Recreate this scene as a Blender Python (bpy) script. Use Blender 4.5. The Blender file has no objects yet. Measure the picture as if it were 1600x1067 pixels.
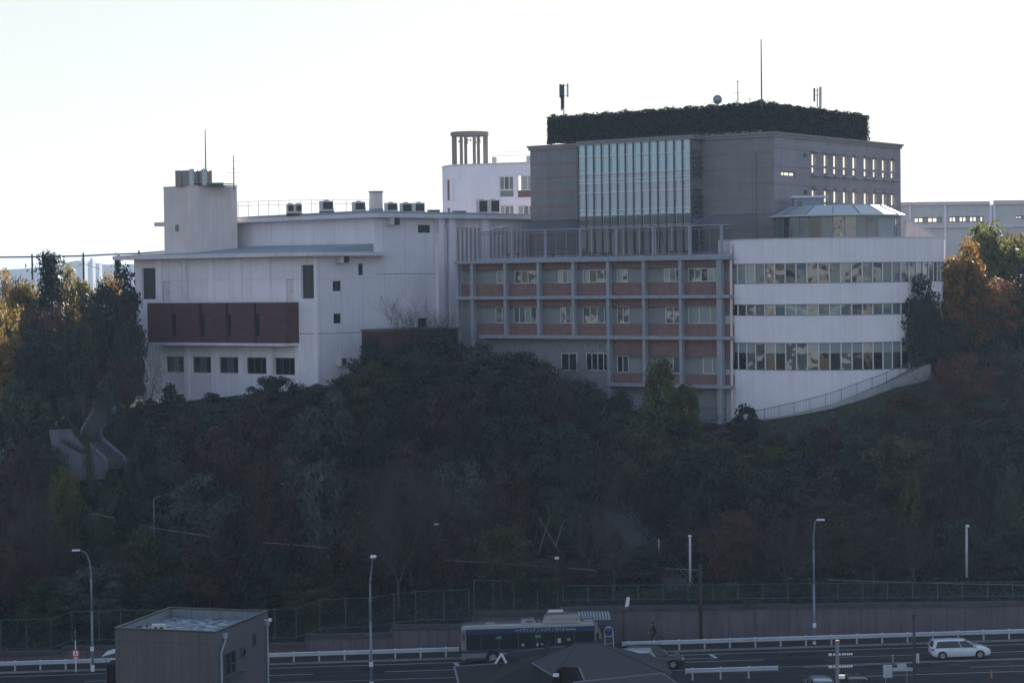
import bpy, math, random
import numpy as np
from mathutils import Vector, Matrix
R = math.radians
rnd = random.Random(7)
sc = bpy.context.scene
col = sc.collection

# ------------------------------------------------------------------ camera
F = 3240.0; CAMZ = 29.6; PITCH = (533.5-438.0)/F; ROLL = 0.012
cam_d = bpy.data.cameras.new('camera'); cam = bpy.data.objects.new('camera', cam_d); col.objects.link(cam)
cam_d.sensor_width = 36; cam_d.lens = F/1600*36; cam_d.clip_start = 1; cam_d.clip_end = 30000
CR = Matrix.Rotation(R(90)-PITCH, 3, 'X') @ Matrix.Rotation(-ROLL, 3, 'Z')
cam.matrix_world = Matrix.Translation((0, 0, CAMZ)) @ CR.to_4x4()
sc.camera = cam
CRi = CR.transposed()

# ------------------------------------------------------------------ sky, sun, exposure
SUN_AZ, SUN_EL = 20.0, 16.0          # degrees right of the view axis, above the horizon: behind the campus
w = bpy.data.worlds.new('World'); sc.world = w; w.use_nodes = True
nt = w.node_tree; nt.nodes.clear()
sky = nt.nodes.new('ShaderNodeTexSky'); sky.sky_type = 'NISHITA'; sky.sun_disc = False
sky.sun_elevation = R(SUN_EL); sky.sun_rotation = R(SUN_AZ)
sky.altitude = 50; sky.air_density = 1.0; sky.dust_density = .35; sky.ozone_density = 1.3
bg = nt.nodes.new('ShaderNodeBackground'); bg.inputs[1].default_value = 0.11
ow = nt.nodes.new('ShaderNodeOutputWorld')
# soft shoulder on the sky's own radiance (bright sky around the low sun stays just below clipping)
dt = nt.nodes.new('ShaderNodeVectorMath'); dt.operation = 'DOT_PRODUCT'; dt.inputs[1].default_value = (.2126*.11/.44, .7152*.11/.44, .0722*.11/.44); nt.links.new(sky.outputs[0], dt.inputs[0])
ad = nt.nodes.new('ShaderNodeMath'); ad.operation = 'ADD'; ad.inputs[1].default_value = 1; nt.links.new(dt.outputs['Value'], ad.inputs[0])
dv = nt.nodes.new('ShaderNodeMath'); dv.operation = 'DIVIDE'; dv.inputs[0].default_value = 1; nt.links.new(ad.outputs[0], dv.inputs[1])
vs_ = nt.nodes.new('ShaderNodeVectorMath'); vs_.operation = 'SCALE'; nt.links.new(sky.outputs[0], vs_.inputs[0]); nt.links.new(dv.outputs[0], vs_.inputs['Scale'])
# bright hazy sky is paler than clear sky
ml = nt.nodes.new('ShaderNodeMath'); ml.operation = 'MULTIPLY'; nt.links.new(dt.outputs['Value'], ml.inputs[0]); nt.links.new(dv.outputs[0], ml.inputs[1])
m2_ = nt.nodes.new('ShaderNodeMath'); m2_.operation = 'MULTIPLY'; m2_.inputs[1].default_value = .95; nt.links.new(ml.outputs[0], m2_.inputs[0])
gr_ = nt.nodes.new('ShaderNodeVectorMath'); gr_.operation = 'SCALE'; gr_.inputs[0].default_value = (1.0*.42/.11, .97*.42/.11, .905*.42/.11); nt.links.new(ml.outputs[0], gr_.inputs['Scale'])
mx_ = nt.nodes.new('ShaderNodeMix'); mx_.data_type = 'RGBA'; mx_.clamp_result = False; nt.links.new(m2_.outputs[0], mx_.inputs[0]); nt.links.new(vs_.outputs[0], mx_.inputs[6]); nt.links.new(gr_.outputs[0], mx_.inputs[7])
nt.links.new(mx_.outputs[2], bg.inputs[0]); nt.links.new(bg.outputs[0], ow.inputs[0])
sd = bpy.data.lights.new('sun', 'SUN'); sd.energy = 3.2; sd.angle = R(0.5); sd.color = (1, .9, .76)
so = bpy.data.objects.new('sun', sd); col.objects.link(so)
sdir = Vector((math.sin(R(SUN_AZ))*math.cos(R(SUN_EL)), math.cos(R(SUN_AZ))*math.cos(R(SUN_EL)), math.sin(R(SUN_EL))))
so.rotation_euler = sdir.to_track_quat('Z', 'Y').to_euler(); so.location = (40, 100, 120)
sc.view_settings.view_transform = 'Standard'; sc.view_settings.look = 'None'
sc.view_settings.gamma = 1; sc.view_settings.exposure = 1.78
sc.cycles.max_bounces = 6; sc.cycles.diffuse_bounces = 3; sc.cycles.glossy_bounces = 3
sc.cycles.transparent_max_bounces = 12; sc.cycles.transmission_bounces = 3; sc.cycles.volume_bounces = 0

# ------------------------------------------------------------------ pixel <-> world (1600 x 1067 photograph)
def ray(px, py):
    return CR @ Vector(((px-800)/F, (533.5-py)/F, -1.0))
def at(px, py, Y):
    d = ray(px, py); t = Y/d.y
    return Vector((d.x*t, Y, CAMZ+d.z*t))
def gp(px, py, z):
    d = ray(px, py); t = (z-CAMZ)/d.z
    return Vector((d.x*t, d.y*t, z))
def proj(p):
    v = CRi @ (Vector(p)-Vector((0, 0, CAMZ)))
    return (800+F*v.x/-v.z, 533.5-F*v.y/-v.z)
def lerp(xs, ys, x):
    return float(np.interp(x, xs, ys))

class Fr:                                       # a vertical facade plane: s along it, d inwards, z up
    def __init__(s, O, u, v=None):
        s.O = Vector((O[0], O[1])); s.u = Vector(u).normalized()
        s.v = Vector(v).normalized() if v else None
        if s.v is None:
            a = Vector((-s.u.y, s.u.x))
            s.v = a if a.y > 0 else -a
    def pt(s, a, d, z):
        p = s.O+s.u*a+s.v*d
        return (p.x, p.y, z)
    def hit(s, px, py, d=0):
        r = ray(px, py); o = s.O+s.v*d
        # o + u*a = r*t
        det = s.u.x*(-r.y)+r.x*s.u.y
        a = (-o.x*(-r.y)-r.x*o.y)/det
        t = (o.y+s.u.y*a)/r.y
        return a, CAMZ+r.z*t
    def rect(s, x0, x1, y0, y1, d=0):
        a0 = s.hit(x0, (y0+y1)/2, d)[0]; a1 = s.hit(x1, (y0+y1)/2, d)[0]
        z1 = s.hit((x0+x1)/2, y0, d)[1]; z0 = s.hit((x0+x1)/2, y1, d)[1]
        return min(a0, a1), max(a0, a1), z0, z1

# ------------------------------------------------------------------ mesh builder
W = {}
def worg(o): return W.get(o.name, Vector((0, 0, 0)))
class MB:
    def __init__(s): s.v = []; s.f = []; s.mi = []; s.m = 0; s.sm = []; s.smooth = False
    def face(s, pts):
        n = len(s.v); s.v += [tuple(p) for p in pts]; s.f.append(tuple(range(n, n+len(pts)))); s.mi.append(s.m); s.sm.append(s.smooth)
    def mesh(s, vs, fs):
        n = len(s.v); s.v += [tuple(p) for p in vs]
        for f in fs: s.f.append(tuple(i+n for i in f)); s.mi.append(s.m); s.sm.append(s.smooth)
    def hexa(s, p):                             # 8 points: 4 bottom ring, 4 top ring
        s.mesh(p, [(3, 2, 1, 0), (4, 5, 6, 7), (0, 1, 5, 4), (1, 2, 6, 5), (2, 3, 7, 6), (3, 0, 4, 7)])
    def box(s, x0, x1, y0, y1, z0, z1):
        s.hexa([(x0, y0, z0), (x1, y0, z0), (x1, y1, z0), (x0, y1, z0), (x0, y0, z1), (x1, y0, z1), (x1, y1, z1), (x0, y1, z1)])
    def fb(s, fr, a0, a1, d0, d1, z0, z1):
        q = [(a0, d0), (a1, d0), (a1, d1), (a0, d1)]
        s.hexa([fr.pt(a, d, z0) for a, d in q]+[fr.pt(a, d, z1) for a, d in q])
    def prism(s, pts, z0, z1, cap=True):
        n = len(pts); zz0 = z0 if hasattr(z0, '__len__') else [z0]*n; zz1 = z1 if hasattr(z1, '__len__') else [z1]*n
        vs = [(p[0], p[1], zz0[i]) for i, p in enumerate(pts)]+[(p[0], p[1], zz1[i]) for i, p in enumerate(pts)]
        fs = [(i, (i+1) % n, n+(i+1) % n, n+i) for i in range(n)]
        if cap: fs += [tuple(range(n, 2*n)), tuple(reversed(range(n)))]
        s.mesh(vs, fs)
    def tube(s, p0, p1, r0, r1=None, n=6, caps=True):
        r1 = r0 if r1 is None else r1
        p0 = Vector(p0); p1 = Vector(p1); d = (p1-p0)
        if d.length < 1e-6: return
        d.normalize(); a = d.orthogonal().normalized(); b = d.cross(a)
        vs = []
        for p, r in ((p0, r0), (p1, r1)):
            for i in range(n):
                t = 2*math.pi*i/n; vs.append(p+a*math.cos(t)*r+b*math.sin(t)*r)
        fs = [(i, (i+1) % n, n+(i+1) % n, n+i) for i in range(n)]
        if caps: fs += [tuple(reversed(range(n))), tuple(range(n, 2*n))]
        s.mesh(vs, fs)
    def path(s, pts, r, n=6):
        rr = r if hasattr(r, '__len__') else [r]*len(pts)
        for i in range(len(pts)-1): s.tube(pts[i], pts[i+1], rr[i], rr[i+1], n)
    def lathe(s, c, prof, n=16, ax='z'):
        vs = []; fs = []
        for (r, h) in prof:
            for i in range(n):
                t = 2*math.pi*i/n
                if ax == 'z': vs.append((c[0]+r*math.cos(t), c[1]+r*math.sin(t), c[2]+h))
                elif ax == 'y': vs.append((c[0]+r*math.cos(t), c[1]+h, c[2]+r*math.sin(t)))
                else: vs.append((c[0]+h, c[1]+r*math.cos(t), c[2]+r*math.sin(t)))
        for k in range(len(prof)-1):
            for i in range(n): fs.append((k*n+i, k*n+(i+1) % n, (k+1)*n+(i+1) % n, (k+1)*n+i))
        fs.append(tuple(reversed(range(n)))); fs.append(tuple(range((len(prof)-1)*n, len(prof)*n)))
        s.mesh(vs, fs)
    def build(s, name, mats, parent=None, bevel=0):
        if not isinstance(mats, (list, tuple)): mats = [mats]
        me = bpy.data.meshes.new(name)
        if not s.v: s.v = [(0, 0, 0)]
        A = np.array(s.v, dtype=float)
        o = Vector(((A[:, 0].min()+A[:, 0].max())/2, (A[:, 1].min()+A[:, 1].max())/2, A[:, 2].min()))
        me.from_pydata([(x-o.x, y-o.y, z-o.z) for x, y, z in s.v], [], s.f)
        for m in mats: me.materials.append(m)
        me.polygons.foreach_set('material_index', s.mi)
        me.polygons.foreach_set('use_smooth', s.sm)
        uv = me.uv_layers.new(name='UVMap'); k = 0; buf = []
        for f in s.f:
            a, b, c = (Vector(s.v[f[i]]) for i in (0, 1, 2)); nn = (b-a).cross(c-a)
            if len(f) > 3: nn = (Vector(s.v[f[2]])-a).cross(Vector(s.v[f[3]])-b)
            if nn.length > 0: nn.normalize()
            if abs(nn.z) < .9:
                t = Vector((-nn.y, nn.x)).normalized()
                if abs(t.x) > abs(t.y): t = t if t.x > 0 else -t
                else: t = t if t.y > 0 else -t
                for i in f: p = s.v[i]; buf += [p[0]*t.x+p[1]*t.y, p[2]]
            else:
                for i in f: p = s.v[i]; buf += [p[0], p[1]]
        uv.data.foreach_set('uv', buf)
        ob = bpy.data.objects.new(name, me); col.objects.link(ob)
        if parent is not None: ob.parent = parent; ob.location = o-worg(parent)
        else: ob.location = o
        W[ob.name] = o
        if bevel:
            bm = ob.modifiers.new('b', 'BEVEL'); bm.width = bevel; bm.segments = 2; bm.limit_method = 'ANGLE'
        return ob

def tag(o, label=None, cat=None, group=None, kind=None):
    if label: o['label'] = label
    if cat: o['category'] = cat
    if group: o['group'] = group
    if kind: o['kind'] = kind
    return o
def thing(name, loc, label, cat, group=None):
    o = bpy.data.objects.new(name, None); o.empty_display_size = .3; col.objects.link(o)
    o.location = loc; W[o.name] = Vector(loc)
    return tag(o, label, cat, group)
def copy_tree(o, parent=None):
    c = o.copy(); col.objects.link(c); W[c.name] = worg(o)
    if parent is not None: c.parent = parent
    for ch in list(o.children): copy_tree(ch, c)
    return c
def dup(root, loc, rz, label, group=None, scale=None):
    c = copy_tree(root); c.location = loc; c.rotation_euler = (0, 0, rz); c['label'] = label
    if group: c['group'] = group
    if scale: c.scale = scale
    return c

# ------------------------------------------------------------------ materials
def newmat(name):
    m = bpy.data.materials.new(name); m.use_nodes = True; n = m.node_tree
    return m, n, n.nodes['Principled BSDF']
def M(name, c, rough=.6, var=.12, scale=1.5, bump=0, bscale=20, metal=0, spec=.5, streak=0, brick=None, stripes=None, coat=0, emit=None):
    m, n, p = newmat(name); N = n.nodes.new; L = n.links.new
    p.inputs['Roughness'].default_value = rough; p.inputs['Metallic'].default_value = metal
    if rough >= .6 and spec == .5: spec = .15
    p.inputs['Specular IOR Level'].default_value = spec; p.inputs['Coat Weight'].default_value = coat
    tc = N('ShaderNodeTexCoord'); gp_ = N('ShaderNodeNewGeometry')
    cur = None
    nz = N('ShaderNodeTexNoise'); nz.inputs['Scale'].default_value = scale; nz.inputs['Detail'].default_value = 5
    L(gp_.outputs['Position'], nz.inputs['Vector'])
    mr = N('ShaderNodeMapRange'); mr.inputs[1].default_value = .3; mr.inputs[2].default_value = .7
    mr.inputs[3].default_value = 1-var; mr.inputs[4].default_value = 1+var; L(nz.outputs[0], mr.inputs[0])
    val = mr.outputs[0]
    if streak:
        mp = N('ShaderNodeMapping'); mp.inputs['Scale'].default_value = (2.2, 2.2, .12); L(gp_.outputs['Position'], mp.inputs[0])
        n2 = N('ShaderNodeTexNoise'); n2.inputs['Scale'].default_value = 1.6; n2.inputs['Detail'].default_value = 6; L(mp.outputs[0], n2.inputs['Vector'])
        m2 = N('ShaderNodeMapRange'); m2.inputs[1].default_value = .4; m2.inputs[2].default_value = .75
        m2.inputs[3].default_value = 1; m2.inputs[4].default_value = 1-streak; L(n2.outputs[0], m2.inputs[0])
        mm = N('ShaderNodeMath'); mm.operation = 'MULTIPLY'; L(val, mm.inputs[0]); L(m2.outputs[0], mm.inputs[1]); val = mm.outputs[0]
    vm = N('ShaderNodeVectorMath'); vm.operation = 'SCALE'; vm.inputs[0].default_value = c[:3]; L(val, vm.inputs['Scale'])
    cur = vm.outputs[0]
    if brick:                                   # (width, height, mortar, mortar colour factor)
        b = N('ShaderNodeTexBrick'); b.offset = brick[4] if len(brick) > 4 else .0
        b.inputs['Scale'].default_value = 1; b.inputs['Brick Width'].default_value = brick[0]; b.inputs['Row Height'].default_value = brick[1]
        b.inputs['Mortar Size'].default_value = brick[2]; b.inputs['Mortar Smooth'].default_value = .2
        L(tc.outputs['UV'], b.inputs['Vector'])
        g = brick[3]
        b.inputs['Color1'].default_value = (1, 1, 1, 1); b.inputs['Color2'].default_value = (.93, .93, .93, 1); b.inputs['Mortar'].default_value = (g, g, g, 1)
        mx = N('ShaderNodeMix'); mx.data_type = 'RGBA'; mx.blend_type = 'MULTIPLY'; mx.inputs[0].default_value = 1
        L(cur, mx.inputs[6]); L(b.outputs[0], mx.inputs[7]); cur = mx.outputs[2]
    if stripes:                                 # (period, width fraction, colour, phase)
        sp = N('ShaderNodeSeparateXYZ'); L(tc.outputs['UV'], sp.inputs[0])
        a = N('ShaderNodeMath'); a.operation = 'MULTIPLY_ADD'; a.inputs[1].default_value = 1/stripes[0]; a.inputs[2].default_value = stripes[3]; L(sp.outputs[1], a.inputs[0])
        fr = N('ShaderNodeMath'); fr.operation = 'FRACT'; L(a.outputs[0], fr.inputs[0])
        lt = N('ShaderNodeMath'); lt.operation = 'LESS_THAN'; lt.inputs[1].default_value = stripes[1]; L(fr.outputs[0], lt.inputs[0])
        mf = N('ShaderNodeMath'); mf.operation = 'MULTIPLY'; mf.inputs[1].default_value = stripes[4] if len(stripes) > 4 else 1; L(lt.outputs[0], mf.inputs[0])
        mx = N('ShaderNodeMix'); mx.data_type = 'RGBA'; L(mf.outputs[0], mx.inputs[0]); L(cur, mx.inputs[6]); mx.inputs[7].default_value = (*stripes[2], 1); cur = mx.outputs[2]
    L(cur, p.inputs['Base Color'])
    if bump:
        nb = N('ShaderNodeTexNoise'); nb.inputs['Scale'].default_value = bscale; L(gp_.outputs['Position'], nb.inputs['Vector'])
        bp = N('ShaderNodeBump'); bp.inputs['Strength'].default_value = bump; bp.inputs['Distance'].default_value = .05; L(nb.outputs[0], bp.inputs['Height']); L(bp.outputs[0], p.inputs['Normal'])
    if emit:
        p.inputs['Emission Color'].default_value = (*emit[:3], 1); p.inputs['Emission Strength'].default_value = emit[3]
    return m
def glass(name, c, wav=.25, rough=.03, spec=.5, coat=.15, wscale=.7, metal=0):
    m, n, p = newmat(name); N = n.nodes.new; L = n.links.new
    p.inputs['Base Color'].default_value = (*c, 1); p.inputs['Roughness'].default_value = rough
    p.inputs['Specular IOR Level'].default_value = spec; p.inputs['Coat Weight'].default_value = coat; p.inputs['Coat Roughness'].default_value = .02
    p.inputs['IOR'].default_value = 1.7; p.inputs['Metallic'].default_value = metal
    gp_ = N('ShaderNodeNewGeometry'); nb = N('ShaderNodeTexNoise'); nb.inputs['Scale'].default_value = wscale; nb.inputs['Detail'].default_value = 1
    L(gp_.outputs['Position'], nb.inputs['Vector'])
    bp = N('ShaderNodeBump'); bp.inputs['Strength'].default_value = wav; bp.inputs['Distance'].default_value = .12
    L(nb.outputs[0], bp.inputs['Height']); L(bp.outputs[0], p.inputs['Normal']); L(bp.outputs[0], p.inputs['Coat Normal'])
    return m
def leafmat(name, c1, c2, trans=.4, c3=None):
    m, n, p = newmat(name); N = n.nodes.new; L = n.links.new
    p.inputs['Roughness'].default_value = .55; p.inputs['Specular IOR Level'].default_value = .25
    g = N('ShaderNodeNewGeometry'); oi = N('ShaderNodeObjectInfo'); tc = N('ShaderNodeTexCoord')
    nz = N('ShaderNodeTexNoise'); nz.inputs['Scale'].default_value = .7; nz.inputs['Detail'].default_value = 2; L(tc.outputs['Object'], nz.inputs['Vector'])
    a = N('ShaderNodeMath'); a.operation = 'MULTIPLY_ADD'; a.inputs[1].default_value = .5; L(g.outputs['Random Per Island'], a.inputs[0])
    b = N('ShaderNodeMath'); b.operation = 'MULTIPLY_ADD'; b.inputs[1].default_value = 1.4; b.inputs[2].default_value = -.45; L(nz.outputs[0], b.inputs[0]); L(b.outputs[0], a.inputs[2])
    r = N('ShaderNodeValToRGB'); L(a.outputs[0], r.inputs[0])
    r.color_ramp.elements[0].color = (*c1, 1); r.color_ramp.elements[0].position = .15
    r.color_ramp.elements[1].color = (*c2, 1); r.color_ramp.elements[1].position = .85
    if c3: e = r.color_ramp.elements.new(1.0); e.color = (*c3, 1)
    hs = N('ShaderNodeHueSaturation'); L(r.outputs[0], hs.inputs['Color'])
    h = N('ShaderNodeMapRange'); h.inputs[3].default_value = .48; h.inputs[4].default_value = .52; L(oi.outputs['Random'], h.inputs[0]); L(h.outputs[0], hs.inputs['Hue'])
    v = N('ShaderNodeMapRange'); v.inputs[3].default_value = 1.25; v.inputs[4].default_value = .75; L(oi.outputs['Random'], v.inputs[0]); L(v.outputs[0], hs.inputs['Value'])
    L(hs.outputs[0], p.inputs['Base Color'])
    t = N('ShaderNodeBsdfTranslucent'); gm = N('ShaderNodeVectorMath'); gm.operation = 'SCALE'; gm.inputs['Scale'].default_value = 2.2
    L(hs.outputs[0], gm.inputs[0]); L(gm.outputs[0], t.inputs['Color'])
    ms = N('ShaderNodeMixShader'); ms.inputs[0].default_value = trans
    L(p.outputs[0], ms.inputs[1]); L(t.outputs[0], ms.inputs[2]); L(ms.outputs[0], n.nodes['Material Output'].inputs['Surface'])
    return m
def netmat(name, c, alpha):
    m, n, p = newmat(name); N = n.nodes.new; L = n.links.new
    p.inputs['Base Color'].default_value = (*c, 1); p.inputs['Roughness'].default_value = .8
    t = N('ShaderNodeBsdfTransparent'); ms = N('ShaderNodeMixShader'); ms.inputs[0].default_value = alpha
    L(t.outputs[0], ms.inputs[1]); L(p.outputs[0], ms.inputs[2]); L(ms.outputs[0], n.nodes['Material Output'].inputs['Surface'])
    return m

WHITE = M('white render', (.84, .80, .88), .8, .04, .5, streak=.06)
WHITEJ = M('white jointed render', (.83, .79, .87), .8, .04, .5, streak=.07, brick=(2.85, 30, .014, .4))
WCONC = M('pale trim concrete', (.70, .64, .69), .8, .08, .8, streak=.14)
CREAM = M('cream tower render', (.74, .64, .65), .8, .05, .6, streak=.13)
FRAMEC = M('grey frame concrete', (.34, .36, .42), .85, .08, 1.2, streak=.2, bump=.1)
CONC = M('weathered concrete', (.24, .24, .26), .9, .18, .6, streak=.3, bump=.3)
CONCD = M('dark damp concrete', (.07, .075, .08), .95, .25, 1.5, bump=.3)
WALLC = M('stained retaining wall concrete', (.150, .122, .150), .9, .12, .4, streak=.35, bump=.2)
TILE = M('grey brown wall tile', (.255, .25, .27), .75, .07, .4, brick=(1.62, .47, .012, .72), stripes=(1.58, .16, (.26, .16, .15), .2, .55), streak=.12)
TILER = M('grey blue wall tile', (.34, .31, .35), .75, .07, .4, brick=(1.62, .47, .012, .7), stripes=(1.88, .07, (.22, .15, .15), .2, .5), streak=.12)
REDT = M('dark red tile', (.115, .048, .056), .6, .14, 2, brick=(.22, .09, .012, .7, .5))
REDL = M('red brown louvre', (.25, .145, .14), .65, .12, 1.5, brick=(1.55, .26, .02, .55))
PALEG = M('pale grey green panel', (.27, .29, .31), .7, .06, 1, streak=.06)
METR = M('blue grey metal roofing', (.23, .29, .36), .45, .06, 1, brick=(.45, 60, .012, .7))
MROOF = M('pavilion sheet roofing', (.42, .45, .50), .3, .04, 1, metal=.5)
STEEL = M('galvanised steel', (.42, .46, .50), .4, .1, 3, metal=.6)
STEELD = M('dark painted steel', (.07, .08, .10), .5, .1, 3)
FRAMEW = M('white window frame', (.70, .71, .72), .5, .04, 3)
FRAMEG = M('grey mullion', (.20, .22, .26), .45, .05, 3, metal=.3)
DLOUV = M('dark louvre', (.025, .027, .033), .5, .1, 2, brick=(.3, 9, .03, .4))
LBOX = M('off white equipment casing', (.60, .58, .55), .6, .08, 2)
GRILL = M('dark fan grille', (.05, .055, .06), .6, .1, 8)
GREENP = M('green painted equipment', (.03, .10, .085), .5, .1, 2)
G_DARK = glass('dark glass', (.012, .015, .02))
G_BLUE = glass('blue curtain backed glass', (.10, .14, .16))
G_PALE = glass('pale blind backed glass', (.27, .32, .33), wav=.15)
G_TEAL = glass('pale teal curtain wall glass', (.42, .62, .70), wav=.04, coat=.25, wscale=.3)
G_LILAC = glass('grey lilac spandrel glass', (.44, .48, .58), wav=.03, coat=.25, wscale=.3)
G_WAVE = glass('wavy reflecting glass', (.06, .075, .085), wav=.8, spec=.9, coat=.7, wscale=.8)
G_CAR = glass('car glass', (.010, .012, .015), wav=.0, spec=.3, coat=0)
FIND = M('dark glazing fin', (.075, .085, .11), .5, .05, 3)
G_GLOWBLIND = M('blind with added daylight glow', (.72, .69, .58), .5, .03, 2, emit=(.95, .88, .68, .28))  # emission stands in for daylight showing through; no lamp behind these windows
BROWN = M('brown annex cladding', (.075, .04, .04), .7, .1, 1, brick=(.9, .3, .015, .6))
BARK = M('bark', (.055, .045, .04), .9, .3, 4, bump=.4)
TWIG = M('pale twigs', (.07, .06, .062), .9, .2, 4)
PAINTW = M('white road paint', (.40, .40, .41), .7, .2, 3)
ASPH = M('asphalt', (.019, .023, .030), .85, .38, .35, bump=.3, bscale=60)
PAVE = M('pavement asphalt', (.03, .03, .034), .9, .2, .7, bump=.3)
RAILW = M('white crash barrier', (.52, .55, .61), .45, .1, 1, metal=.15)
GREENF = M('green fence paint', (.045, .12, .10), .5, .1, 2)
L_DARK = leafmat('dark evergreen leaves', (.004, .012, .011), (.018, .038, .028), .15)
L_GREEN = leafmat('mid green leaves', (.009, .026, .017), (.040, .074, .042), .2)
L_OLIVE = leafmat('olive autumn leaves', (.024, .026, .012), (.105, .096, .036), .25)
L_GOLD = leafmat('golden leaves', (.08, .06, .018), (.20, .14, .034), .5)
L_YGREEN = leafmat('yellow green leaves', (.035, .045, .013), (.14, .14, .032), .42)
L_ORANGE = leafmat('orange maple leaves', (.06, .038, .016), (.30, .15, .04), .38)
L_RUST = leafmat('rusty maple leaves', (.040, .020, .014), (.14, .062, .032), .3)
L_BROWN = leafmat('brown autumn leaves', (.022, .015, .014), (.080, .046, .038), .2)
L_GREY = leafmat('dusty grey green leaves', (.022, .034, .031), (.082, .098, .086), .15)
TWIGP = M('pale bare twigs', (.088, .076, .080), .9, .2, 4)
# ------------------------------------------------------------------ terrain
YW = 166.5
def roadz(x): return .02*x if abs(x) < 70 else math.copysign(1.4, x)
WSEG = [(-400, 97, 1017), (97, 180, 1009), (180, 478, 1006), (478, 612, 990), (612, 740, 976), (740, 875, 955.5), (875, 2100, 943)]
WX = []
for a, b, y in WSEG:
    mid = max(min((a+b)/2, 1300), 40)
    z = at(mid, y + (mid-1300)*-.005 if a == 875 else y, YW).z
    x0 = -150 if a < 0 else at(a, 1000, YW).x; x1 = 150 if b > 1600 else at(b, 1000, YW).x
    WX.append((x0, x1, z))
def wallz(x):
    for a, b, z in WX:
        if x < b: return z
    return WX[-1][2]
EX = [-70, -42, -30, -20, -12, 0, 8, 20, 25, 30, 36, 41, 46, 70]
EZ = [15.5, 16.2, 17.6, 18.7, 18.4, 16.8, 16.0, 15.4, 16.2, 17.2, 19.0, 21.0, 21.8, 22.0]
EY = [222, 216, 214, 211.5, 212, 208, 204.5, 198, 194.2, 193.0, 195.5, 201, 204, 206]
def zedge(x): return lerp(EX, EZ, x)
def yedge(x): return lerp(EX, EY, x)
def nz(x, y): return .35*math.sin(x*.31+1.3)*math.cos(y*.23)+.2*math.sin(x*.83+y*.5)
def hill(x, y):
    if y < YW+.2: return roadz(x)
    wz = lerp([-150, -41, -20, -9, 0, 5, 20, 150], [WX[0][2]-.3, WX[0][2]-.3, WX[2][2]-.3, WX[4][2]-.3, WX[5][2]-.3, WX[6][2]-.3, WX[6][2]-.3, WX[6][2]-.3], x)
    wz = min(wz, wallz(x)-.15) if y < 168 else wz
    ye = yedge(x); ze = zedge(x)
    if y < 177: return wz+.06*(y-YW)
    if y < ye:
        t = (y-177)/(ye-177); s = t*t*(3-2*t)*.55+t*.45
        return wz+.6+(ze-wz-.6)*s+nz(x, y)*min(1, 4*t*(1-t))
    if y < 360: return ze
    return max(-6, ze-(y-360)*.12)
mb = MB(); mb.smooth = True
xs = list(np.arange(-150, 151, 2.0)); ys = [166.75]+list(np.arange(168, 230, 1.5))+[235, 245, 260, 280, 300, 330, 360, 400, 450, 520, 600]
vs = [(x, y, hill(x, y)) for y in ys for x in xs]; nx = len(xs)
fs = [(j*nx+i, j*nx+i+1, (j+1)*nx+i+1, (j+1)*nx+i) for j in range(len(ys)-1) for i in range(nx-1)]
mb.mesh(vs, fs)
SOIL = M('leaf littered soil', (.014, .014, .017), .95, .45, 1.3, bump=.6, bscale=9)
_n = SOIL.node_tree
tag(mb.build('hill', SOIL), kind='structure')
mb = MB(); mb.face([(-6000, -3000, -6.5), (6000, -3000, -6.5), (6000, 12000, -6.5), (-6000, 12000, -6.5)])
tag(mb.build('ground', M('distant ground', (.07, .075, .06), .95, .3, .01)), kind='structure')
mb = MB(); xs2 = [-200, -70, 70, 200]
for a, b in zip(xs2, xs2[1:]):
    mb.hexa([(a, -60, -6.4), (b, -60, -6.4), (b, 141, -6.4), (a, 141, -6.4), (a, -60, roadz(a)-1.2), (b, -60, roadz(b)-1.2), (b, 141, roadz(b)-.2), (a, 141, roadz(a)-.2)])
tag(mb.build('yard_ground', M('yard ground', (.06, .06, .058), .95, .2, .5)), kind='structure')
# grass bank below the round building
mb = MB(); mb.smooth = True
gx = list(np.arange(22, 47, .75))
for i in range(len(gx)-1):
    for j in range(8):
        a, b = gx[i], gx[i+1]
        def q(x, k):
            y = yedge(x)-.2-(8.5*k/8); return (x, y, hill(x, y)+.09)
        mb.face([q(a, j+1), q(b, j+1), q(b, j), q(a, j)])
tag(mb.build('grass_bank', M('dry grass bank', (.045, .052, .038), .95, .35, 2.2, bump=.8, bscale=25)), kind='structure')
# road: verge and pavement behind the barrier, carriageway, markings
def strip(name, y0, y1, z, mat, x0=-200, x1=200, dz=0):
    m = MB(); X = [x for x in (x0, -70, 70, x1) if x0 <= x <= x1]
    for a, b in zip(X, X[1:]):
        m.hexa([(a, y0, roadz(a)+z-.3-dz), (b, y0, roadz(b)+z-.3-dz), (b, y1, roadz(b)+z-.3-dz), (a, y1, roadz(a)+z-.3-dz), (a, y0, roadz(a)+z), (b, y0, roadz(b)+z), (b, y1, roadz(b)+z), (a, y1, roadz(a)+z)])
    return tag(m.build(name, mat), kind='structure')
strip('road', 144.5, 162.2, 0, ASPH)
strip('kerb', 162.2, 162.4, .13, CONC)
strip('pavement', 162.4, 166.6, .11, PAVE)
strip('near_kerb', 144.3, 144.5, .14, CONC)
strip('near_pavement', 141, 144.3, .12, PAVE)
def line(mb, x0, x1, y, wd=.14, y1=None):
    y1 = y if y1 is None else y1
    X = [x0]+[x for x in (-70, 70) if x0 < x < x1]+[x1]
    for a, b in zip(X, X[1:]):
        ya = y+(y1-y)*(a-x0)/(x1-x0); yb = y+(y1-y)*(b-x0)/(x1-x0)
        mb.face([(a, ya-wd/2, roadz(a)+.004), (b, yb-wd/2, roadz(b)+.004), (b, yb+wd/2, roadz(b)+.004), (a, ya+wd/2, roadz(a)+.004)])
mb = MB()
line(mb, -150, 150, 160.9)
for x in np.arange(-148, 150, 11.5):
    if not 1 < x < 9: line(mb, x, x+6, 157.9)
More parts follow.
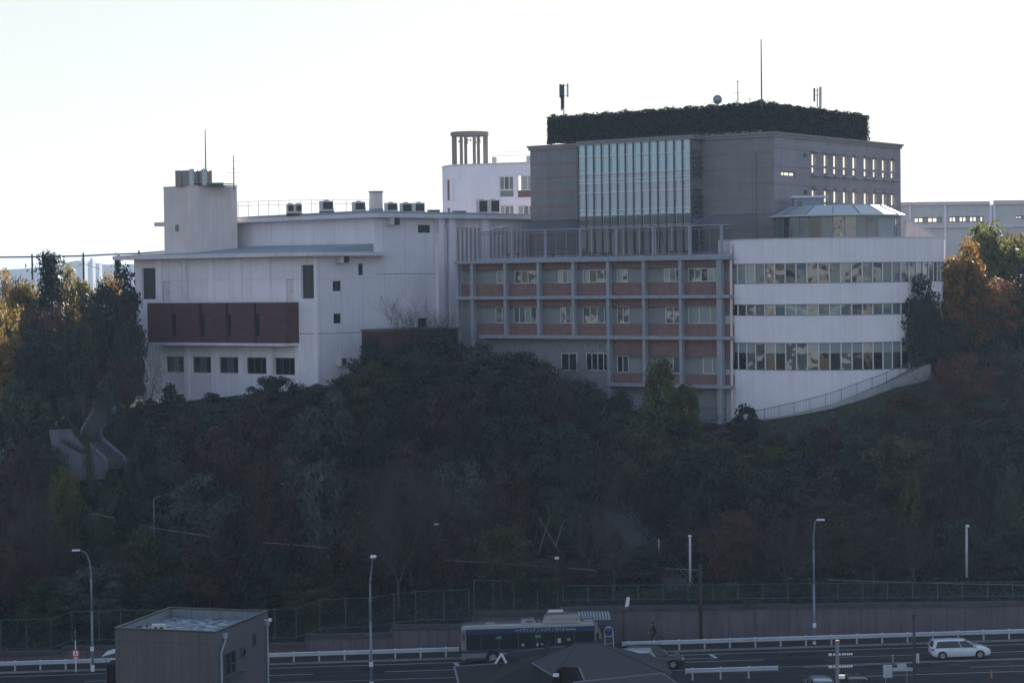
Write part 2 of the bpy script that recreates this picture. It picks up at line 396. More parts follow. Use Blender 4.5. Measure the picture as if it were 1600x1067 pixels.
line(mb, -150, 20.5, 154.75, .1); line(mb, 20.5, 31, 154.75, .14, 155.1); line(mb, 31, 150, 155.1); line(mb, 21.5, 31, 154.3, .14, 154.75); line(mb, 31, 150, 154.75)
for x in (-26, 33.5, 45, 56, -60, -43): line(mb, x, x+7, 152.3)
line(mb, 25.5, 150, 150.2); line(mb, -150, -22, 150.2); line(mb, -150, 150, 144.9)
for xx in (-4.6, 15.3):                          # bus bay end bars
    mb.face([(xx, 159.2, roadz(xx)+.006), (xx+.35, 159.2, roadz(xx)+.006), (xx+.05, 160.8, roadz(xx)+.006), (xx-.3, 160.8, roadz(xx)+.006)])
line(mb, 10.6, 15.4, 159.25, .12); line(mb, -4.4, -2.0, 159.25, .12)
tag(mb.build('road_markings', PAINTW), kind='structure')
M_ORM = M('worn orange road paint', (.22, .09, .04), .8, .3, 4)
mb = MB()
for x in (32.2, 36.0): line(mb, x, x+.9, 153.5, .25)
tag(mb.build('orange_road_markings', M_ORM), kind='structure')

m = MB()
for (x, y, l_, w__) in ((-12, 158.6, 5.5, 1.3), (16, 156.2, 7.5, 1.1), (26, 152.9, 5, 1.4), (-30, 155.8, 6, 1.2), (38, 158.6, 6, .9), (21, 158.9, 2.2, 1.6)):
    m.face([(x, y, roadz(x)+.003), (x+l_, y, roadz(x+l_)+.003), (x+l_, y+w__, roadz(x+l_)+.003), (x, y+w__, roadz(x)+.003)])
tag(m.build('asphalt_patches', M('patched asphalt', (.011, .013, .017), .9, .2, 2)), kind='structure')
m = MB()
for yt in (156.9, 158.7, 153.0, 151.3):
    for a_ in range(-60, 60, 10): m.face([(a_, yt-.16, roadz(a_)+.002), (a_+10, yt-.16, roadz(a_+10)+.002), (a_+10, yt+.16, roadz(a_+10)+.002), (a_, yt+.16, roadz(a_)+.002)])
tag(m.build('tyre_tracks', M('polished wheel track asphalt', (.024, .029, .037), .7, .3, .6)), kind='structure')
# retaining wall, one thing with stepped sections
rw = thing('retaining_wall', (0, YW, 0), 'long stained concrete retaining wall stepping down to the left along the road', 'wall')
for i, (a, b, z) in enumerate(WX):
    m = MB()
    zb = min(roadz(a), roadz(b))-.3
    m.hexa([(a, YW, zb), (b, YW, zb), (b, YW+.5, zb), (a, YW+.5, zb), (a, YW+.1, z-.32), (b, YW+.1, z-.32), (b, YW+.5, z-.32), (a, YW+.5, z-.32)])
    if i: m.box(a-.12, a+.12, YW-.06, YW+.45, zb, z-.33)
    m.build('wall_section', WALLC, rw)
    m = MB(); m.box(a-.02, b+.02, YW-.06, YW+.56, z-.318, z); m.build('coping', CONCD, rw)
m = MB()
for x in np.arange(-44, 48, 2.9):
    zz = roadz(x)+1.05+.1*math.sin(x*3); m.tube((x, YW-.03, zz), (x, YW+.2, zz), .06, .06, 8)
tag(m.build('weep_hole', STEELD, rw))

# guard rails
def guard_rail(x0, x1, y, label, group, step=2.0, side=-1, h=.72, cut=None):
    t = thing('guard_rail', ((x0+x1)/2, y, roadz((x0+x1)/2)), label, 'guard rail', group)
    m = MB(); prof = [(0, -.17), (-.07, -.13), (-.07, -.05), (0, -.02), (0, .02), (-.07, .05), (-.07, .13), (0, .17)]
    n = max(1, int((x1-x0)/2)); X = [x0+(x1-x0)*i/n for i in range(n+1)]
    for a, b in zip(X, X[1:]):
        if cut and any(c-.04 < a+.01 < c+.04 for c in cut): a += .12
        for k in range(len(prof)-1):
            p, q = prof[k], prof[k+1]
            m.face([(a, y+p[0], roadz(a)+h+p[1]), (b, y+p[0], roadz(b)+h+p[1]), (b, y+q[0], roadz(b)+h+q[1]), (a, y+q[0], roadz(a)+h+q[1])])
            m.face([(a, y+p[0]+.012, roadz(a)+h+p[1]), (a, y+q[0]+.012, roadz(a)+h+q[1]), (b, y+q[0]+.012, roadz(b)+h+q[1]), (b, y+p[0]+.012, roadz(b)+h+p[1])])
    for xe in (x0, x1): m.box(xe-.03, xe+.03, y-.09, y+.02, roadz(xe)+h-.2, roadz(xe)+h+.2)
    m.build('beam', RAILW, t)
    x = x0+.5; proto = None
    while x < x1-.2:
        if -46 < x < 46:
            if proto is None:
                m = MB(); m.tube((x, y+.12, roadz(x)-.1), (x, y+.12, roadz(x)+.92), .07, .07, 8); m.box(x-.07, x+.07, y+.02, y+.1, roadz(x)+h-.1, roadz(x)+h+.1)
                proto = m.build('post', RAILW, t); px0 = x
            else:
                c = proto.copy(); col.objects.link(c); c.parent = t
                c.location = proto.location+Vector((x-px0, 0, roadz(x)-roadz(px0)))
        x += step
    return t
guard_rail(-120, -4.5, 162.6, 'white corrugated crash barrier along the far kerb, left of the bus stop', 'crash barriers')
guard_rail(8.4, 120, 162.6, 'white corrugated crash barrier along the far kerb, right of the bus stop', 'crash barriers')
guard_rail(12.4, 19.1, 150.6, 'short white crash barrier at the near edge, in front of the dark car', 'crash barriers', step=2.05, cut=(14.4, 16.6))

# green mesh fences
def fence(pts, hs, label, parts=True, mesh=.22):
    # pts: list of (x, y, zbottom) ; hs: height
    t = thing('mesh_fence', pts[0], label, 'fence', 'green mesh fences on the wall')
    m = MB()
    for (a, b) in zip(pts, pts[1:]):
        m.tube((a[0], a[1], a[2]+hs), (b[0], b[1], b[2]+hs), .028, .028, 5); m.tube((a[0], a[1], a[2]+.06), (b[0], b[1], b[2]+.06), .022, .022, 5)
    m.build('rail', GREENF, t)
    m = MB()
    for (a, b) in zip(pts, pts[1:]):
        m.face([(a[0], a[1], a[2]+.08), (b[0], b[1], b[2]+.08), (b[0], b[1], b[2]+hs-.03), (a[0], a[1], a[2]+hs-.03)])
    m.build('wire_mesh', NETG, t)
    for p in pts:
        m = MB(); m.tube((p[0], p[1], p[2]-.1), (p[0], p[1], p[2]+hs+.03), .038, .038, 6); m.build('post', GREENF, t)
    return t
NETG = netmat('green chain link', (.03, .06, .055), .13)
YF = YW+.3
tall = [(2, 600, 1014), (42, 598, 1013), (80, 596, 1013), (113, 953, 1001), (155, 952, 1000), (189, 951, 999), (300, 950, 999), (345, 949.5, 998), (387, 949.5, 998), (430, 949, 997), (463, 948.5, 996.5), (500, 935, 982.5), (540, 933, 980.5), (577, 932, 980), (616, 926.5, 973), (650, 920.5, 969.5), (694, 919, 968), (733, 917.5, 967)]
pp = [(-120, YF, at(2, 1014, YF).z)]
for x, _, yb in tall:
    p = at(x, yb, YF); pp.append((p.x, YF, p.z))
fence(pp, 2.38, 'tall green mesh fence stepping up along the low left part of the retaining wall')
pp = []
for x, yb in ((741, 953), (771, 953.5), (803, 954), (840, 953.5), (871, 952)):
    p = at(x, yb, YF); pp.append((p.x, YF, p.z))
fence(pp, 2.42, 'tall green mesh fence section overgrown with creeper, above the bus roof')
pp = []
for x in list(range(880, 1700, 39)):
    p = at(x, 938-(x-880)*.0085, YF); pp.append((p.x, YF, p.z))
pp.append((120, YF, pp[-1][2]))
fence(pp, 1.22, 'low green mesh fence on top of the long right part of the retaining wall')
# white pipe rails along the hillside path
def pipe(pts, label):
    m = MB(); P = [at(x, y, Y) for x, y, Y in pts]
    m.path(P, .028, 5)
    for p in P: m.tube((p.x, p.y, p.z), (p.x, p.y, p.z-.6), .010, .010, 4)
    tag(m.build('path_handrail', M('dull pipe', (.26, .28, .32), .6)), label, 'handrail', 'pale pipe rails beside the hillside path')
pipe([(695, 875, 172), (770, 879, 172), (850, 885, 172), (930, 890, 172)], 'long pale pipe rail sloping right above the creeper covered fence')
pipe([(1040, 888, 172), (1064, 889, 172), (1090, 890, 172)], 'short pale pipe rail just right of the stair foot')
pipe([(1290, 905, 171), (1345, 907, 171), (1400, 909, 171), (1480, 911, 170.6), (1600, 913.5, 170), (1700, 915, 170)], 'pale pipe rail above the low green fence at the right edge')
pipe([(1228, 903, 171), (1266, 904, 171)], 'short pale pipe rail left of the middle grey street lamp')
pipe([(145, 802, 178), (178, 809, 178)], 'short pale pipe rail left of the small hillside lamp')
pipe([(235, 824, 177), (290, 832, 177), (330, 838, 177)], 'pale pipe rail at the foot of the small hillside lamp')
pipe([(410, 847, 176), (450, 850, 176), (520, 856, 176), (560, 861, 176)], 'pale pipe rail under the grey green tree')
# ------------------------------------------------------------------ helpers for facades
def holed(mb, fr, s0, s1, z0, z1, holes, d=0, rec=.2):
    S = sorted(set([s0, s1]+[h[0] for h in holes]+[h[1] for h in holes])); Z = sorted(set([z0, z1]+[h[2] for h in holes]+[h[3] for h in holes]))
    S = [s for s in S if s0 <= s <= s1]; Z = [z for z in Z if z0 <= z <= z1]
    for k in range(len(Z)-1):
        run = None
        for i in range(len(S)-1):
            cs, cz = (S[i]+S[i+1])/2, (Z[k]+Z[k+1])/2
            inside = any(h[0] < cs < h[1] and h[2] < cz < h[3] for h in holes)
            if not inside:
                run = S[i] if run is None else run
            if inside or i == len(S)-2:
                e = S[i] if inside else S[i+1]
                if run is not None and e > run: mb.face([fr.pt(run, d, Z[k]), fr.pt(e, d, Z[k]), fr.pt(e, d, Z[k+1]), fr.pt(run, d, Z[k+1])])
                run = None
    for a, b, c, e in holes:
        mb.face([fr.pt(a, d, c), fr.pt(a, d+rec, c), fr.pt(a, d+rec, e), fr.pt(a, d, e)]); mb.face([fr.pt(b, d, c), fr.pt(b, d+rec, c), fr.pt(b, d+rec, e), fr.pt(b, d, e)])
        mb.face([fr.pt(a, d, c), fr.pt(b, d, c), fr.pt(b, d+rec, c), fr.pt(a, d+rec, c)]); mb.face([fr.pt(a, d, e), fr.pt(b, d, e), fr.pt(b, d+rec, e), fr.pt(a, d+rec, e)])
def window(fr, r, d, parent, pane, n=1, fm=None, fw=.06, horiz=(), name='window', panes=None, nolabel=True):
    a, b, c, e = r; m = MB(); fm = fm or FRAMEW; D0, D1 = d-.03, d+.05
    m.fb(fr, a, b, D0, D1, c, c+fw); m.fb(fr, a, b, D0, D1, e-fw, e)
    for i in range(n+1):
        x = a+(b-a)*i/n; x0 = max(a, x-fw/2) if i else a; x1 = x0+fw if i < n else b; x0 = x0 if i < n else b-fw
        m.fb(fr, x0, x1, D0-.004, D1, c+fw, e-fw)
    for h in horiz: z = c+(e-c)*h; m.fb(fr, a+fw, b-fw, D0+.004, D1, z-fw/2, z+fw/2)
    w_ = m.build(name, fm, parent)
    panes = panes or [pane]*n
    if all(p is panes[0] for p in panes):
        m = MB(); m.fb(fr, a+.01, b-.01, d+.01, d+.03, c+.01, e-.01); m.build('pane', panes[0], w_)
    else:
        mats = list(dict.fromkeys(panes)); m = MB()
        for i in range(n):
            m.m = mats.index(panes[i]); m.fb(fr, a+(b-a)*i/n+.01, a+(b-a)*(i+1)/n-.01, d+.01, d+.03, c+.01, e-.01)
        m.build('pane', mats, w_)
    return w_

# ================================================================== WHITE HALL (left)
hall = thing('white_hall', (*at(400, 600, 216).xy, 18.5), 'large white hall with a dark red box balcony, at the left end of the campus', 'building')
L0 = at(496, 500, 215.0); LF = Fr((L0.x, L0.y), (-.85, .53), None)      # s grows to the left
LF.v = Vector((.747, .665)).normalized()                                  # side wall direction
def lr(x0, x1, y0, y1, d=0): return LF.rect(x0, x1, y0, y1, d)
SL = LF.hit(211, 500)[0]; zbase = 17.0
zE = LF.hit(480, 400.5)[1]
big1 = lr(221.5, 243, 419, 467.5); big2 = lr(470.5, 494.8, 414, 466.5)
low = [lr(258.8, 287, 557, 581.5), lr(299.8, 330, 557.6, 582.3), lr(341.6, 372.6, 558, 583), lr(384.3, 416.3, 558.5, 584), lr(428.3, 461, 559, 585.7)]
reb = [lr(246.5+9, 284-0+39, 409, 470)]
mb = MB()
holed(mb, LF, 0, SL, zbase, zE, [big1, big2]+low, 0, .35)
SFr = Fr((L0.x, L0.y), (.747, .665)); SFr.v = Vector((-.665, .747))
def sr(x0, x1, y0, y1, d=0): return SFr.rect(x0, x1, y0, y1, d)
sS = SFr.hit(586, 450)[0]
sw = [sr(520, 532.8, 439, 455), sr(560, 567.3, 412, 430), sr(521.3, 533, 490, 505.5)]
holed(mb, SFr, 0, sS, zbase, zE, sw, 0, .25)
B0 = SFr.pt(sS, 0, 0); UF = Fr((B0[0], B0[1]), (-.85, .53)); UF.v = Vector((.747, .665)).normalized()
UFS = Fr((B0[0], B0[1]), (.747, .665)); UFS.v = Vector((-.665, .747))
zU = UF.hit(575, 340.5)[1]
Sup = UF.hit(258, 380)[0]; SsL = 33.0
holed(mb, UF, 0, Sup, zE-2, zU, [], 0)
finwin = UFS.rect(653, 672.5, 351.5, 364)
holed(mb, UFS, 0, SsL, zbase, zU, [finwin, UFS.rect(653, 668, 497, 514)], 0, .3)
for p in ((UF.pt(Sup, 0, zE-3), UF.pt(Sup, 26, zE-3), UF.pt(Sup, 26, zU), UF.pt(Sup, 0, zU)), (LF.pt(SL, 0, zbase), LF.pt(SL, 9, zbase), LF.pt(SL, 9, zE), LF.pt(SL, 0, zE)), (UF.pt(Sup, 26, zbase), UFS.pt(SsL, 0, zbase), UFS.pt(SsL, 0, zU), UF.pt(Sup, 26, zU))): mb.face(p)
mb.build('wall', WHITEJ, hall)
# pilasters and recess lines
pil = [(246.5, 254), (327, 335.5), (369.5, 378.5), (415, 423), (285.5, 292)]
for a, b in pil: r = lr(a, b, 407, 472); m = MB(); m.fb(LF, r[0], r[1], -.18, -.002, r[2], zE-.02); m.build('pilaster', WHITE, hall)
for a, b in ((248, 256), (289.5, 297), (332, 340), (374.5, 382.5), (418.5, 427), (463, 470)): r = lr(a, b, 538, 600); m = MB(); m.fb(LF, r[0], r[1], -.2, -.002, zbase, r[3]); m.build('pilaster', WHITE, hall)
r = lr(496, 506, 405, 480); m = MB(); m.fb(LF, 0, .35, -.05, -.002, zbase, zE-.02)
m.build('pilaster', WHITE, hall)
for r in (big1, big2):
    m = MB(); m.fb(LF, r[0], r[1], .25, .32, r[2], r[3]); m.build('louvre', DLOUV, hall)
for i, r in enumerate(low): window(LF, r, .25, hall, G_DARK, 3, STEELD, .07, panes=[G_DARK, G_BLUE if i < 3 else G_DARK, G_DARK])
for r in sw: window(SFr, r, .18, hall, G_DARK, 2 if r[1]-r[0] > 1 else 1, STEELD, .06)
window(UFS, finwin, .2, hall, G_DARK, 3, STEELD, .07)
window(UFS, UFS.rect(653, 668, 497, 514), .2, hall, G_DARK, 2, STEELD, .07)
for x0, x1, y0, y1 in ((256, 265.8, 441, 472), (449.3, 458.8, 437, 470.5)):
    r = lr(x0, x1, y0, y1); m = MB(); m.fb(LF, r[0], r[1], -.05, -.003, r[2], r[3]); d = m.build('door', WCONC, hall)
    m = MB(); m.fb(LF, r[0]+.1, r[0]+.18, -.1, -.05, (r[2]+r[3])/2-.1, (r[2]+r[3])/2); m.build('handle', STEELD, d)
    m = MB(); m.fb(LF, r[1]+.0, r[1]+.04, -.06, -.003, r[2], r[3]); m.fb(LF, r[0], r[1]+.04, -.06, -.003, r[3], r[3]+.04); m.build('frame', GRILL, d)
# red box balcony
rb = lr(231, 463.5, 473.5, 536.5, 0); m = MB(); DP = -1.75
r2 = (LF.hit(445.5, 500, DP)[0], LF.hit(230.5, 500, DP)[0]); zb0 = LF.hit(445, 536.5, DP)[1]; zb1 = LF.hit(445, 472.5, DP)[1]
slots = [(266.5, 269.5), (310.5, 314), (352.5, 355.5), (396, 399.5)]
edges = [r2[0]]+[e for a, b in reversed(slots) for e in (LF.hit(b+1, 500, DP)[0], LF.hit(a, 500, DP)[0])]+[r2[1]]
for i in range(0, len(edges)-1, 2): m.fb(LF, edges[i], edges[i+1], DP, DP+.35, zb0, zb1-.004)
m.fb(LF, r2[0], r2[0]+.3, DP+.35, 0, zb0, zb1-.004); m.fb(LF, r2[1]-.3, r2[1], DP+.35, 0, zb0, zb1-.004)
bal = m.build('balcony', REDT, hall)
m = MB(); m.fb(LF, r2[0]-.06, r2[1]+.06, DP-.06, -.003, zb0-.28, zb0-.002); m.fb(LF, r2[0]-.04, r2[1]+.04, DP-.05, DP+.42, zb1, zb1+.12); m.build('slab', WCONC, bal)
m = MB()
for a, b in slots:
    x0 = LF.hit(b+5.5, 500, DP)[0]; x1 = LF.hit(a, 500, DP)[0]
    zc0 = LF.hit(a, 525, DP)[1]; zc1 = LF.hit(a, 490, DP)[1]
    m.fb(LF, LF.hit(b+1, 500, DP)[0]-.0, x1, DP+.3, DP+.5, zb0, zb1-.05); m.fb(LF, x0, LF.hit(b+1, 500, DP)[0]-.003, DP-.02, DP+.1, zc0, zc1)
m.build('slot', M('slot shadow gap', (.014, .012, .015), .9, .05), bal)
for x in (288, 426.8):
    m = MB(); s = LF.hit(x, 560, -.4)[0]; m.tube(LF.pt(s, -.4, zbase), LF.pt(s, -.4, zb0-.2), .08, .08, 8); m.build('drain_pipe', WCONC, hall)
m = MB(); r = lr(524, 538, 560, 574); s0 = SFr.hit(526, 566)[0]; m.fb(SFr, s0, s0+.8, -.7, -.003, r[2], r[3]); vb = m.build('vent_hood', LBOX, hall)
m = MB(); m.fb(SFr, s0+.2, s0+.7, -.72, -.701, r[2]+.1, r[3]-.1); m.build('grille', GRILL, vb)
for fr_, x, y0, y1, dd in ((SFr, 526, 400, 411, 0), (UFS, 606, 340.5, 352, 0)):
    s0 = fr_.hit(x, 405)[0]; z1 = fr_.hit(x, y0)[1]; z0 = fr_.hit(x, y1)[1]; m = MB(); m.fb(fr_, s0-.2, s0+.9, -.9, -.003, z0, z1); vb = m.build('vent_hood', WCONC, hall)
    m = MB(); m.fb(fr_, s0+.25, s0+.93, -.93, -.4, z0+.02, z1-.02); m.build('grille', GRILL, vb)
# eaves and roofs
def eave(fr, pts, z, th, name='eave'):
    m = MB(); m.prism([fr.pt(a, d, 0)[:2] for a, d in pts], z, z+th); return m.build(name, WCONC, hall)
sx = LF.hit(196, 402, -1.6)[0]
side_end = (sS+.9)
def lp(a, b): v = LF.pt(a, b, 0); return v[:2]
q = [LF.pt(sx-2.6, -1.6, 0)[:2], LF.pt(-.2, -1.6, 0)[:2], Vector(SFr.pt(-.9, -1.3, 0)[:2]), SFr.pt(sS+.8, -1.3, 0)[:2], SFr.pt(sS+.8, 0, 0)[:2], LF.pt(SL, sS-.05, 0)[:2], LF.pt(sx-2.6, 3, 0)[:2]]
q = [LF.pt(SL+1.4, -1.5, 0)[:2], LF.pt(-.4, -1.5, 0)[:2], SFr.pt(-.2, -1.3, 0)[:2], SFr.pt(sS+1.0, -1.3, 0)[:2], SFr.pt(sS+1.0, -.004, 0)[:2], SFr.pt(sS-.01, -.004, 0)[:2], LF.pt(SL, sS-.01, 0)[:2], LF.pt(SL+1.4, 4, 0)[:2]]
m = MB(); m.prism(q, zE, zE+.42); m.build('eave', WCONC, hall)
m = MB()                                          # sloping lower roof with blue grey metal cladding
zr = UF.hit(583, 381)[1]
a = [LF.pt(SL+1.2, -1.3, zE+.423), LF.pt(SL*.95, -1.3, zE+.5), LF.pt(0, -1.3, zE+.55), SFr.pt(sS-.1, .2, zE+.55)]
P0 = LF.pt(SL+1.1, -1.2, zE+.423); P1 = LF.pt(.2, -1.2, zE+.423); P2 = UF.pt(.12, -.12, zE+.423); P3 = UF.pt(SL+.2, -.12, zE+.423)
T0 = LF.pt(SL+1.1, -1.2, zE+.45); T1 = LF.pt(.2, -1.2, zE+.5); T2 = UF.pt(.12, -.12, zr); T3 = UF.pt(SL*.62, -.12, zr+.05); T4 = UF.pt(SL+.2, -.12, zE+.6); P35 = UF.pt(SL*.62, -.12, zE+.423); T05 = LF.pt(SL*.62, -1.2, zE+.5); P05 = LF.pt(SL*.62, -1.2, zE+.423)
m.face([T05, T1, T2, T3]); m.face([T0, T05, T3, T4]); m.face([P0, P05, T05, T0]); m.face([P05, P1, T1, T05]); m.face([P1, P2, T2, T1])
m.build('lower_roof', METR, hall)
q = [UF.pt(Sup+.1, -1.3, 0)[:2], UF.pt(-.3, -1.3, 0)[:2], UFS.pt(-.2, -1.1, 0)[:2], UFS.pt(SsL, -1.1, 0)[:2], UFS.pt(SsL, 6, 0)[:2], UF.pt(Sup+.1, 26, 0)[:2]]
zl = UF.hit(262, 354)[1]
m = MB(); kk = [(zU-.02)]*6
m.prism(q, [zU-.25, zU, zU, zU+.0, zU, zU-.2], [zU+.2, zU+.42, zU+.42, zU+.42, zU+.5, zU+.3]); m.build('eave', WCONC, hall)
q2 = [UF.pt(Sup-1, -1.0, 0)[:2], UF.pt(.3, -1.0, 0)[:2], UFS.pt(SsL-1, .2, 0)[:2], UF.pt(Sup-1, 24, 0)[:2]]
m = MB(); m.prism(q2, zU+.2, [zU+.35, zU+.75, zU+.62, zU+.75]); m.build('roof', METR, hall)
m = MB(); zj = LF.hit(400, 521.5)[1]; m.fb(LF, 0, SL, -.006, -.001, zj, zj+.05); m.fb(SFr, 0, sS, -.006, -.001, zj, zj+.05); zj2 = UFS.hit(620, 428.5)[1]; m.fb(UFS, .1, UFS.hit(681, 430)[0], -.006, -.001, zj2, zj2+.05); m.build('joint', GRILL, hall)
# ladders
for x0, x1, y0, y1, fr_ in ((284, 292.5, 406, 468, LF), (357.5, 366.5, 349, 383, UF)):
    r = fr_.rect(x0, x1, y0, y1, -.3); m = MB()
    for s in (r[0], r[1]): m.tube(fr_.pt(s, -.3, r[2]), fr_.pt(s, -.3, r[3]+.8), .022, .022, 5)
    z = r[2]
    while z < r[3]: m.tube(fr_.pt(r[0], -.3, z), fr_.pt(r[1], -.3, z), .02, .02, 5); z += .33
    m.build('ladder', STEEL, hall)
m = MB(); s0_, s1_ = UFS.hit(681, 400)[0], UFS.hit(835, 400)[0]; m.fb(UFS, s0_, s1_, -.06, -.003, zbase, UFS.hit(700, 356)[1]); m.build('rib_shade_panel', M('painted rib shade backing', (.22, .19, .215), .8, .06, .6, streak=.15), hall)  # backing darkened to paint the raking-light shade between the ribs
# fins on the far side wall: real ribs
for x in list(np.arange(682, 694, 4.2))+list(np.arange(707, 745, 6.6))+list(np.arange(758, 832, 6.3)):
    s = UFS.hit(x, 400)[0]; zt_ = UFS.hit(x, 357)[1]; m = MB(); m.fb(UFS, s, s+.3, -.5, -.064, zbase, zt_); m.build('fin', WCONC, hall)
for x in (679, 697, 749):
    s = UFS.hit(x, 400)[0]; m = MB(); m.fb(UFS, s, s+.9, -.62, -.064, zbase, zU-.01); m.build('pilaster', WHITE, hall)
for x in (684, 723, 775):
    s = UFS.hit(x, 340, -.6)[0]; m = MB(); m.tube(UFS.pt(s, -.6, zU-1.6), UFS.pt(s, -.6, zU+.02), .07, .07, 6); m.build('drain_pipe', STEEL, hall)
# stair tower block on the hall
TB = at(300, 340, 224); TF = Fr((TB.x, TB.y), (-.80, .60))
tw0 = TF.hit(256.3, 340)[0]; TFR = Fr((TB.x, TB.y), (.80, .60)); twr = TFR.hit(370.3, 320)[0]
zT = TF.hit(300, 292)[1]; c0 = TF.pt(0, 0, 0)
arc = []
p0 = Vector(TF.pt(1.2, 0, 0)[:2]); p1 = Vector(c0[:2]); p2 = Vector(TFR.pt(1.2, 0, 0)[:2])
for i in range(7): t = i/6; arc.append(p0*(1-t)**2+p1*2*t*(1-t)+p2*t*t)
pl = [Vector(TF.pt(tw0, 0, 0)[:2])]+arc+[Vector(TFR.pt(twr, 0, 0)[:2]), Vector(TFR.pt(twr, 0, 0)[:2])+Vector((-4, 6)), Vector(TF.pt(tw0, 0, 0)[:2])+Vector((-.5, 7))]
m = MB(); m.smooth = False; m.prism(pl, zE-4, zT); m.build('stair_tower', CREAM, hall)
m = MB(); cc = sum(pl, Vector((0, 0)))/len(pl); m.prism([cc+(p-cc)*1.012 for p in pl], zT+.002, zT+.14); m.build('coping', CREAM, hall)
r = TF.rect(274, 279, 351.5, 361.5, -.02); m = MB(); m.fb(TF, r[0], r[1], -.04, .1, r[2], r[3]); m.build('window', G_DARK, hall)
# things on the hall roofs
def roofbox(px0, px1, py0, py1, Y, label, name='air_conditioner', cat='air conditioner', group='air conditioners on the hall roof', dep=1.0, n=1, fans=True, mat=None, ang=.0):
    a = at(px0, py1, Y); b = at(px1, py0, Y); t = thing(name, ((a.x+b.x)/2, Y, a.z-.25), label, cat, group)
    m = MB(); wd = (b.x-a.x)/n
    for i in range(n):
        m.box(a.x+wd*i+.02, a.x+wd*(i+1)-.02, Y, Y+dep, a.z-.1, b.z)
    m.build('casing', mat or LBOX, t)
    m = MB()
    for i in range(n): m.box(a.x+wd*i+wd*.28, a.x+wd*(i+1)-.07, Y-.02, Y-.002, a.z+.12, b.z-.12)
    m.build('grille', GRILL, t)
    m = MB()
    for i in range(n):
        c = (a.x+wd*(i+.5), Y+dep/2, b.z+.002); m.lathe(c, [(.3, 0), (.33, .05), (.3, .12)], 12)
    m.build('fan_cowl', LBOX, t)
    m = MB(); m.box(a.x, b.x, Y+.1, Y+dep-.1, a.z-.35, a.z-.104); m.build('base', CONCD, t)
roofbox(447, 472, 319, 332, 224, 'pale rooftop air conditioner with a wide double grille, leftmost of the row by the railing', n=2)
roofbox(498.5, 521, 314, 329, 224, 'pale boxy rooftop air conditioner second from left, beside the railing')
roofbox(549.5, 571, 315.5, 329.5, 225, 'pale rooftop air conditioner just left of the tall chimney')
roofbox(600, 621, 317, 330, 225, 'pale rooftop air conditioner just right of the tall chimney')
roofbox(624, 664, 317, 332, 226, 'wide brownish twin air conditioner between the chimney and the green box', n=2)
roofbox(744, 781, 312, 333, 232, 'large brownish twin air conditioner in front of the rounded white building', n=2)
def greenbox(px0, px1, py0, py1, Y, label):
    a = at(px0, py1, Y); b = at(px1, py0, Y); t = thing('cabinet', ((a.x+b.x)/2, Y, a.z-.3), label, 'cabinet', 'green roof cabinets')
    m = MB(); m.box(a.x, b.x, Y, Y+.8, a.z-.2, b.z-.08); m.build('body', GREENP, t)
    m = MB(); m.box(a.x-.05, b.x+.05, Y-.06, Y+.86, b.z-.078, b.z); m.build('lid', LBOX, t)
greenbox(668, 687, 327.5, 333, 228, 'low green cabinet on the hall roof behind the wide twin air conditioner')
greenbox(707, 728, 329, 334.5, 229, 'low green cabinet on the hall roof, right of the other green one')
a = at(577, 330, 225); b = at(597, 298.5, 225); t = thing('chimney', ((a.x+b.x)/2, 225, a.z-.3), 'tall square pale chimney with a dark cap on the hall roof', 'chimney')
cx = (a.x+b.x)/2; r_ = (b.x-a.x)/2*1.02
m = MB(); m.prism([(cx-r_, 225.6), (cx-.05, 225), (cx+r_, 225.5), (cx+.1, 226.4)], a.z-.3, b.z-.15); m.build('shaft', CREAM, t)
m = MB(); m.prism([(cx-r_*1.1, 225.6), (cx-.05, 224.9), (cx+r_*1.1, 225.5), (cx+.1, 226.5)], b.z-.148, b.z); m.build('cap', STEELD, t)
m = MB(); m.prism([(cx-r_*.98-.05, 225.6), (cx-.05, 224.93), (cx+r_*1.0+.05, 225.5), (cx+.1, 226.42)], a.z-.31, a.z+.25); m.build('flashing', METR, t)
# roof railing
pts = [at(x, y, 226) for x, y in ((372, 333), (388, 333), (404, 332.5), (420, 332), (436, 332), (452, 331), (470, 331), (487, 330.5), (505, 330), (522, 330), (541, 330), (560, 330), (577, 330))]
t = thing('roof_railing', pts[0], 'thin steel railing along the back of the hall roof', 'railing'); m = MB()
for p, q_ in zip(pts, pts[1:]):
    for h in (1.25, .8): m.tube((p.x, p.y, p.z+h), (q_.x, q_.y, q_.z+h), .022, .022, 5)
m.build('rail', STEEL, t)
for p in pts: m = MB(); m.tube((p.x, p.y, p.z-.5), (p.x, p.y, p.z+1.25), .03, .03, 5); m.build('post', STEEL, t)
# water tanks
Yk = 224.5; a = at(274, 290.5, Yk); b = at(331, 266, Yk)
t = thing('water_tank', ((a.x+b.x)/2, Yk, zT+.15), 'cluster of brownish panelled water tanks with rounded drums on the hall stair tower', 'water tank')
wd = (b.x-a.x)
m = MB()
for f0, f1, h in ((0, .17, 1), (.19, .36, 1), (.5, .64, .95), (.66, .80, .97), (.83, 1, .97)): m.box(a.x+wd*f0, a.x+wd*f1, Yk, Yk+1.6, a.z, a.z+(b.z-a.z)*h)
m.build('panel_tank', M('brown tank panel', (.30, .26, .27), .6, .1, 1.5), t)
m = MB()
for f in (.45, .80): m.lathe((a.x+wd*f, Yk+.2, a.z), [(.42, 0), (.42, 1.55), (.36, 1.72), (.15, 1.8)], 14)
m.build('drum', STEEL, t)
m = MB(); m.box(a.x-.1, b.x+2.6, Yk-.1, Yk+1.8, zT+.145, a.z-.002); m.build('base', STEELD, t)
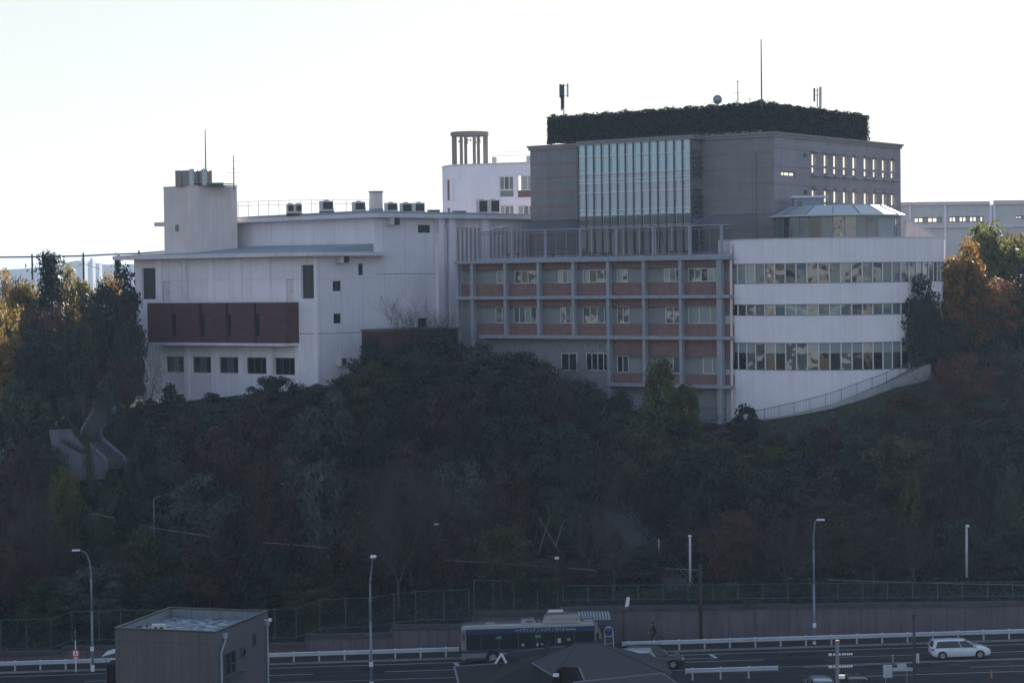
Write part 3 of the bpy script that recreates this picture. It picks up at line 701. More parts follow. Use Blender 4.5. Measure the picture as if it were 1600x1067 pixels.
m = MB(); m.path([(a.x+wd*.4, Yk-.12, a.z+.2), (b.x+.3, Yk-.12, a.z+.12), (b.x+2.3, Yk-.12, a.z+.12)], .05); m.path([(a.x+wd*.62, Yk-.1, a.z), (a.x+wd*.62, Yk-.1, b.z)], .04); m.build('pipe', STEELD, t)
for i, f in enumerate((.53, .60, .68, .75)): pass
m = MB()
for f in (.53, .60, .70, .77): m.path([(a.x+wd*f, Yk+.5, b.z-.1), (a.x+wd*f-.02, Yk+.5, b.z+.35), (a.x+wd*f+(.12 if f > .65 else -.12), Yk+.5, b.z+.65)], .015, 4)
m.build('vent_pipe', STEELD, t)
a2 = at(331, 291.5, Yk-.3); b2 = at(349, 285.5, Yk-.3); m = MB(); m.box(a2.x, b2.x, Yk-.2, Yk+.9, a2.z, b2.z); m.build('pump_cabinet', GREENP, t)
def mast(name, px, y0, y1, Y, label, r=.05, elems=(), cat='antenna', extra=None):
    p = at(px, y1, Y); q_ = at(px, y0, Y); t = thing(name, (p.x, p.y, p.z), label, cat); m = MB()
    m.tube(p-Vector((0, 0, .3)), Vector((p.x, p.y, (p.z+q_.z)/2)), r, r*.85, 6); m.tube(Vector((p.x, p.y, (p.z+q_.z)/2)), Vector((p.x, p.y, q_.z)), r*.85, r*.6, 6); m.build('mast', STEELD, t)
    for yy, hw, ang in elems:
        z = at(px, yy, Y).z; m = MB(); c, s_ = math.cos(ang), math.sin(ang)
        m.tube((p.x-hw*c, p.y-hw*s_, z), (p.x+hw*c, p.y+hw*s_, z+.0), .016, .016, 4)
        for k in np.linspace(-hw, hw, 5): m.tube((p.x+k*c-.25*s_, p.y+k*s_+.25*c, z), (p.x+k*c+.25*s_, p.y+k*s_-.25*c, z), .012, .012, 4)
        m.build('crossbar', STEELD, t)
    return t
mast('lightning_rod', 321.5, 203, 268, 226, 'tall thin lightning rod above the water tanks', .075, cat='lightning rod')
mast('aerial', 365.5, 243, 293, 225, 'thin television aerial with short crossbars on the stair tower', .07, [(252, .35, 0), (264, .3, 0), (270, .75, .2), (277, .6, .1)])
# low brown annex
an = thing('annex', (*at(620, 560, 211).xy, 17.8), 'low brown flat annex half hidden by shrubs in front of the hall side wall', 'building')
a = at(565, 517.5, 212.6); b = at(640, 515, 211.5); c = at(716, 519, 216)
m = MB(); m.prism([(a.x, a.y), (b.x, b.y), (c.x, c.y), (c.x-5, c.y+2.2), (a.x+2, a.y+3.1)], 17.2, [a.z, a.z, a.z, a.z, a.z]); m.build('wall', BROWN, an)
m = MB(); m.prism([(a.x-.1, a.y-.08), (b.x, b.y-.12), (c.x+.1, c.y-.1), (c.x-4.9, c.y+2.2), (a.x+1.9, a.y+3.2)], a.z+.003, a.z+.2); m.build('coping', STEELD, an)
# ================================================================== GREY TOWER BLOCK
CO = at(1209, 230, 214)
TL = Fr((CO.x, CO.y), (-.802, .597)); TL.v = Vector((.597, .802))
TR = Fr((CO.x, CO.y), (.597, .802)); TR.v = Vector((-.802, .597))
wl = TL.hit(829, 300)[0]; wr = TR.hit(1407.5, 300)[0]; ztop = TL.hit(1208, 209)[1]; zbt = 17.0
tb = thing('tower_block', (CO.x, CO.y+15, 17), 'big square grey tiled tower block with a glass curtain wall', 'building')
cw0 = TL.hit(1080, 300, -2.2)[0]; cw1 = TL.hit(904, 300, -2.2)[0]
mb = MB(); zq = ztop-.0
mb.m = 0; holed(mb, TL, 0, wl, zbt, ztop, [], 0)
rw1 = [(1268.1, 1273.6), (1287.2, 1292.7), (1302, 1307.6), (1317, 1322.6), (1332, 1337.6), (1349.6, 1355), (1363.9, 1369), (1378.2, 1383.3), (1391.9, 1397)]
holes = []
for i, (a, b) in enumerate(rw1):
    yt = 240.2+ (a-1268)*.083; yb = 270+(a-1268)*.066
    h = TR.rect(a, b+1.2, yt, yb); h = (h[0], h[1], TR.hit(1268, 240)[1], TR.hit(1268, 270)[1]); h = (h[0], h[1], h[3], h[2])
    holes.append(h); holes.append((h[0], h[1], h[2]-3.85, h[3]-3.85))
    holes.append((h[0], h[1], h[2]-7.7, h[3]-7.7))
sm = TR.rect(1220.5, 1244, 268, 276)
mb.m = 1; holed(mb, TR, 0, wr, zbt, ztop, holes+[sm], 0, .45)
far = [TL.pt(wl, 0, zbt), TL.pt(wl, wr, zbt), TL.pt(wl, wr, ztop), TL.pt(wl, 0, ztop)]
mb.face(far); mb.face([TL.pt(wl, wr, zbt), TL.pt(0, wr, zbt), TL.pt(0, wr, ztop), TL.pt(wl, wr, ztop)])
mb.face([TL.pt(0, 0, ztop-.3), TL.pt(wl, 0, ztop-.3), TL.pt(wl, wr, ztop-.3), TL.pt(0, wr, ztop-.3)])
mb.build('wall', [TILE, TILER], tb)
m = MB()
for (fr, e) in ((TL, wl), (TR, wr)):
    m.fb(fr, -.28, e+.28, -.3, .3, ztop+.002, ztop+.2); m.fb(fr, -.15, e+.15, -.15, -.003, ztop-.3, ztop)
m.fb(TL, -.28, wl+.28, wr-.3, wr+.3, ztop, ztop+.2); m.fb(TL, wl-.3, wl+.3, .3, wr-.3, ztop+.001, ztop+.201)
m.build('cornice', M('cornice concrete', (.27, .25, .26), .8, .1, 1), tb)
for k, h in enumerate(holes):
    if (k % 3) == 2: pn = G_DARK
    else: pn = G_GLOWBLIND
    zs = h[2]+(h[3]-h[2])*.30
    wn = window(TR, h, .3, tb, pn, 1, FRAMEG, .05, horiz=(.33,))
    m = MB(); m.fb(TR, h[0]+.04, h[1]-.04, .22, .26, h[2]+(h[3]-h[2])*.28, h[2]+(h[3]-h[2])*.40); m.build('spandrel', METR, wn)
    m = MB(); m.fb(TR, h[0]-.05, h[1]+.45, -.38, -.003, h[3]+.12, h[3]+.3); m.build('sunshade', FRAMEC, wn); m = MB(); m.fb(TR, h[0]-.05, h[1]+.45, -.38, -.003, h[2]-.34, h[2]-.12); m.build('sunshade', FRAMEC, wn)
window(TR, sm, .3, tb, G_GLOWBLIND, 3, FRAMEG, .12)
m = MB(); h = TR.rect(1256, 1259.5, 240, 246); m.fb(TR, h[0], h[1], -.15, -.003, h[2], h[3]); h2 = (h[0], h[1], h[2]-3.85, h[3]-3.85); m.fb(TR, h2[0], h2[1], -.15, -.003, h2[2], h2[3]); m.build('vent', STEELD, tb)
# drain pipes and joints
m = MB()
for x in (1181,): s = TL.hit(x, 300, -.08)[0]; m.tube(TL.pt(s, -.08, 30), TL.pt(s, -.08, ztop-2), .05, .05, 6)
m.build('drain_pipe', FRAMEG, tb)
# glazed bay
zc1 = TL.hit(1079, 217.6, -2.2)[1]; zc0 = TL.hit(1079, 397, -2.2)[1]
bay = M('bay metal cladding', (.20, .215, .23), .55, .06, 1, brick=(.4, 60, .02, .55))
mb = MB(); mb.fb(TL, cw0-.45, cw1+.15, -2.35, -.003, zc1+.003, zc1+.45)
for r0, r1 in ((213, 236), (279, 296), (341, 352)):
    za = TL.hit(1090, r1, -1)[1]; zb_ = TL.hit(1090, r0, -1)[1]; mb.fb(TL, cw0-.02, cw0+.1, -2.2, -.003, za, min(zb_, zc1))
mb.fb(TL, cw1-.1, cw1+.02, -2.2, -.003, zc0, zc1)
mb.build('bay_cladding', bay, tb)
rows = [217.6, 236.6, 264.5, 274.7, 280.3, 295.3, 324, 331.8, 350, 397]
kinds = [G_TEAL, G_TEAL, G_LILAC, G_TEAL, G_LILAC, G_LILAC, G_TEAL, G_BLUE, G_BLUE]
zz = [TL.hit(1079, y, -2.2)[1] for y in rows]
cols_ = 14; sw_ = (cw1-cw0)/cols_
cwp = [MB() for _ in range(cols_)]
for i in range(cols_):
    a0 = cw0+sw_*i; a1 = a0+sw_; m = MB(); mats = [G_TEAL, G_LILAC, G_BLUE]
    for k in range(len(zz)-1):
        m.m = mats.index(kinds[k])
        if k == 1 and i in (0, 1, 2): pass
        e1, e2 = rnd.uniform(-.02, .02), rnd.uniform(-.02, .02); m.face([TL.pt(a0+.05, -2.18+e1, zz[k+1]+.02), TL.pt(a1-.05, -2.18-e1, zz[k+1]+.02), TL.pt(a1-.05, -2.18-e1+e2, zz[k]-.02), TL.pt(a0+.05, -2.18+e1+e2, zz[k]-.02)])
    if i in (4, 5, 9, 12): m.m = 2
    m.build('glass_column', mats, tb)
    m = MB(); m.fb(TL, a0-.09, a0+.09, -2.28, -2.203, zc0, zc1); m.build('fin', FIND, tb)
m = MB(); m.fb(TL, cw1-.11, cw1+.11, -2.30, -2.203, zc0, zc1); m.build('fin', FIND, tb)
m = MB()
for z in zz[:-1]: m.fb(TL, cw0+.09, cw1-.09, -2.27, -2.205, z-.055, z+.055)
for y in (246, 256, 290, 304, 314): 
    z = TL.hit(1079, y, -2.2)[1]
    m.fb(TL, cw0+.11, cw0+sw_-.11, -2.27, -2.2, z-.03, z+.03); m.fb(TL, cw1-sw_+.11, cw1-.11, -2.27, -2.2, z-.03, z+.03)
for i in range(cols_):
    a0 = cw0+sw_*i+sw_*.80; m.fb(TL, a0-.022, a0+.022, -2.25, -2.206, zz[8], zz[0]-.05)
m.build('transom', FRAMEW, tb)
# side of the bay: windows with horizontal fins
for (y0, y1) in ((237, 278), (297, 340), (353, 396)):
    z1 = TL.hit(1090, y0, -1)[1]; z0 = TL.hit(1090, y1, -1)[1]
    BF = Fr(TL.pt(cw0, -2.2, 0)[:2], (.597, .802)); BF.v = Vector((-.802, .597))
    w_ = window(BF, (.05, 2.15, z0, z1), .04, tb, G_WAVE, 3, FRAMEG, .09)
    m = MB()
    for k in range(1, 5): z = z0+(z1-z0)*k/5; m.fb(BF, .0, 2.19, -.22, -.0, z-.035, z+.035)
    m.build('fin', FRAMEG, w_)
# the interior light fittings seen as small bright dashes on the glass are left to reflections
# entrance doors at the terrace under the bay
m = MB()
for k in range(0, 14, 2):
    a0 = cw0+sw_*k; m.fb(TL, a0+.2, a0+.28, -2.45, -2.42, zc0, zz[8]-.2); m.fb(TL, a0+.2, a0+1.3, -2.45, -2.42, zz[8]-.3, zz[8]-.2)
m.build('door_frame', FRAMEW, tb)
# hedge round the roof plant
HC = TL.pt(2.5, 1.7, 0); hz0 = ztop+.25; 
HL = Fr((HC[0], HC[1]), (-.802, .597)); HL.v = Vector((.597, .802)); HR = Fr((HC[0], HC[1]), (.597, .802)); HR.v = Vector((-.802, .597))
hl = HL.hit(858, 200)[0]; hr = HR.hit(1354, 200)[0]; hz1 = HL.hit(1190, 160.5)[1]; hzb = HL.hit(1190, 209)[1]
hz0 = ztop+.45
hedge = thing('hedge', (HC[0], HC[1]+8, ztop+.2), 'long dark clipped hedge screen around the roof edge of the grey tower block', 'hedge')
m = MB(); T_ = .7
m.fb(HL, 0, hl, 0, T_, hz0+.15, hz1-.2); m.fb(HR, T_+.01, hr, 0, T_, hz0+.15, hz1-.2); m.fb(HL, hl-T_, hl, T_+.01, hr, hz0+.15, hz1-.2); m.fb(HL, T_+.01, hl-T_-.01, hr-T_, hr, hz0+.15, hz1-.2)
m.build('core', M('hedge twigs', (.012, .02, .014), .95, .3, 3), hedge)
nr = np.random.RandomState(3)
def leafquads(C, size, nr, N=None):
    n = len(C)
    if N is None:
        a = nr.normal(size=(n, 3)); a /= np.linalg.norm(a, axis=1)[:, None]
        b = np.cross(a, nr.normal(size=(n, 3))); b /= np.linalg.norm(b, axis=1)[:, None]+1e-9
    else:
        N = N/(np.linalg.norm(N, axis=1)[:, None]+1e-9)+.42*nr.normal(size=(n, 3)); a = np.cross(N, nr.normal(size=(n, 3))); a /= np.linalg.norm(a, axis=1)[:, None]+1e-9
        b = np.cross(N, a); b /= np.linalg.norm(b, axis=1)[:, None]+1e-9
    s = size*(.6+.8*nr.rand(n))[:, None]; a = a*s*.6; b = b*s*.36
    V = np.stack([C+a, C+b, C-a, C-b], 1).reshape(-1, 3)
    return V
def quadmesh(name, V, mat, parent=None, org=(0, 0, 0)):
    n = len(V)//4; me = bpy.data.meshes.new(name); me.vertices.add(len(V)); me.vertices.foreach_set('co', (V-np.array(org)).astype('f').ravel())
    me.loops.add(n*4); me.loops.foreach_set('vertex_index', np.arange(n*4, dtype='i')); me.polygons.add(n)
    me.polygons.foreach_set('loop_start', np.arange(0, n*4, 4, dtype='i'))
    me.update(calc_edges=True); me.validate(); me.materials.append(mat)
    o = bpy.data.objects.new(name, me); col.objects.link(o)
    if parent is not None: o.parent = parent; o.location = Vector(org)-worg(parent)
    else: o.location = org
    W[o.name] = Vector(org)
    return o
P = []
for fr, L_ in ((HL, hl), (HR, hr)):
    n = int(L_*320); s = nr.rand(n)*(L_+.4)-.2; z = hz0+(hz1-hz0)*nr.rand(n)
    wv = .08*np.sin(s*1.7)+.06*np.sin(s*4.1); d = -.05-.22*nr.rand(n)+1.3*wv*nr.rand(n)
    P += [fr.pt(a, b, c) for a, b, c in zip(s, d, z)]
    n = int(L_*130); s = nr.rand(n)*L_; P += [fr.pt(a, T_*nr.rand(), hz1-.2+.2*nr.rand()**2*1.6+.09*math.sin(a*2.3)+.06*math.sin(a*7.1)+(.35*nr.rand() if nr.rand() < .03 else 0)) for a in s]
for e_fr, dd in ((HL, hl), (HR, hr)):
    for k in range(1500): P.append(e_fr.pt(dd+.02+.15*nr.rand()+.12*math.sin(nr.rand()*9), T_*nr.rand()*1.2, hz0+(hz1-hz0)*nr.rand()))
for x_ in (1190+3, 1190-4, 1210, 862, 1340, 1282): 
    fr = HL if x_ < 1191 else HR; s = fr.hit(x_, 160)[0]
    for k in range(60): P.append(fr.pt(s+nr.normal()*.25, .3+nr.normal()*.2, hz1+.05+abs(nr.normal())*.12))
quadmesh('foliage', leafquads(np.array(P), .20, nr), L_DARK, hedge, (HC[0], HC[1], ztop))
m = MB()
for fr, L_ in ((HL, hl), (HR, hr)):
    for s in np.arange(.3, L_, 1.9): m.fb(fr, s, s+.12, .2, .32, ztop-.28, hz0+.2)
    m.fb(fr, .0, L_, .38, .44, ztop+.5, ztop+.56)
m.build('support_frame', STEEL, hedge)
# roof antennas
def panel_antenna(px, y0, y1, Y, bars, label):
    p = at(px, y1, Y); t = thing('cell_antenna', (p.x, Y, p.z), label, 'antenna', None)
    for dx, a, b, r, mt in bars:
        q0 = at(px+dx, b, Y); q1 = at(px+dx, a, Y); m = MB()
        if r > .08: m.box(q0.x-r, q0.x+r, Y-.1, Y+.1, q0.z, q1.z); m.build('panel', mt, t)
        else: m.tube(q0, q1, r, r, 6); m.build('pole', mt, t)
    m = MB()
    for yy in (y0+3.5, y0+ (y1-y0)*.38):
        xa = at(px+min(b[0] for b in bars), yy, Y); xb = at(px+max(b[0] for b in bars), yy, Y); m.tube(xa, xb, .025, .025, 5)
    m.build('bracket', STEELD, t)
panel_antenna(881, 131, 180, 226, [(0, 131, 182, .06, STEELD), (-5, 132, 153, .14, STEELD), (-3.2, 150, 173, .11, STEELD), (6, 131, 152, .10, STEEL), (-1.4, 133, 170, .10, STEELD)], 'dark mobile phone antenna with upright panels at the left end of the hedge')
panel_antenna(1277, 138, 168, 232, [(0, 138, 168, .06, STEELD), (5, 136, 168, .13, STEEL), (3.4, 139, 168, .05, STEELD), (-4.6, 138, 159, .09, STEELD)], 'mobile phone antenna with slim panels at the right end of the hedge')
mast('lightning_rod', 1190, 62, 162, 216, 'very tall thin lightning rod at the front corner of the hedge', .085, cat='lightning rod')
mast('aerial', 1153, 125, 162, 222, 'small aerial with crossbars right of the satellite dish', .06, [(128, .15, .5), (145.5, .55, .35)])
mast('aerial', 1171, 153, 162, 222, 'tiny flat aerial low beside the tall lightning rod', .03, [(155, .45, .2)])
p = at(1121, 156, 219); t = thing('satellite_dish', (p.x, 219, p.z-.8), 'round grey satellite dish peeking above the hedge', 'satellite dish')
m = MB(); m.smooth = True; m.lathe((p.x, 219, p.z), [(.02, .16), (.2, .14), (.36, .07), (.47, -.02), (.49, -.05)], 20, 'y'); m.build('dish', STEEL, t)
m = MB(); m.tube((p.x, 219.2, p.z-1), (p.x, 219.2, p.z), .05, .05); m.build('mount', STEELD, t)
m = MB(); m.tube((p.x, 219-.05, p.z-.45), (p.x, 218.5, p.z-.05), .02, .02); m.lathe((p.x, 218.45, p.z-.05), [(.07, 0), (.07, .12)], 8, 'y'); m.build('feed', STEELD, t)

# ================================================================== BALCONIED WING
WO = at(1141, 450, 200); WF = Fr((WO.x, WO.y), (-.82, .57)); WF.v = Vector((.57, .82))
wing = thing('balconied_wing', (WO.x-10, WO.y+6, 15.5), 'long grey framed wing with red louvred balcony bays in front of the tower block', 'building')
sL = WF.hit(712, 450)[0]
def wz(y, x=947): return WF.hit(x, y)[1]
zs = [(wz(408.6), wz(404.4)), (wz(466.9), wz(461.9)), (wz(529.8), wz(524.6)), (wz(605.5, 1060), wz(600.5, 1060))]
sC3 = WF.hit(949, 560)[0]; s3l = WF.hit(795, 527)[0]
zg = 14.5
for k, (a, b) in enumerate(zs):
    e = [sL, sL, s3l+3.6, sC3+.2][k]; m = MB()
    m.fb(WF, -.0, e+.1, -.12, 1.15, a, b)
    m.build('slab_band', FRAMEC, wing)
m = MB()
for s in np.arange(2.2, sL, 3.45):
    for k, (a, b) in enumerate(zs):
        if k == 3 and s > sC3: continue
        if k == 2 and s > s3l+3: continue
        m.fb(WF, s, s+.035, -.125, -.121, a+.02, b-.02)
m.build('slab_joint', STEELD, wing)
colx = [711.5, 735, 786.5, 838.5, 892.8, 947, 1002.8, 1060.2, 1119.2]
cs = [WF.hit(x, 450)[0] for x in colx]
for i, s in enumerate(cs):
    wdt = .55 if i == 8 else .33
    for k in range(4):
        top = zs[k][0]-.003; bot = zs[k+1][1]+.003 if k < 3 else (zg if i == 8 else 17)
        if k == 2 and i < 5: continue
        if k == 3 and i < 5: continue
        if k == 3 and i not in (5, 8): continue
        if k == 1 and i < 2: bot = 18
        m = MB(); m.fb(WF, s-wdt, s, -.0, .62, bot, top); m.build('column', FRAMEC, wing)
# recessed wall, red louvres, windows
rows_ = [((409, 419), (420.5, 442), (442.2, 461.9)), ((467.5, 479), (479.2, 506), (506.2, 524.4)), ((531, 555.5), (555.7, 582.5), (582.7, 600.3))]
DW = 1.15
mb = MB(); roofz = zs[0][1]
mb.fb(WF, 0, sL, DW, 9.5, zg, roofz-.01)
mb.fb(WF, -.3, sC3, DW-.001, DW+1, zg, zs[3][0]-.001)
mb.build('wall', PALEG, wing)
# bays: frac windows (start, end, panes) in left-to-right fraction ; W types
B = {0: [(.0, .99, 0, '')],
 1: [(.6, .98, 2, 'bd')], 2: [(.1, .99, 4, 'dkwd')], 3: [(.42, .86, 3, 'pbp')], 4: [(.1, .99, 4, 'pkdw')], 5: [(.08, .42, 2, 'pw'), (.86, .99, 1, 'd')], 6: [(.42, .94, 3, 'pbk')], 7: [(.05, .99, 5, 'wwkpp')]}
B2 = {0: [], 1: [(.55, .98, 2, 'bb')], 2: [(.06, .99, 5, 'bbpdw')], 3: [(.48, .96, 3, 'dbw')], 4: [(.1, .99, 4, 'wdbw')], 5: [(.08, .45, 2, 'ww'), (.86, .99, 1, 'w')], 6: [(.45, .94, 2, 'dw')], 7: [(.04, .99, 3, 'ppp')]}
B3 = {5: [(.06, .42, 2, 'kd'), (.86, .99, 1, 'w')], 6: [(.66, .99, 1, 'b')], 7: [(.45, .99, 2, 'pp')]}
GM = {'b': G_BLUE, 'd': G_WAVE, 'k': G_DARK, 'w': G_WAVE, 'p': G_PALE}
for k, (ru, rm, rl) in enumerate(rows_):
    zu1 = zs[k][0]; zu0 = wz(ru[1]); zw1 = wz(rm[0]); zw0 = wz(rm[1]); zl0 = zs[k+1][1]
    for i in range(8):
        if k == 2 and i < 5: continue
        s1 = cs[i]-.33-.0; s0 = cs[i+1]
        if k == 1 and i == 0: continue
        m = MB(); m.fb(WF, s0, s1, .70, .78, zu0, zu1-.003); m.build('louvre_band', REDL, wing)
        m = MB(); m.fb(WF, s0, s1, .66, .78, zl0+.003, zw0-.02); m.build('louvre_band', REDL, wing)
        bays = (B, B2, B3)[k].get(i, [])
        for f0, f1, n, ty in bays:
            if not n: continue
            a = s1-(s1-s0)*f1; b = s1-(s1-s0)*f0
            window(WF, (a, b, zw0+.02, zw1-.02), DW-.09, wing, None, n, FRAMEW, .07, panes=[GM[c] for c in reversed(ty)])
    m = MB(); m.fb(WF, 0, cs[8]-.55, .70, .78, zu0-.25, zu1-.003); m.build('louvre_band', REDL, wing); m = MB(); m.fb(WF, 0, cs[8]-.55, .66, .78, zl0+.003, zw0-.02); m.build('louvre_band', REDL, wing)
# lower left storey: grey wall and windows without louvres
for a, b in ((907, 944), (868, 893)):
    window(WF, WF.rect(a, b, 552, 580), DW-.09, wing, None, 4 if b-a > 35 else 2, FRAMEW, .08, panes=[G_DARK]*4)
m = MB()
for x in (915.5, 935, 948): 
    s, z = WF.hit(x, 541.5, DW); c = WF.pt(s, DW-.05, z); m.tube(WF.pt(s, DW-.12, z), WF.pt(s, DW, z), .22, .22, 12)
m.build('vent', FRAMEC, wing)
# basement passage railing
m = MB(); zr0 = WF.hit(1100, 656)[1]; zr1 = WF.hit(1100, 637)[1]
for s in np.arange(.7, cs[5], .16): m.tube(WF.pt(s, .1, zr0), WF.pt(s, .1, zr1), .012, .012, 4)
m.tube(WF.pt(.7, .1, zr1), WF.pt(cs[5], .1, zr1), .03, .03); m.tube(WF.pt(.7, .1, zr0), WF.pt(cs[5], .1, zr0), .02, .02)
m.build('railing', STEELD, wing)
m = MB(); p = WF.pt(WF.hit(1081, 612)[0], .9, WF.hit(1081, 616)[1]); m.lathe(p, [(.05, 0), (.16, .1), (.16, .3), (.05, .42)], 10); m.build('wall_lamp', M('reddish lamp', (.45, .16, .12), .5), wing)
# roof terrace: kerb, frame posts, net fence and canopy net
m = MB(); m.fb(WF, 0, sL-2.6, .35, .6, roofz+.002, wz(400.4)); m.build('terrace_kerb', FRAMEC, wing)
zk = wz(400.4); zrail = WF.hit(907, 358, .5)[1]
netf = thing('net_frame', WF.pt(10, .5, zk), 'steel framed net fence with posts and a canopy net over the wing roof terrace', 'net fence')
bigp = [748, 800.6, 853, 907.5, 964, 1021, 1079, 1128]
for x in bigp:
    s = WF.hit(x, 380, .48)[0]; m = MB(); m.fb(WF, s-.12, s+.12, .3, .52, roofz+.01, zrail+(0.0 if x != 800.6 else .75)); m.fb(WF, s-.2, s+.2, .22, .345, roofz+.01, roofz+.12); m.build('post', FRAMEC, netf)
m = MB(); s0, s1 = .1, WF.hit(748, 380, .48)[0]
m.tube(WF.pt(s0, .45, zrail), WF.pt(s1, .45, zrail), .06, .06); m.tube(WF.pt(s0, .62, zrail-.28), WF.pt(s1, .62, zrail-.28), .035, .035); m.tube(WF.pt(s0, .45, zk+.12), WF.pt(s1, .45, zk+.12), .03, .03)
for x in np.arange(757, 1140, 16.0):
    s = WF.hit(x, 380, .62)[0]; m.tube(WF.pt(s, .62, zk), WF.pt(s, .62, zrail-.28), .03, .03, 5)
zwall = TL.hit(950, 341)[1]
tsA = TL.hit(830, 341)[0]-.1; tsB = TL.hit(1140, 341)[0]
m.tube(WF.pt(s1, .45, zrail), TL.pt(tsA, -.06, zwall), .03, .03); m.tube(TL.pt(tsA, -.05, zwall), TL.pt(cw1+.3, -.05, zwall), .03, .03); m.tube(TL.pt(cw0-.3, -.05, zwall), TL.pt(0, -.05, zwall), .03, .03)
for x in (800.6, 964, 1079):
    s = WF.hit(x, 380, .5)[0]; m.tube(WF.pt(s, .45, zrail), WF.pt(s, 8 if x < 810 else 5.5, zwall-.1), .02, .02, 5)
m.build('rail', FRAMEC, netf)
NETD = netmat('dark safety net', (.06, .075, .10), .34); NETL = netmat('light net', (.07, .09, .12), .14)
m = MB(); m.face([WF.pt(s0, .55, zk), WF.pt(s1, .55, zk), WF.pt(s1, .55, zrail), WF.pt(s0, .55, zrail)]); m.build('net', NETL, netf)
m = MB(); m.face([WF.pt(s0, .45, zrail), WF.pt(s1, .45, zrail), TL.pt(tsA, -.1, zwall), TL.pt(cw1+.3, -.1, zwall)]); m.face([WF.pt(s0, .45, zrail), TL.pt(cw1+.3, -2.6, zwall), TL.pt(cw0-.3, -2.6, zwall), TL.pt(2, -.1, zwall)])
m.build('canopy_net', NETD, netf)
# terrace benches
def bench(px0, px1, y, Y, label):
    a = at(px0, y, Y); b = at(px1, y, Y); z0 = roofz; t = thing('terrace_table', ((a.x+b.x)/2, Y, z0), label, 'table', 'dark tables on the roof terrace')
    m = MB(); m.box(a.x, b.x, Y-.35, Y+.35, a.z-.05, a.z+.03); m.build('top', STEELD, t)
    for f in (.12, .88):
        x = a.x+(b.x-a.x)*f; m = MB(); m.box(x-.12, x+.12, Y-.2, Y+.2, z0, a.z-.052); m.build('leg', STEELD, t)
bench(791, 812, 397, 220, 'dark flat table on the terrace, by the left end of the net fence')
bench(861, 882, 397, 215, 'dark flat table on the terrace, in front of the tiled wall left of the glass')
bench(905, 952, 396, 211, 'long dark table on the terrace, at the left end of the glass bay')
bench(1002, 1018, 393, 206.5, 'dark table on the terrace, before the middle of the glass bay')
bench(1046, 1076, 392.5, 205, 'dark table on the terrace, at the right end of the glass bay')

# ================================================================== ROUND BANDED BUILDING
RCX, RCY, RR = 31.05, 208.3, 12.25
ub = thing('round_building', (RCX, RCY, 15.5), 'round white banded building with three ribbon window rows', 'building')
def rz(y): return at(1290, y, RCY-RR).z
PHI0, PHI1 = -62, 165
def ringpt(phi, r, z): a = R(phi); return (RCX+r*math.sin(a), RCY-r*math.cos(a), z)
def ring(mb, r0, r1, z0, z1, p0=PHI0, p1=PHI1, st=2.0):
    n = max(1, int(round((p1-p0)/st)))
    for i in range(n):
        a, b = p0+(p1-p0)*i/n, p0+(p1-p0)*(i+1)/n
        q = [ringpt(a, r1, z0), ringpt(b, r1, z0), ringpt(b, r0, z0), ringpt(a, r0, z0), ringpt(a, r1, z1), ringpt(b, r1, z1), ringpt(b, r0, z1), ringpt(a, r0, z1)]
        mb.mesh(q, [(3, 2, 1, 0), (4, 5, 6, 7), (0, 1, 5, 4), (2, 3, 7, 6)])
        if i == 0: mb.mesh(q, [(0, 4, 7, 3)])
        if i == n-1: mb.mesh(q, [(1, 2, 6, 5)])
WHITER = M('white ribbed panel', (.87, .82, .90), .7, .04, .5, streak=.05, brick=(.6, 40, .01, .86))
bands = [(rz(410.5), rz(372.3)), (rz(475), rz(442.5)), (rz(535.5), rz(493)), (13.0, rz(579))]
for a, b in bands:
    m = MB(); ring(m, RR-.4, RR, a, b); m.build('wall_band', WHITER, ub)
m = MB(); ring(m, RR-.45, RR+.05, bands[0][1]+.002, bands[0][1]+.08); m.build('parapet_cap', STEEL, ub)
wb = [(bands[1][1], bands[0][0]), (bands[2][1], bands[1][0]), (bands[3][1], bands[2][0])]
m = MB(); core_ = [ringpt(p, RR-1.2, 0)[:2] for p in range(-60, 300, 6)]; m.prism(core_, 13, bands[0][1]-1.05); m.build('core_wall', CONCD, ub)
for z in (): pass
sid = [ringpt(PHI0, RR-.2, 0), ringpt(PHI0, RR-1.2, 0)]
tys = ['bpbpbwwkbdwbddbwbbdwwwwwwwww', 'dkkwbdbppdbpbdwbbbbbbbbbbb', 'bkkdwkkwwokkokkkbkkkddwwww']
G_OR = glass('orange wall behind glass', (.30, .10, .05))
GM['o'] = G_WAVE
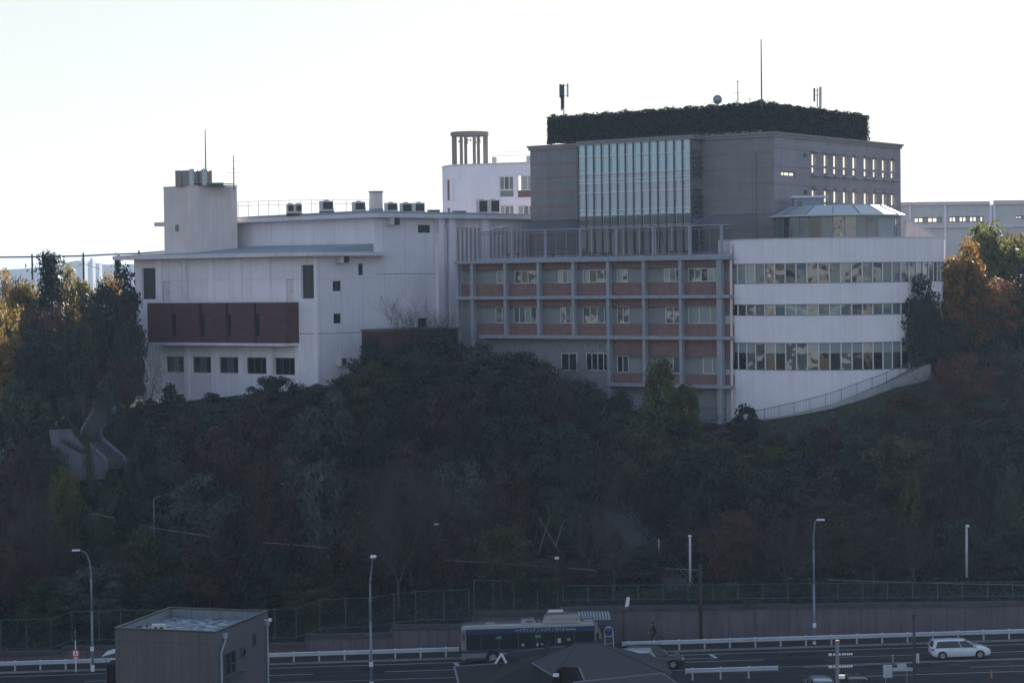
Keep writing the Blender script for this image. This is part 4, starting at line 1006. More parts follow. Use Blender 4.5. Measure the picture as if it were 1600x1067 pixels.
for k, (z0, z1) in enumerate(wb):
    stp = 4.95; n = int((PHI1-20-(PHI0+3))/stp)
    m = MB(); ring(m, RR-.14, RR+.02, z0-.001, z0+.07); m.build('sill', FRAMEG, ub); m = MB(); ring(m, RR-.16, RR-.06, z1-.06, z1-.002); m.build('window_head', FRAMEG, ub)
    for i in range(n):
        p0 = PHI0+3+stp*i; p1 = p0+stp; ty = tys[k][i % len(tys[k])]
        m = MB()
        a, b = R(p0), R(p1)
        rr = RR-.17
        q = [ringpt(p0+.25, rr, z0+.07), ringpt(p1-.25, rr, z0+.07), ringpt(p1-.25, rr, z1-.06), ringpt(p0+.25, rr, z1-.06)]
        qi = [ringpt(p0+.25, rr-.04, z0+.07), ringpt(p1-.25, rr-.04, z0+.07), ringpt(p1-.25, rr-.04, z1-.06), ringpt(p0+.25, rr-.04, z1-.06)]
        if k == 2:
            zm = z0+(z1-z0)*.62; m.m = 0
            h0 = [(*q[0][:2], z0+.07), (*q[1][:2], z0+.07), (*q[1][:2], zm), (*q[0][:2], zm)]
            h1 = [(*q[0][:2], zm), (*q[1][:2], zm), (*q[1][:2], z1-.06), (*q[0][:2], z1-.06)]
            m.face(h0); m.m = 1; m.face(h1); m.build('window', [GM[ty], G_PALE if ty != 'w' else G_WAVE], ub)
        else:
            m.face(q); m.build('window', GM[ty], ub)
    for i in range(n+1):
        p = PHI0+3+stp*i; m = MB()
        m.tube(ringpt(p, RR-.12, z0+.07), ringpt(p, RR-.12, z1-.06), .065, .065, 6, False); m.build('mullion', FRAMEW, ub)
# junction strip between wing and round building
m = MB(); pA = at(1141.5, 450, 200.2); m.box(pA.x-.02, pA.x+.2, 200.4, 204, 13, bands[0][1]-.4); m.build('joint_wall', CREAM, ub)
# glazed pavilion
PC = (32.9, 210.3); n = 16; Re, Rw, Rt = 6.95, 6.15, 4.9
zpe = at(1306, 334.5, PC[1]-Re).z; zpt = at(1306, 320.3, PC[1]-Rt).z; zpf = bands[0][1]-1.0
pav = thing('glass_pavilion', (PC[0], PC[1], zpf), 'many sided glazed pavilion with a shiny sheet metal roof on top of the round building', 'pavilion')
pp = lambda r, i, z: (PC[0]+r*math.sin(2*math.pi*(i+.5)/n), PC[1]-r*math.cos(2*math.pi*(i+.5)/n), z)
m = MB()
for i in range(n):
    m.face([pp(Re, i, zpe), pp(Re, i+1, zpe), pp(Rt, i+1, zpt), pp(Rt, i, zpt)])
    m.face([pp(Re, i, zpe-.14), pp(Re, i+1, zpe-.14), pp(Re, i+1, zpe), pp(Re, i, zpe)])
m.face([pp(Rt, i, zpt) for i in range(n)]); m.face([pp(Re, i, zpe-.14) for i in range(n)][::-1])
rf = m.build('roof', MROOF, pav)
m = MB()
for i in range(n): m.tube(pp(Re, i, zpe+.02), pp(Rt, i, zpt+.02), .035, .035, 4)
m.build('seam', STEELD, rf)
pt_ = 'bbbwpwopbkbbkbww'
for i in range(n):
    a, b = Vector(pp(Rw, i, 0)[:2]), Vector(pp(Rw, i+1, 0)[:2]); fr = Fr(a, b-a); fr.v = Vector((-(b-a).y, (b-a).x)).normalized(); L_ = (b-a).length
    solid = i in (1,)
    if solid: m = MB(); m.fb(fr, 0, L_, 0, .1, zpf, zpe-.145); m.build('wall_panel', METR, pav)
    else: window(fr, (0, L_, zpf, zpe-.145), .03, pav, None, 2, FRAMEG, .08, panes=[GM[pt_[(i*2) % 16]], GM[pt_[(i*2+1) % 16]]], horiz=() if i % 3 else (.35,))
# hut behind the pavilion
hp = at(1235, 308, 217); hq = at(1287, 320, 217); t = thing('roof_hut', ((hp.x+hq.x)/2, 217, hq.z), 'small flat white roof hut between the pavilion and the grey tower', 'hut')
hq2 = at(1230, 330, 212.5); m = MB(); m.box(hp.x-.1, hq.x-.6, 213.3, 215, zpf, hp.z-.25); m.build('wall', METR, t)
m = MB(); m.box(hp.x-.4, hq.x-.2, 213, 215.3, hp.z-.248, hp.z-.05); m.build('roof', WCONC, t)
m = MB(); m.box(hp.x+.2, hp.x+.7, 213.27, 213.298, hp.z-1.3, hp.z-.6); m.build('window', G_DARK, t)
# white sloping stair cover behind the round building
a = at(1416, 341, 219); b = at(1459, 366, 219)
t = thing('sloping_canopy', ((a.x+b.x)/2, 219, 30), 'white striped sloping stair canopy descending right behind the round building', 'canopy')
m = MB(); m.hexa([(a.x, 219, a.z-.25), (b.x, 219, b.z-.25), (b.x, 221, b.z-.25), (a.x, 221, a.z-.25), (a.x, 219, a.z), (b.x, 219, b.z), (b.x, 221, b.z), (a.x, 221, a.z)]); m.build('roof', WHITE, t)
m = MB(); m.hexa([(a.x, 218.99, a.z-.17), (b.x, 218.99, b.z-.17), (b.x, 219, b.z-.17), (a.x, 219, a.z-.17), (a.x, 218.99, a.z-.1), (b.x, 218.99, b.z-.1), (b.x, 219, b.z-.1), (a.x, 219, a.z-.1)]); m.build('stripe', METR, t)
m = MB(); m.hexa([(a.x+.05, 219.1, 22), (b.x, 219.1, 22), (b.x, 220.9, 22), (a.x+.05, 220.9, 22), (a.x+.05, 219.1, a.z-.252), (b.x, 219.1, b.z-.252), (b.x, 220.9, b.z-.252), (a.x+.05, 220.9, a.z-.252)]); m.build('wall', CREAM, t)
# curved stair and railing round the foot
stairp = [(1143, 668), (1185, 659), (1250, 645), (1300, 632), (1340, 617), (1390, 598.5), (1450, 570)]
st = thing('curved_stair', (RCX, RCY-13, 16), 'curved outdoor stair with dark balustrade climbing right around the foot of the round building', 'stair')
def gz(phi, r):
    x, y, _ = ringpt(phi, r, 0); px = proj((x, y, 18))[0]; yy = lerp([p[0] for p in stairp], [p[1] for p in stairp], px); return at(px, yy, y).z
m = MB(); ph = list(np.arange(-45, 41, 1.2))
for i, p in enumerate(ph[:-1]):
    q = ph[i+1]; zt_ = gz(p, 13.6)-.05; z0 = min(zt_-1.2, 14.5)
    m.mesh([ringpt(p, 13.5, 13), ringpt(q, 13.5, 13), ringpt(q, RR+.004, 13), ringpt(p, RR+.004, 13), ringpt(p, 13.5, zt_), ringpt(q, 13.5, zt_), ringpt(q, RR+.004, zt_), ringpt(p, RR+.004, zt_)], [(4, 5, 6, 7), (0, 1, 5, 4), (1, 2, 6, 5), (0, 4, 7, 3)])
m.build('step', CONC, st)
m = MB()
for i, p in enumerate(ph[:-1]):
    q = ph[i+1]; za, zb_ = gz(p, 13.6)+.08, gz(q, 13.6)+.08
    m.mesh([ringpt(p, 13.8, 13), ringpt(q, 13.8, 13), ringpt(q, 13.502, 13), ringpt(p, 13.502, 13), ringpt(p, 13.8, za), ringpt(q, 13.8, zb_), ringpt(q, 13.502, zb_), ringpt(p, 13.502, za)], [(4, 5, 6, 7), (0, 1, 5, 4), (2, 3, 7, 6)])
m.build('kerb', M('pale kerb concrete', (.34, .35, .36), .85, .12, 1), st)
m = MB()
for p in np.arange(-44, 40, .62): z = gz(p, 13.65)+.08; m.tube(ringpt(p, 13.65, z), ringpt(p, 13.65, z+1.0), .012, .012, 4)
rp = [ringpt(p, 13.65, gz(p, 13.65)+1.1) for p in np.arange(-44, 41, 2)]; m.path(rp, .03, 5)
for p in np.arange(-44, 40, 6.2): z = gz(p, 13.65)+.05; m.tube(ringpt(p, 13.65, z), ringpt(p, 13.65, z+1.1), .03, .03, 5)
m.build('balustrade', STEELD, st)
# grey concrete flank wall at the stair head
a = at(1390, 602, 197.5); b = at(1413, 592, 199); c = at(1458, 567, 203)
fw = thing('flank_wall', (a.x, a.y, 18), 'pale concrete flank wall at the head of the curved stair', 'wall')
m = MB(); tops = [at(1390, 562.5, 197.5).z, at(1413, 558, 199).z, at(1458, 549, 203).z]
P3 = [a, b, c]
for i in range(2):
    p, q = P3[i], P3[i+1]
    m.hexa([(p.x, p.y, 15), (q.x, q.y, 15), (q.x+.15, q.y+.4, 15), (p.x+.15, p.y+.4, 15), (p.x, p.y, tops[i]), (q.x, q.y, tops[i+1]), (q.x+.15, q.y+.4, tops[i+1]), (p.x+.15, p.y+.4, tops[i])])
m.build('wall', M('pale flank concrete', (.40, .41, .43), .85, .1, .8, streak=.25), fw)
m = MB(); p, q = P3[0], P3[1]; m.hexa([(p.x, p.y-.06, tops[0]-1.5), (q.x, q.y-.06, tops[1]-1.45), (q.x, q.y-.003, tops[1]-1.45), (p.x, p.y-.003, tops[0]-1.5), (p.x, p.y-.06, tops[0]-1.38), (q.x, q.y-.06, tops[1]-1.33), (q.x, q.y-.003, tops[1]-1.33), (p.x, p.y-.003, tops[0]-1.38)]); m.build('ledge', STEELD, fw)

# ================================================================== ROUNDED WHITE BUILDING WITH BELL TOWER
b0 = at(722, 300, 256); BF = Fr((b0.x, b0.y), (.80, -.30)); BF.v = Vector((.35, .93)).normalized()
bb = thing('rounded_building', (b0.x+6, b0.y+6, 19), 'white building with a rounded left end and roof railing behind the hall', 'building')
zb1 = BF.hit(760, 258)[1]; zb0 = 19.0
sE = BF.hit(860, 300)[0]
wls = [BF.rect(780, 802, 275.5, 308), BF.rect(809, 834, 274.5, 308.3), BF.rect(781, 802.5, 321, 345), BF.rect(809, 834, 321, 345), BF.rect(737-15, 735.5-15, 322, 340)]
wls = wls[:4]
m = MB(); holed(m, BF, 0, sE, zb0, zb1, wls, 0, .3)
arcp = []
p0 = Vector(BF.pt(0, 0, 0)[:2]); pL = at(691.5, 300, 262)
for i in range(9):
    t_ = i/8; q = p0*(1-t_)**2+Vector((pL.x+.2, p0.y+.9))*2*t_*(1-t_)+Vector((pL.x, pL.y))*t_*t_; arcp.append(q)
for i in range(8):
    a, b = arcp[i], arcp[i+1]; m.face([(*a, zb0), (*b, zb0), (*b, zb1), (*a, zb1)])
m.face([(*arcp[-1], zb0), (arcp[-1].x+1, arcp[-1].y+14, zb0), (arcp[-1].x+1, arcp[-1].y+14, zb1), (*arcp[-1], zb1)])
m.face([(*p, zb1-.02) for p in arcp]+[(arcp[-1].x+1, arcp[-1].y+14, zb1-.02), (BF.pt(sE, 12, 0)[0], BF.pt(sE, 12, 0)[1], zb1-.02), BF.pt(sE, 0, zb1-.02)])
m.face([BF.pt(sE, 0, zb0), BF.pt(sE, 12, zb0), BF.pt(sE, 12, zb1), BF.pt(sE, 0, zb1)])
m.build('wall', WHITE, bb)
m = MB(); m.fb(BF, 0, sE+.1, -.08, .25, zb1+.002, zb1+.2)
for i in range(8):
    a, b = arcp[i], arcp[i+1]; m.prism([(a.x, a.y-.08), (b.x-.05, b.y-.05), (b.x, b.y+.2), (a.x, a.y+.2)], zb1+.003, zb1+.2)
m.build('coping', CREAM, bb)
for i, r in enumerate(wls):
    zm = r[2]+(r[3]-r[2])*(.33)
    if i == 0: window(BF, (r[0], r[1], zm, r[3]), .22, bb, None, 3, FRAMEW, .1, panes=[G_BLUE, G_DARK, G_BLUE]); m = MB(); m.fb(BF, r[0]+.05, r[1]-.05, .2, .26, r[2]+.02, zm-.02); m.build('glass_guard', G_BLUE, bb)
    elif i == 1: window(BF, (r[0]+.35, r[1], zm, r[3]), .22, bb, G_PALE, 2, FRAMEW, .1); m = MB(); m.fb(BF, r[0], r[1], .05, .26, r[2]+.0, zm-.02); m.build('red_panel', REDL, bb)
    else: window(BF, r, .22, bb, None, 3, FRAMEW, .1, panes=[G_PALE, G_BLUE, G_WAVE])
m = MB()
for (x0, x1) in ((691.6, 694.5), (708, 711)):
    for (y0, y1) in ((281, 313), (325, 340)):
        i = 7 if x0 < 700 else 3; a, b = arcp[i], arcp[i+1]; z1 = at(x0, y0, a.y).z; z0 = at(x0, y1, a.y).z; a_ = a*.7+b*.3; m.prism([(a_.x, a_.y-.06), (b.x, b.y-.06), (b.x, b.y+.02), (a_.x, a_.y+.02)], z0, z1)
m.build('red_panel', REDL, bb)
m = MB()
for (i0, i1) in ((0, 2), (2, 4)):
    for (y0, y1) in ((279.5, 312.5),):
        a, b = arcp[i0], arcp[i1]; z1 = at(715, y0, a.y).z; z0 = at(715, y1, a.y).z
        for z in (z0, z1): m.tube((a.x, a.y-.03, z), (b.x, b.y-.03, z), .04, .04, 4)
        m.tube((b.x, b.y-.03, z0), (b.x, b.y-.03, z1), .05, .05, 4)
m.build('recess_frame', CREAM, bb)
m = MB(); s0, s1 = BF.hit(767, 255, .8)[0], sE; za = zb1+.2
for s in np.arange(s0, s1, .45): m.tube(BF.pt(s, .8, za-.2), BF.pt(s, .8, za+.9), .014, .014, 4)
m.tube(BF.pt(s0, .8, za+.9), BF.pt(s1, .8, za+.9), .03, .03, 4); m.tube(BF.pt(s0, .8, za+.75+.6), BF.pt(s1, .8, za+.75+.6), .02, .02, 4)
for s in (s0, s0+4.5): m.fb(BF, s, s+.5, 1.2, 1.5, zb1, za+.8)
m.build('roof_railing', STEEL, bb)
# bell tower
p = at(734.5, 250, 261.5); Rb = 2.3; zc = at(734, 205, 261.5-Rb).z; bt = thing('bell_tower', (p.x, p.y, zb1), 'open round bell tower of brown columns under a flat ring, with small hanging bells', 'bell tower')
BT = M('bell tower grey beige concrete', (.25, .22, .21), .8, .1, 1)
m = MB(); n = 20
for i in range(n):
    a, b = 2*math.pi*i/n, 2*math.pi*(i+1)/n; q = lambda r, t, z: (p.x+r*math.cos(t), p.y+r*math.sin(t), z)
    m.mesh([q(2.42, a, zc-.45), q(2.42, b, zc-.45), q(1.9, b, zc-.45), q(1.9, a, zc-.45), q(2.42, a, zc), q(2.42, b, zc), q(1.9, b, zc), q(1.9, a, zc)], [(3, 2, 1, 0), (4, 5, 6, 7), (0, 1, 5, 4), (2, 3, 7, 6)])
m.build('ring_beam', BT, bt)
m = MB(); m.lathe((p.x, p.y, zb1-.3), [(2.5, 0), (2.5, .5), (2.3, .55)], 20); m.build('base', BT, bt)
for i in range(8):
    t_ = 2*math.pi*(i+.35)/8; m = MB(); m.tube((p.x+2.14*math.cos(t_), p.y+2.14*math.sin(t_), zb1+.2), (p.x+2.14*math.cos(t_), p.y+2.14*math.sin(t_), zc-.452), .2, .2, 8); m.build('column', BT, bt)
m = MB()
for k in range(4): t_ = math.pi*k/4+.2; m.tube((p.x-1.95*math.cos(t_), p.y-1.95*math.sin(t_), zc-.3), (p.x+1.95*math.cos(t_), p.y+1.95*math.sin(t_), zc-.3), .04, .04, 5)
m.build('hanger', STEELD, bt)
for dx, dz in ((-1.35, .95), (-.95, .9), (-.25, .75), (-.28, 1.1), (.1, .8), (.75, .95), (.78, 1.1), (1.3, .9)):
    m = MB(); c = (p.x+dx, p.y+.2*dx, zc-.3-dz); m.lathe(c, [(.13, 0), (.11, .06), (.07, .18), (.04, .24)], 10); m.tube((c[0], c[1], c[2]+.2), (c[0], c[1], zc-.3), .012, .012, 4); m.build('bell', STEELD, bt)

# ================================================================== FAR RIGHT LONG BUILDING
Yf = 300; a = at(1380, 322, Yf); b = at(1600, 321, Yf)
fb = thing('long_building', (b.x, Yf, 22), 'long low pale building with a roof fence at the far right, behind the trees', 'building')
GF = Fr((a.x, Yf), (1, .0)); x1 = 75
hz = [GF.rect(1428, 1472, 339.5, 348.5), GF.rect(1483, 1537, 338, 347.5), GF.rect(1586, 1640, 337, 342)]
m = MB(); zf1 = a.z; x1 = 60
holed(m, GF, 0, x1, 20, zf1, hz, 0, .4); m.fb(GF, 0, x1, .5, 14, 20, zf1-.05); m.build('wall', M('far pale concrete', (.60, .60, .63), .85, .06, .5, streak=.15), fb)
m = MB(); m.fb(GF, -.2, GF.hit(1546, 320)[0], -.3, .2, zf1+.003, zf1+.5); m.fb(GF, GF.hit(1552, 320)[0], x1, -.3, .2, zf1+.003, zf1+.6); m.fb(GF, 0, x1, -.25, -.003, GF.hit(1500, 356)[1], GF.hit(1500, 355)[1]); m.build('ledge', CREAM, fb)
for r in hz: window(GF, r, .3, fb, None, 10 if r[1]-r[0] > 4.5 else 6, FRAMEG, .15, panes=[G_GLOWBLIND, G_GLOWBLIND, G_PALE]*4)
m = MB()
for x in (1420, 1475, 1546, 1552): s = GF.hit(x, 340)[0]; m.fb(GF, s, s+.3, -.2, -.003, 20, zf1)
m.build('pilaster', WHITE, fb)
m = MB(); zt_ = zf1+.5
for s in np.arange(2, x1, 1.6): m.tube(GF.pt(s, 0, zt_-.1), GF.pt(s, 0, zt_+.65), .02, .02, 4)
m.tube(GF.pt(1, 0, zt_+.65), GF.pt(x1, 0, zt_+.65), .02, .02, 4); m.build('roof_fence', STEEL, fb)
# ================================================================== TREES
def branch_mesh(seed, H=7.0, R0=2.6, first=.28, depth=4, r0=.14, spread=.9, nmain=6, twig=True, up=.35):
    rr = random.Random(seed); m = MB(); tips = []
    def grow(p, d, L, r, lev):
        nseg = 3; q = p
        for i in range(nseg):
            d2 = (d+Vector((rr.gauss(0, .16), rr.gauss(0, .16), rr.gauss(0, .10)+.05*up))).normalized()
            e = q+d2*L/nseg; ra = r*(1-.25*i); rb = r*(1-.25*(i+1))
            m.tube(q, e, ra, max(rb, .006), 6 if lev == 0 else (4 if lev < 3 else 3), False)
            if lev < depth and (i > 0 or lev > 0):
                for k in range(1 if (lev == 0 or lev > 2) else 2):
                    az = rr.uniform(0, 2*math.pi); side = d2.orthogonal().normalized(); side = Matrix.Rotation(az, 3, d2) @ side
                    nd = (d2*rr.uniform(.5, .9)+side*rr.uniform(.5, .95)*spread+Vector((0, 0, up*.5))).normalized()
                    grow(e, nd, L*rr.uniform(.5, .72), max(rb*.62, .008), lev+1)
            q = e; d = d2
        if lev >= depth-1: tips.append(q)
        if lev < depth: grow(q, d, L*.62, max(r*.3, .008), lev+1)
    h0 = H*first; m.tube((0, 0, -.6), (0, 0, 0), r0*1.5, r0*1.25, 8, False)
    base = Vector((0, 0, 0)); top = Vector((rr.gauss(0, .15), rr.gauss(0, .15), h0)); m.tube(base, top, r0*1.25, r0, 8, False)
    for k in range(nmain):
        a = 2*math.pi*(k+rr.random()*.6)/nmain; el = rr.uniform(.35, 1.2)
        d = Vector((math.cos(a)*math.cos(el)*spread, math.sin(a)*math.cos(el)*spread, math.sin(el))).normalized()
        L = (H-h0)*rr.uniform(.42, .6)
        grow(top-Vector((0, 0, rr.random()*h0*.3)), d, L, r0*.55, 1)
    return m, tips
def crown_pts(seed, H=7.0, Rx=2.7, z0=1.2, ncl=46, per=120, shape='round', cr=.62):
    nr = np.random.RandomState(seed); C = []; NN = []
    for i in range(ncl):
        t = nr.rand()
        if shape == 'round':
            u = nr.normal(size=3); u /= np.linalg.norm(u); k = (.45+.55*nr.rand()**.5)
            k *= .86+.22*math.sin(u[0]*4+seed)*math.cos(u[1]*3+seed*2)
            c = np.array([u[0]*Rx*k, u[1]*Rx*k, z0+(H-z0)/2+u[2]*(H-z0)/2*k])
        elif shape == 'tall':
            zt = nr.rand()**.9; a = nr.rand()*6.28; rad = Rx*(math.sin(math.pi*min(.97, (zt*.86+.12)))**.8)*(.4+.6*nr.rand()**.5)
            c = np.array([math.cos(a)*rad, math.sin(a)*rad, z0+(H-z0)*zt*.97])
        else:                                    # conifer: tiered, drooping
            zt = (i+nr.rand())/ncl; a = i*2.4; rad = Rx*(1.02-zt)**.8*(.55+.45*nr.rand())
            c = np.array([math.cos(a)*rad, math.sin(a)*rad, z0+(H-z0)*zt-rad*.12])
        s = cr*(.7+.6*nr.rand()); n = int(per*(.6+.8*nr.rand()))
        if shape == 'cone': pts = c+nr.normal(size=(n, 3))*np.array([s*.75, s*.75, s*.22]); pts[:, :2] *= (.6+.5*nr.rand(n))[:, None]
        else:
            g = nr.normal(size=(n, 3)); g /= np.linalg.norm(g, axis=1)[:, None]; g *= (nr.rand(n)**.45)[:, None]
            pts = c+g*np.array([s*1.25, s*1.25, s*.85])
        C.append(pts); NN.append((pts-c)/s*.9+np.array([0, 0, .45])+.45*(pts-np.array([0, 0, z0+(H-z0)*.45]))/Rx)
    return np.concatenate(C), np.concatenate(NN), nr
PROTO = {}
def crown_mesh(key, seed, H, Rx, z0, ncl, per, shape, cr, leaf):
    P_, N_, nr_ = crown_pts(seed, H, Rx, z0, ncl, per, shape, cr)
    o = quadmesh('crown', leafquads(P_, leaf, nr_, N_), L_DARK); me = o.data
    bpy.data.objects.remove(o); return me
def trunk_mesh(seed, **k):
    m, tips = branch_mesh(seed, **k); o = m.build('trunk', BARK); me = o.data
    org = Vector(o.location); me.transform(Matrix.Translation(org)); W.pop(o.name, None); bpy.data.objects.remove(o); return me
for i in range(4):
    PROTO['round%d' % i] = (crown_mesh(0, 11+i, 7, 2.75, .7, 46, 190, 'round', .78, .25), trunk_mesh(31+i, H=6, depth=2, nmain=5), 7.0, 3.0)
for i in range(3):
    PROTO['airy%d' % i] = (crown_mesh(0, 51+i, 7, 2.9, 1.3, 46, 95, 'round', .62, .21), trunk_mesh(61+i, H=7, depth=4, nmain=6, r0=.15, spread=1), 7.0, 3.1)
for i in range(2):
    PROTO['tall%d' % i] = (crown_mesh(0, 71+i, 9, 2.3, .6, 62, 150, 'tall', .68, .25), trunk_mesh(81+i, H=7.5, depth=2, nmain=5), 9.0, 2.5)
PROTO['cone0'] = (crown_mesh(0, 91, 9, 2.6, .8, 130, 60, 'cone', .62, .22), trunk_mesh(92, H=5, depth=1, nmain=3, first=.9), 9.0, 2.7)
for i in range(2):
    PROTO['shrub%d' % i] = (crown_mesh(0, 101+i, 2.6, 1.5, .0, 22, 110, 'round', .42, .2), trunk_mesh(104+i, H=2.2, depth=2, nmain=6, first=.1, r0=.04), 2.6, 1.6)
for i in range(3):
    PROTO['bare%d' % i] = (None, trunk_mesh(111+i, H=7.2, depth=4, nmain=6, r0=.12, spread=1.0, first=.22), 6.6, 3.2)
LM = {'dark': L_DARK, 'green': L_GREEN, 'olive': L_OLIVE, 'gold': L_GOLD, 'ygreen': L_YGREEN, 'orange': L_ORANGE, 'brown': L_BROWN, 'grey': L_GREY, 'rust': L_RUST}
ALLT = []
def tree(proto, leaf, x, y, ztop, Rw, label=None, name='tree', cat='tree', group=None, zb=None, lean=0):
    if proto in ('round', 'airy', 'tall', 'bare', 'shrub'):
        n = {'round': 4, 'airy': 3, 'tall': 2, 'bare': 3, 'shrub': 2}[proto]; proto = proto+str(rnd.randrange(n))
    cm, tm, H0, R0 = PROTO[proto]; zb = hill(x, y)-.15 if zb is None else zb
    H = max(1.2, ztop-zb); root = thing(name, (x, y, zb), label, cat, group)
    root.rotation_euler = (0, lean, rnd.uniform(0, 6.28)); root.scale = (Rw/R0, Rw/R0*rnd.uniform(.9, 1.1), H/H0)
    t = bpy.data.objects.new('trunk', tm); col.objects.link(t); t.parent = root
    if proto.startswith('bare') or leaf == 'bare':
        t.material_slots[0].link = 'OBJECT'; t.material_slots[0].material = TWIGP if y < 186 else TWIG
    if cm is not None:
        c = bpy.data.objects.new('crown', cm); col.objects.link(c); c.parent = root
        c.material_slots[0].link = 'OBJECT'; c.material_slots[0].material = LM[leaf]
    ALLT.append((x, y, Rw, root)); return root
def T(proto, leaf, px, ytop, Y, wpx, label, name='tree', cat='tree', ybase=None):
    p = at(px, ytop, Y); zb = None
    if ybase is not None: zb = at(px, ybase, Y).z
    return tree(proto, leaf, p.x, Y, p.z, wpx/2*Y/F, label, name, cat, None, zb)
# hand placed trees
T('shrub', 'dark', 268, 597, 209, 58, 'dark glossy shrub standing in front of the leftmost low hall window pier', 'shrub', 'shrub')
T('shrub', 'dark', 333, 612, 208, 76, 'dark low shrub under the third low hall window', 'shrub', 'shrub')
T('round', 'dark', 428, 583, 207, 88, 'dark bushy evergreen overlapping the two rightmost low hall windows', 'evergreen_tree', 'tree')
T('round', 'green', 500, 598, 206, 64, 'mid green bush at the corner of the white hall', 'shrub', 'shrub')
T('airy', 'olive', 560, 568, 206, 96, 'olive brown thin crowned tree below the hall side wall', 'broadleaf_tree')
T('round', 'dark', 586, 521, 209, 56, 'dark upright bush climbing the left end of the brown annex', 'shrub', 'shrub')
T('round', 'dark', 682, 512, 208, 118, 'wide dark evergreen in front of the brown annex', 'evergreen_tree')
T('round', 'dark', 745, 533, 206, 110, 'dark full tree at the left foot of the balconied wing', 'evergreen_tree')
T('round', 'olive', 812, 542, 205, 120, 'olive tree before the lower left bays of the wing', 'broadleaf_tree')
T('bare', 'bare', 868, 545, 204, 120, 'bare twiggy tree before the lower wing windows', 'bare_tree')
T('airy', 'brown', 905, 588, 201, 90, 'thin brown tree at the left foot of the lowest balcony bay', 'broadleaf_tree')
T('round', 'dark', 968, 612, 198, 62, 'dark round evergreen below the lowest balcony bay, left of the yellow green tree', 'evergreen_tree')
T('tall', 'ygreen', 1032, 566, 193.5, 84, 'tall yellow green tree overlapping the lowest balcony bays', 'broadleaf_tree', ybase=770)
T('tall', 'ygreen', 1072, 604, 193, 62, 'shorter yellow green tree leaning on the right side of the tall yellow green one', 'broadleaf_tree', ybase=760)
T('shrub', 'dark', 1162, 630, 193, 58, 'dark shrub with upright shoots at the junction of wing and round building', 'shrub', 'shrub')
T('round', 'dark', 1446, 442, 199, 96, 'dark evergreen hiding the right edge of the round building', 'evergreen_tree', ybase=640)
T('round', 'dark', 1476, 492, 200, 104, 'dark evergreen mass between the round building and the orange maple', 'evergreen_tree')
T('round', 'orange', 1498, 386, 205, 96, 'bright orange maple lit from behind, right of the round building', 'maple_tree', ybase=600)
T('round', 'ygreen', 1545, 338, 218, 128, 'tallest green tree with an uneven top at the right edge', 'broadleaf_tree', ybase=640)
T('airy', 'orange', 1550, 425, 204, 120, 'rust and olive thin tree under the tallest green tree', 'maple_tree')
T('round', 'dark', 1592, 420, 208, 110, 'dark evergreen cut by the right picture edge', 'evergreen_tree')
T('round', 'olive', 1585, 372, 226, 70, 'olive tree behind the dark evergreen at the right edge', 'broadleaf_tree')
T('airy', 'brown', 1445, 385, 255, 60, 'greyish brown tree top peeping over the round building parapet', 'broadleaf_tree', ybase=470)
T('airy', 'rust', 1500, 540, 190, 118, 'large rusty orange maple on the slope beside the grass bank', 'maple_tree', ybase=690)
T('round', 'rust', 1530, 585, 189, 90, 'dull orange maple at the right, under the large rusty one', 'maple_tree', ybase=700)
T('airy', 'brown', 1470, 585, 188, 60, 'small brown maple touching the grass bank', 'maple_tree')
for i, (x_, y_, Y_, w_, lf, pr, lb) in enumerate((
    (12, 418, 222, 74, 'gold', 'airy', 'golden leafed tree lit from behind at the left picture edge'),
    (45, 430, 228, 60, 'gold', 'airy', 'golden olive tree second from the left picture edge'),
    (78, 398, 226, 100, 'dark', 'cone0', 'dark feathery conifer breaking the skyline between golden trees'),
    (118, 418, 232, 62, 'gold', 'airy', 'golden tree just right of the dark feathery conifer'),
    (170, 408, 236, 60, 'gold', 'airy', 'small golden tree top left of the conifer tip by the hall eave'),
    (184, 402, 240, 30, 'dark', 'cone0', 'slim dark conifer tip just left of the hall eave'),
    (180, 428, 221, 96, 'dark', 'round', 'large dark rounded evergreen against the left wall of the hall'),
    (196, 490, 214, 70, 'dark', 'round', 'dark rounded evergreen touching the left corner of the hall'),
    (20, 470, 212, 100, 'gold', 'airy', 'large golden tree with drooping lit boughs at the left edge'),
    (8, 540, 208, 60, 'gold', 'airy', 'low golden tree half outside the left edge'),
    (88, 462, 216, 80, 'brown', 'airy', 'reddish brown thin tree below the feathery conifer'),
    (130, 480, 214, 70, 'olive', 'airy', 'dull olive tree between the red brown tree and the dark evergreen'),
    (60, 520, 208, 90, 'dark', 'round', 'dark evergreen in the middle of the left wood'),
    (130, 545, 206, 90, 'dark', 'round', 'dark evergreen above the white stair wall'),
    (185, 540, 205, 70, 'brown', 'airy', 'dark brown thin tree beside the hall corner'),
    (40, 600, 200, 90, 'green', 'round', 'mid green tree left of the white stair wall'))):
    T(pr, lf, x_, y_, Y_, w_, lb, {'cone0': 'conifer_tree'}.get(pr, 'evergreen_tree' if lf in ('dark', 'green') else 'broadleaf_tree'))
T('round', 'dark', 628, 530, 208.5, 80, 'dark evergreen hiding the middle of the brown annex', 'evergreen_tree')
T('shrub', 'brown', 95, 742, 187.5, 70, 'brown shrub at the foot of the white stair wall', 'shrub', 'shrub')
T('airy', 'brown', 52, 668, 188, 84, 'thin brown tree overlapping the left edge of the stair wall', 'broadleaf_tree')
T('airy', 'olive', 172, 735, 186, 56, 'thin olive tree before the foot of the garden stair', 'broadleaf_tree')
T('round', 'dark', 205, 655, 198, 52, 'dark evergreen right beside the upper garden stair', 'evergreen_tree')
T('bare', 'bare', 165, 610, 198, 50, 'bare thin tree over the upper garden stair', 'bare_tree')
T('bare', 'bare', 226, 536, 207, 62, 'bare tree with fine twigs against the left corner of the hall', 'bare_tree')
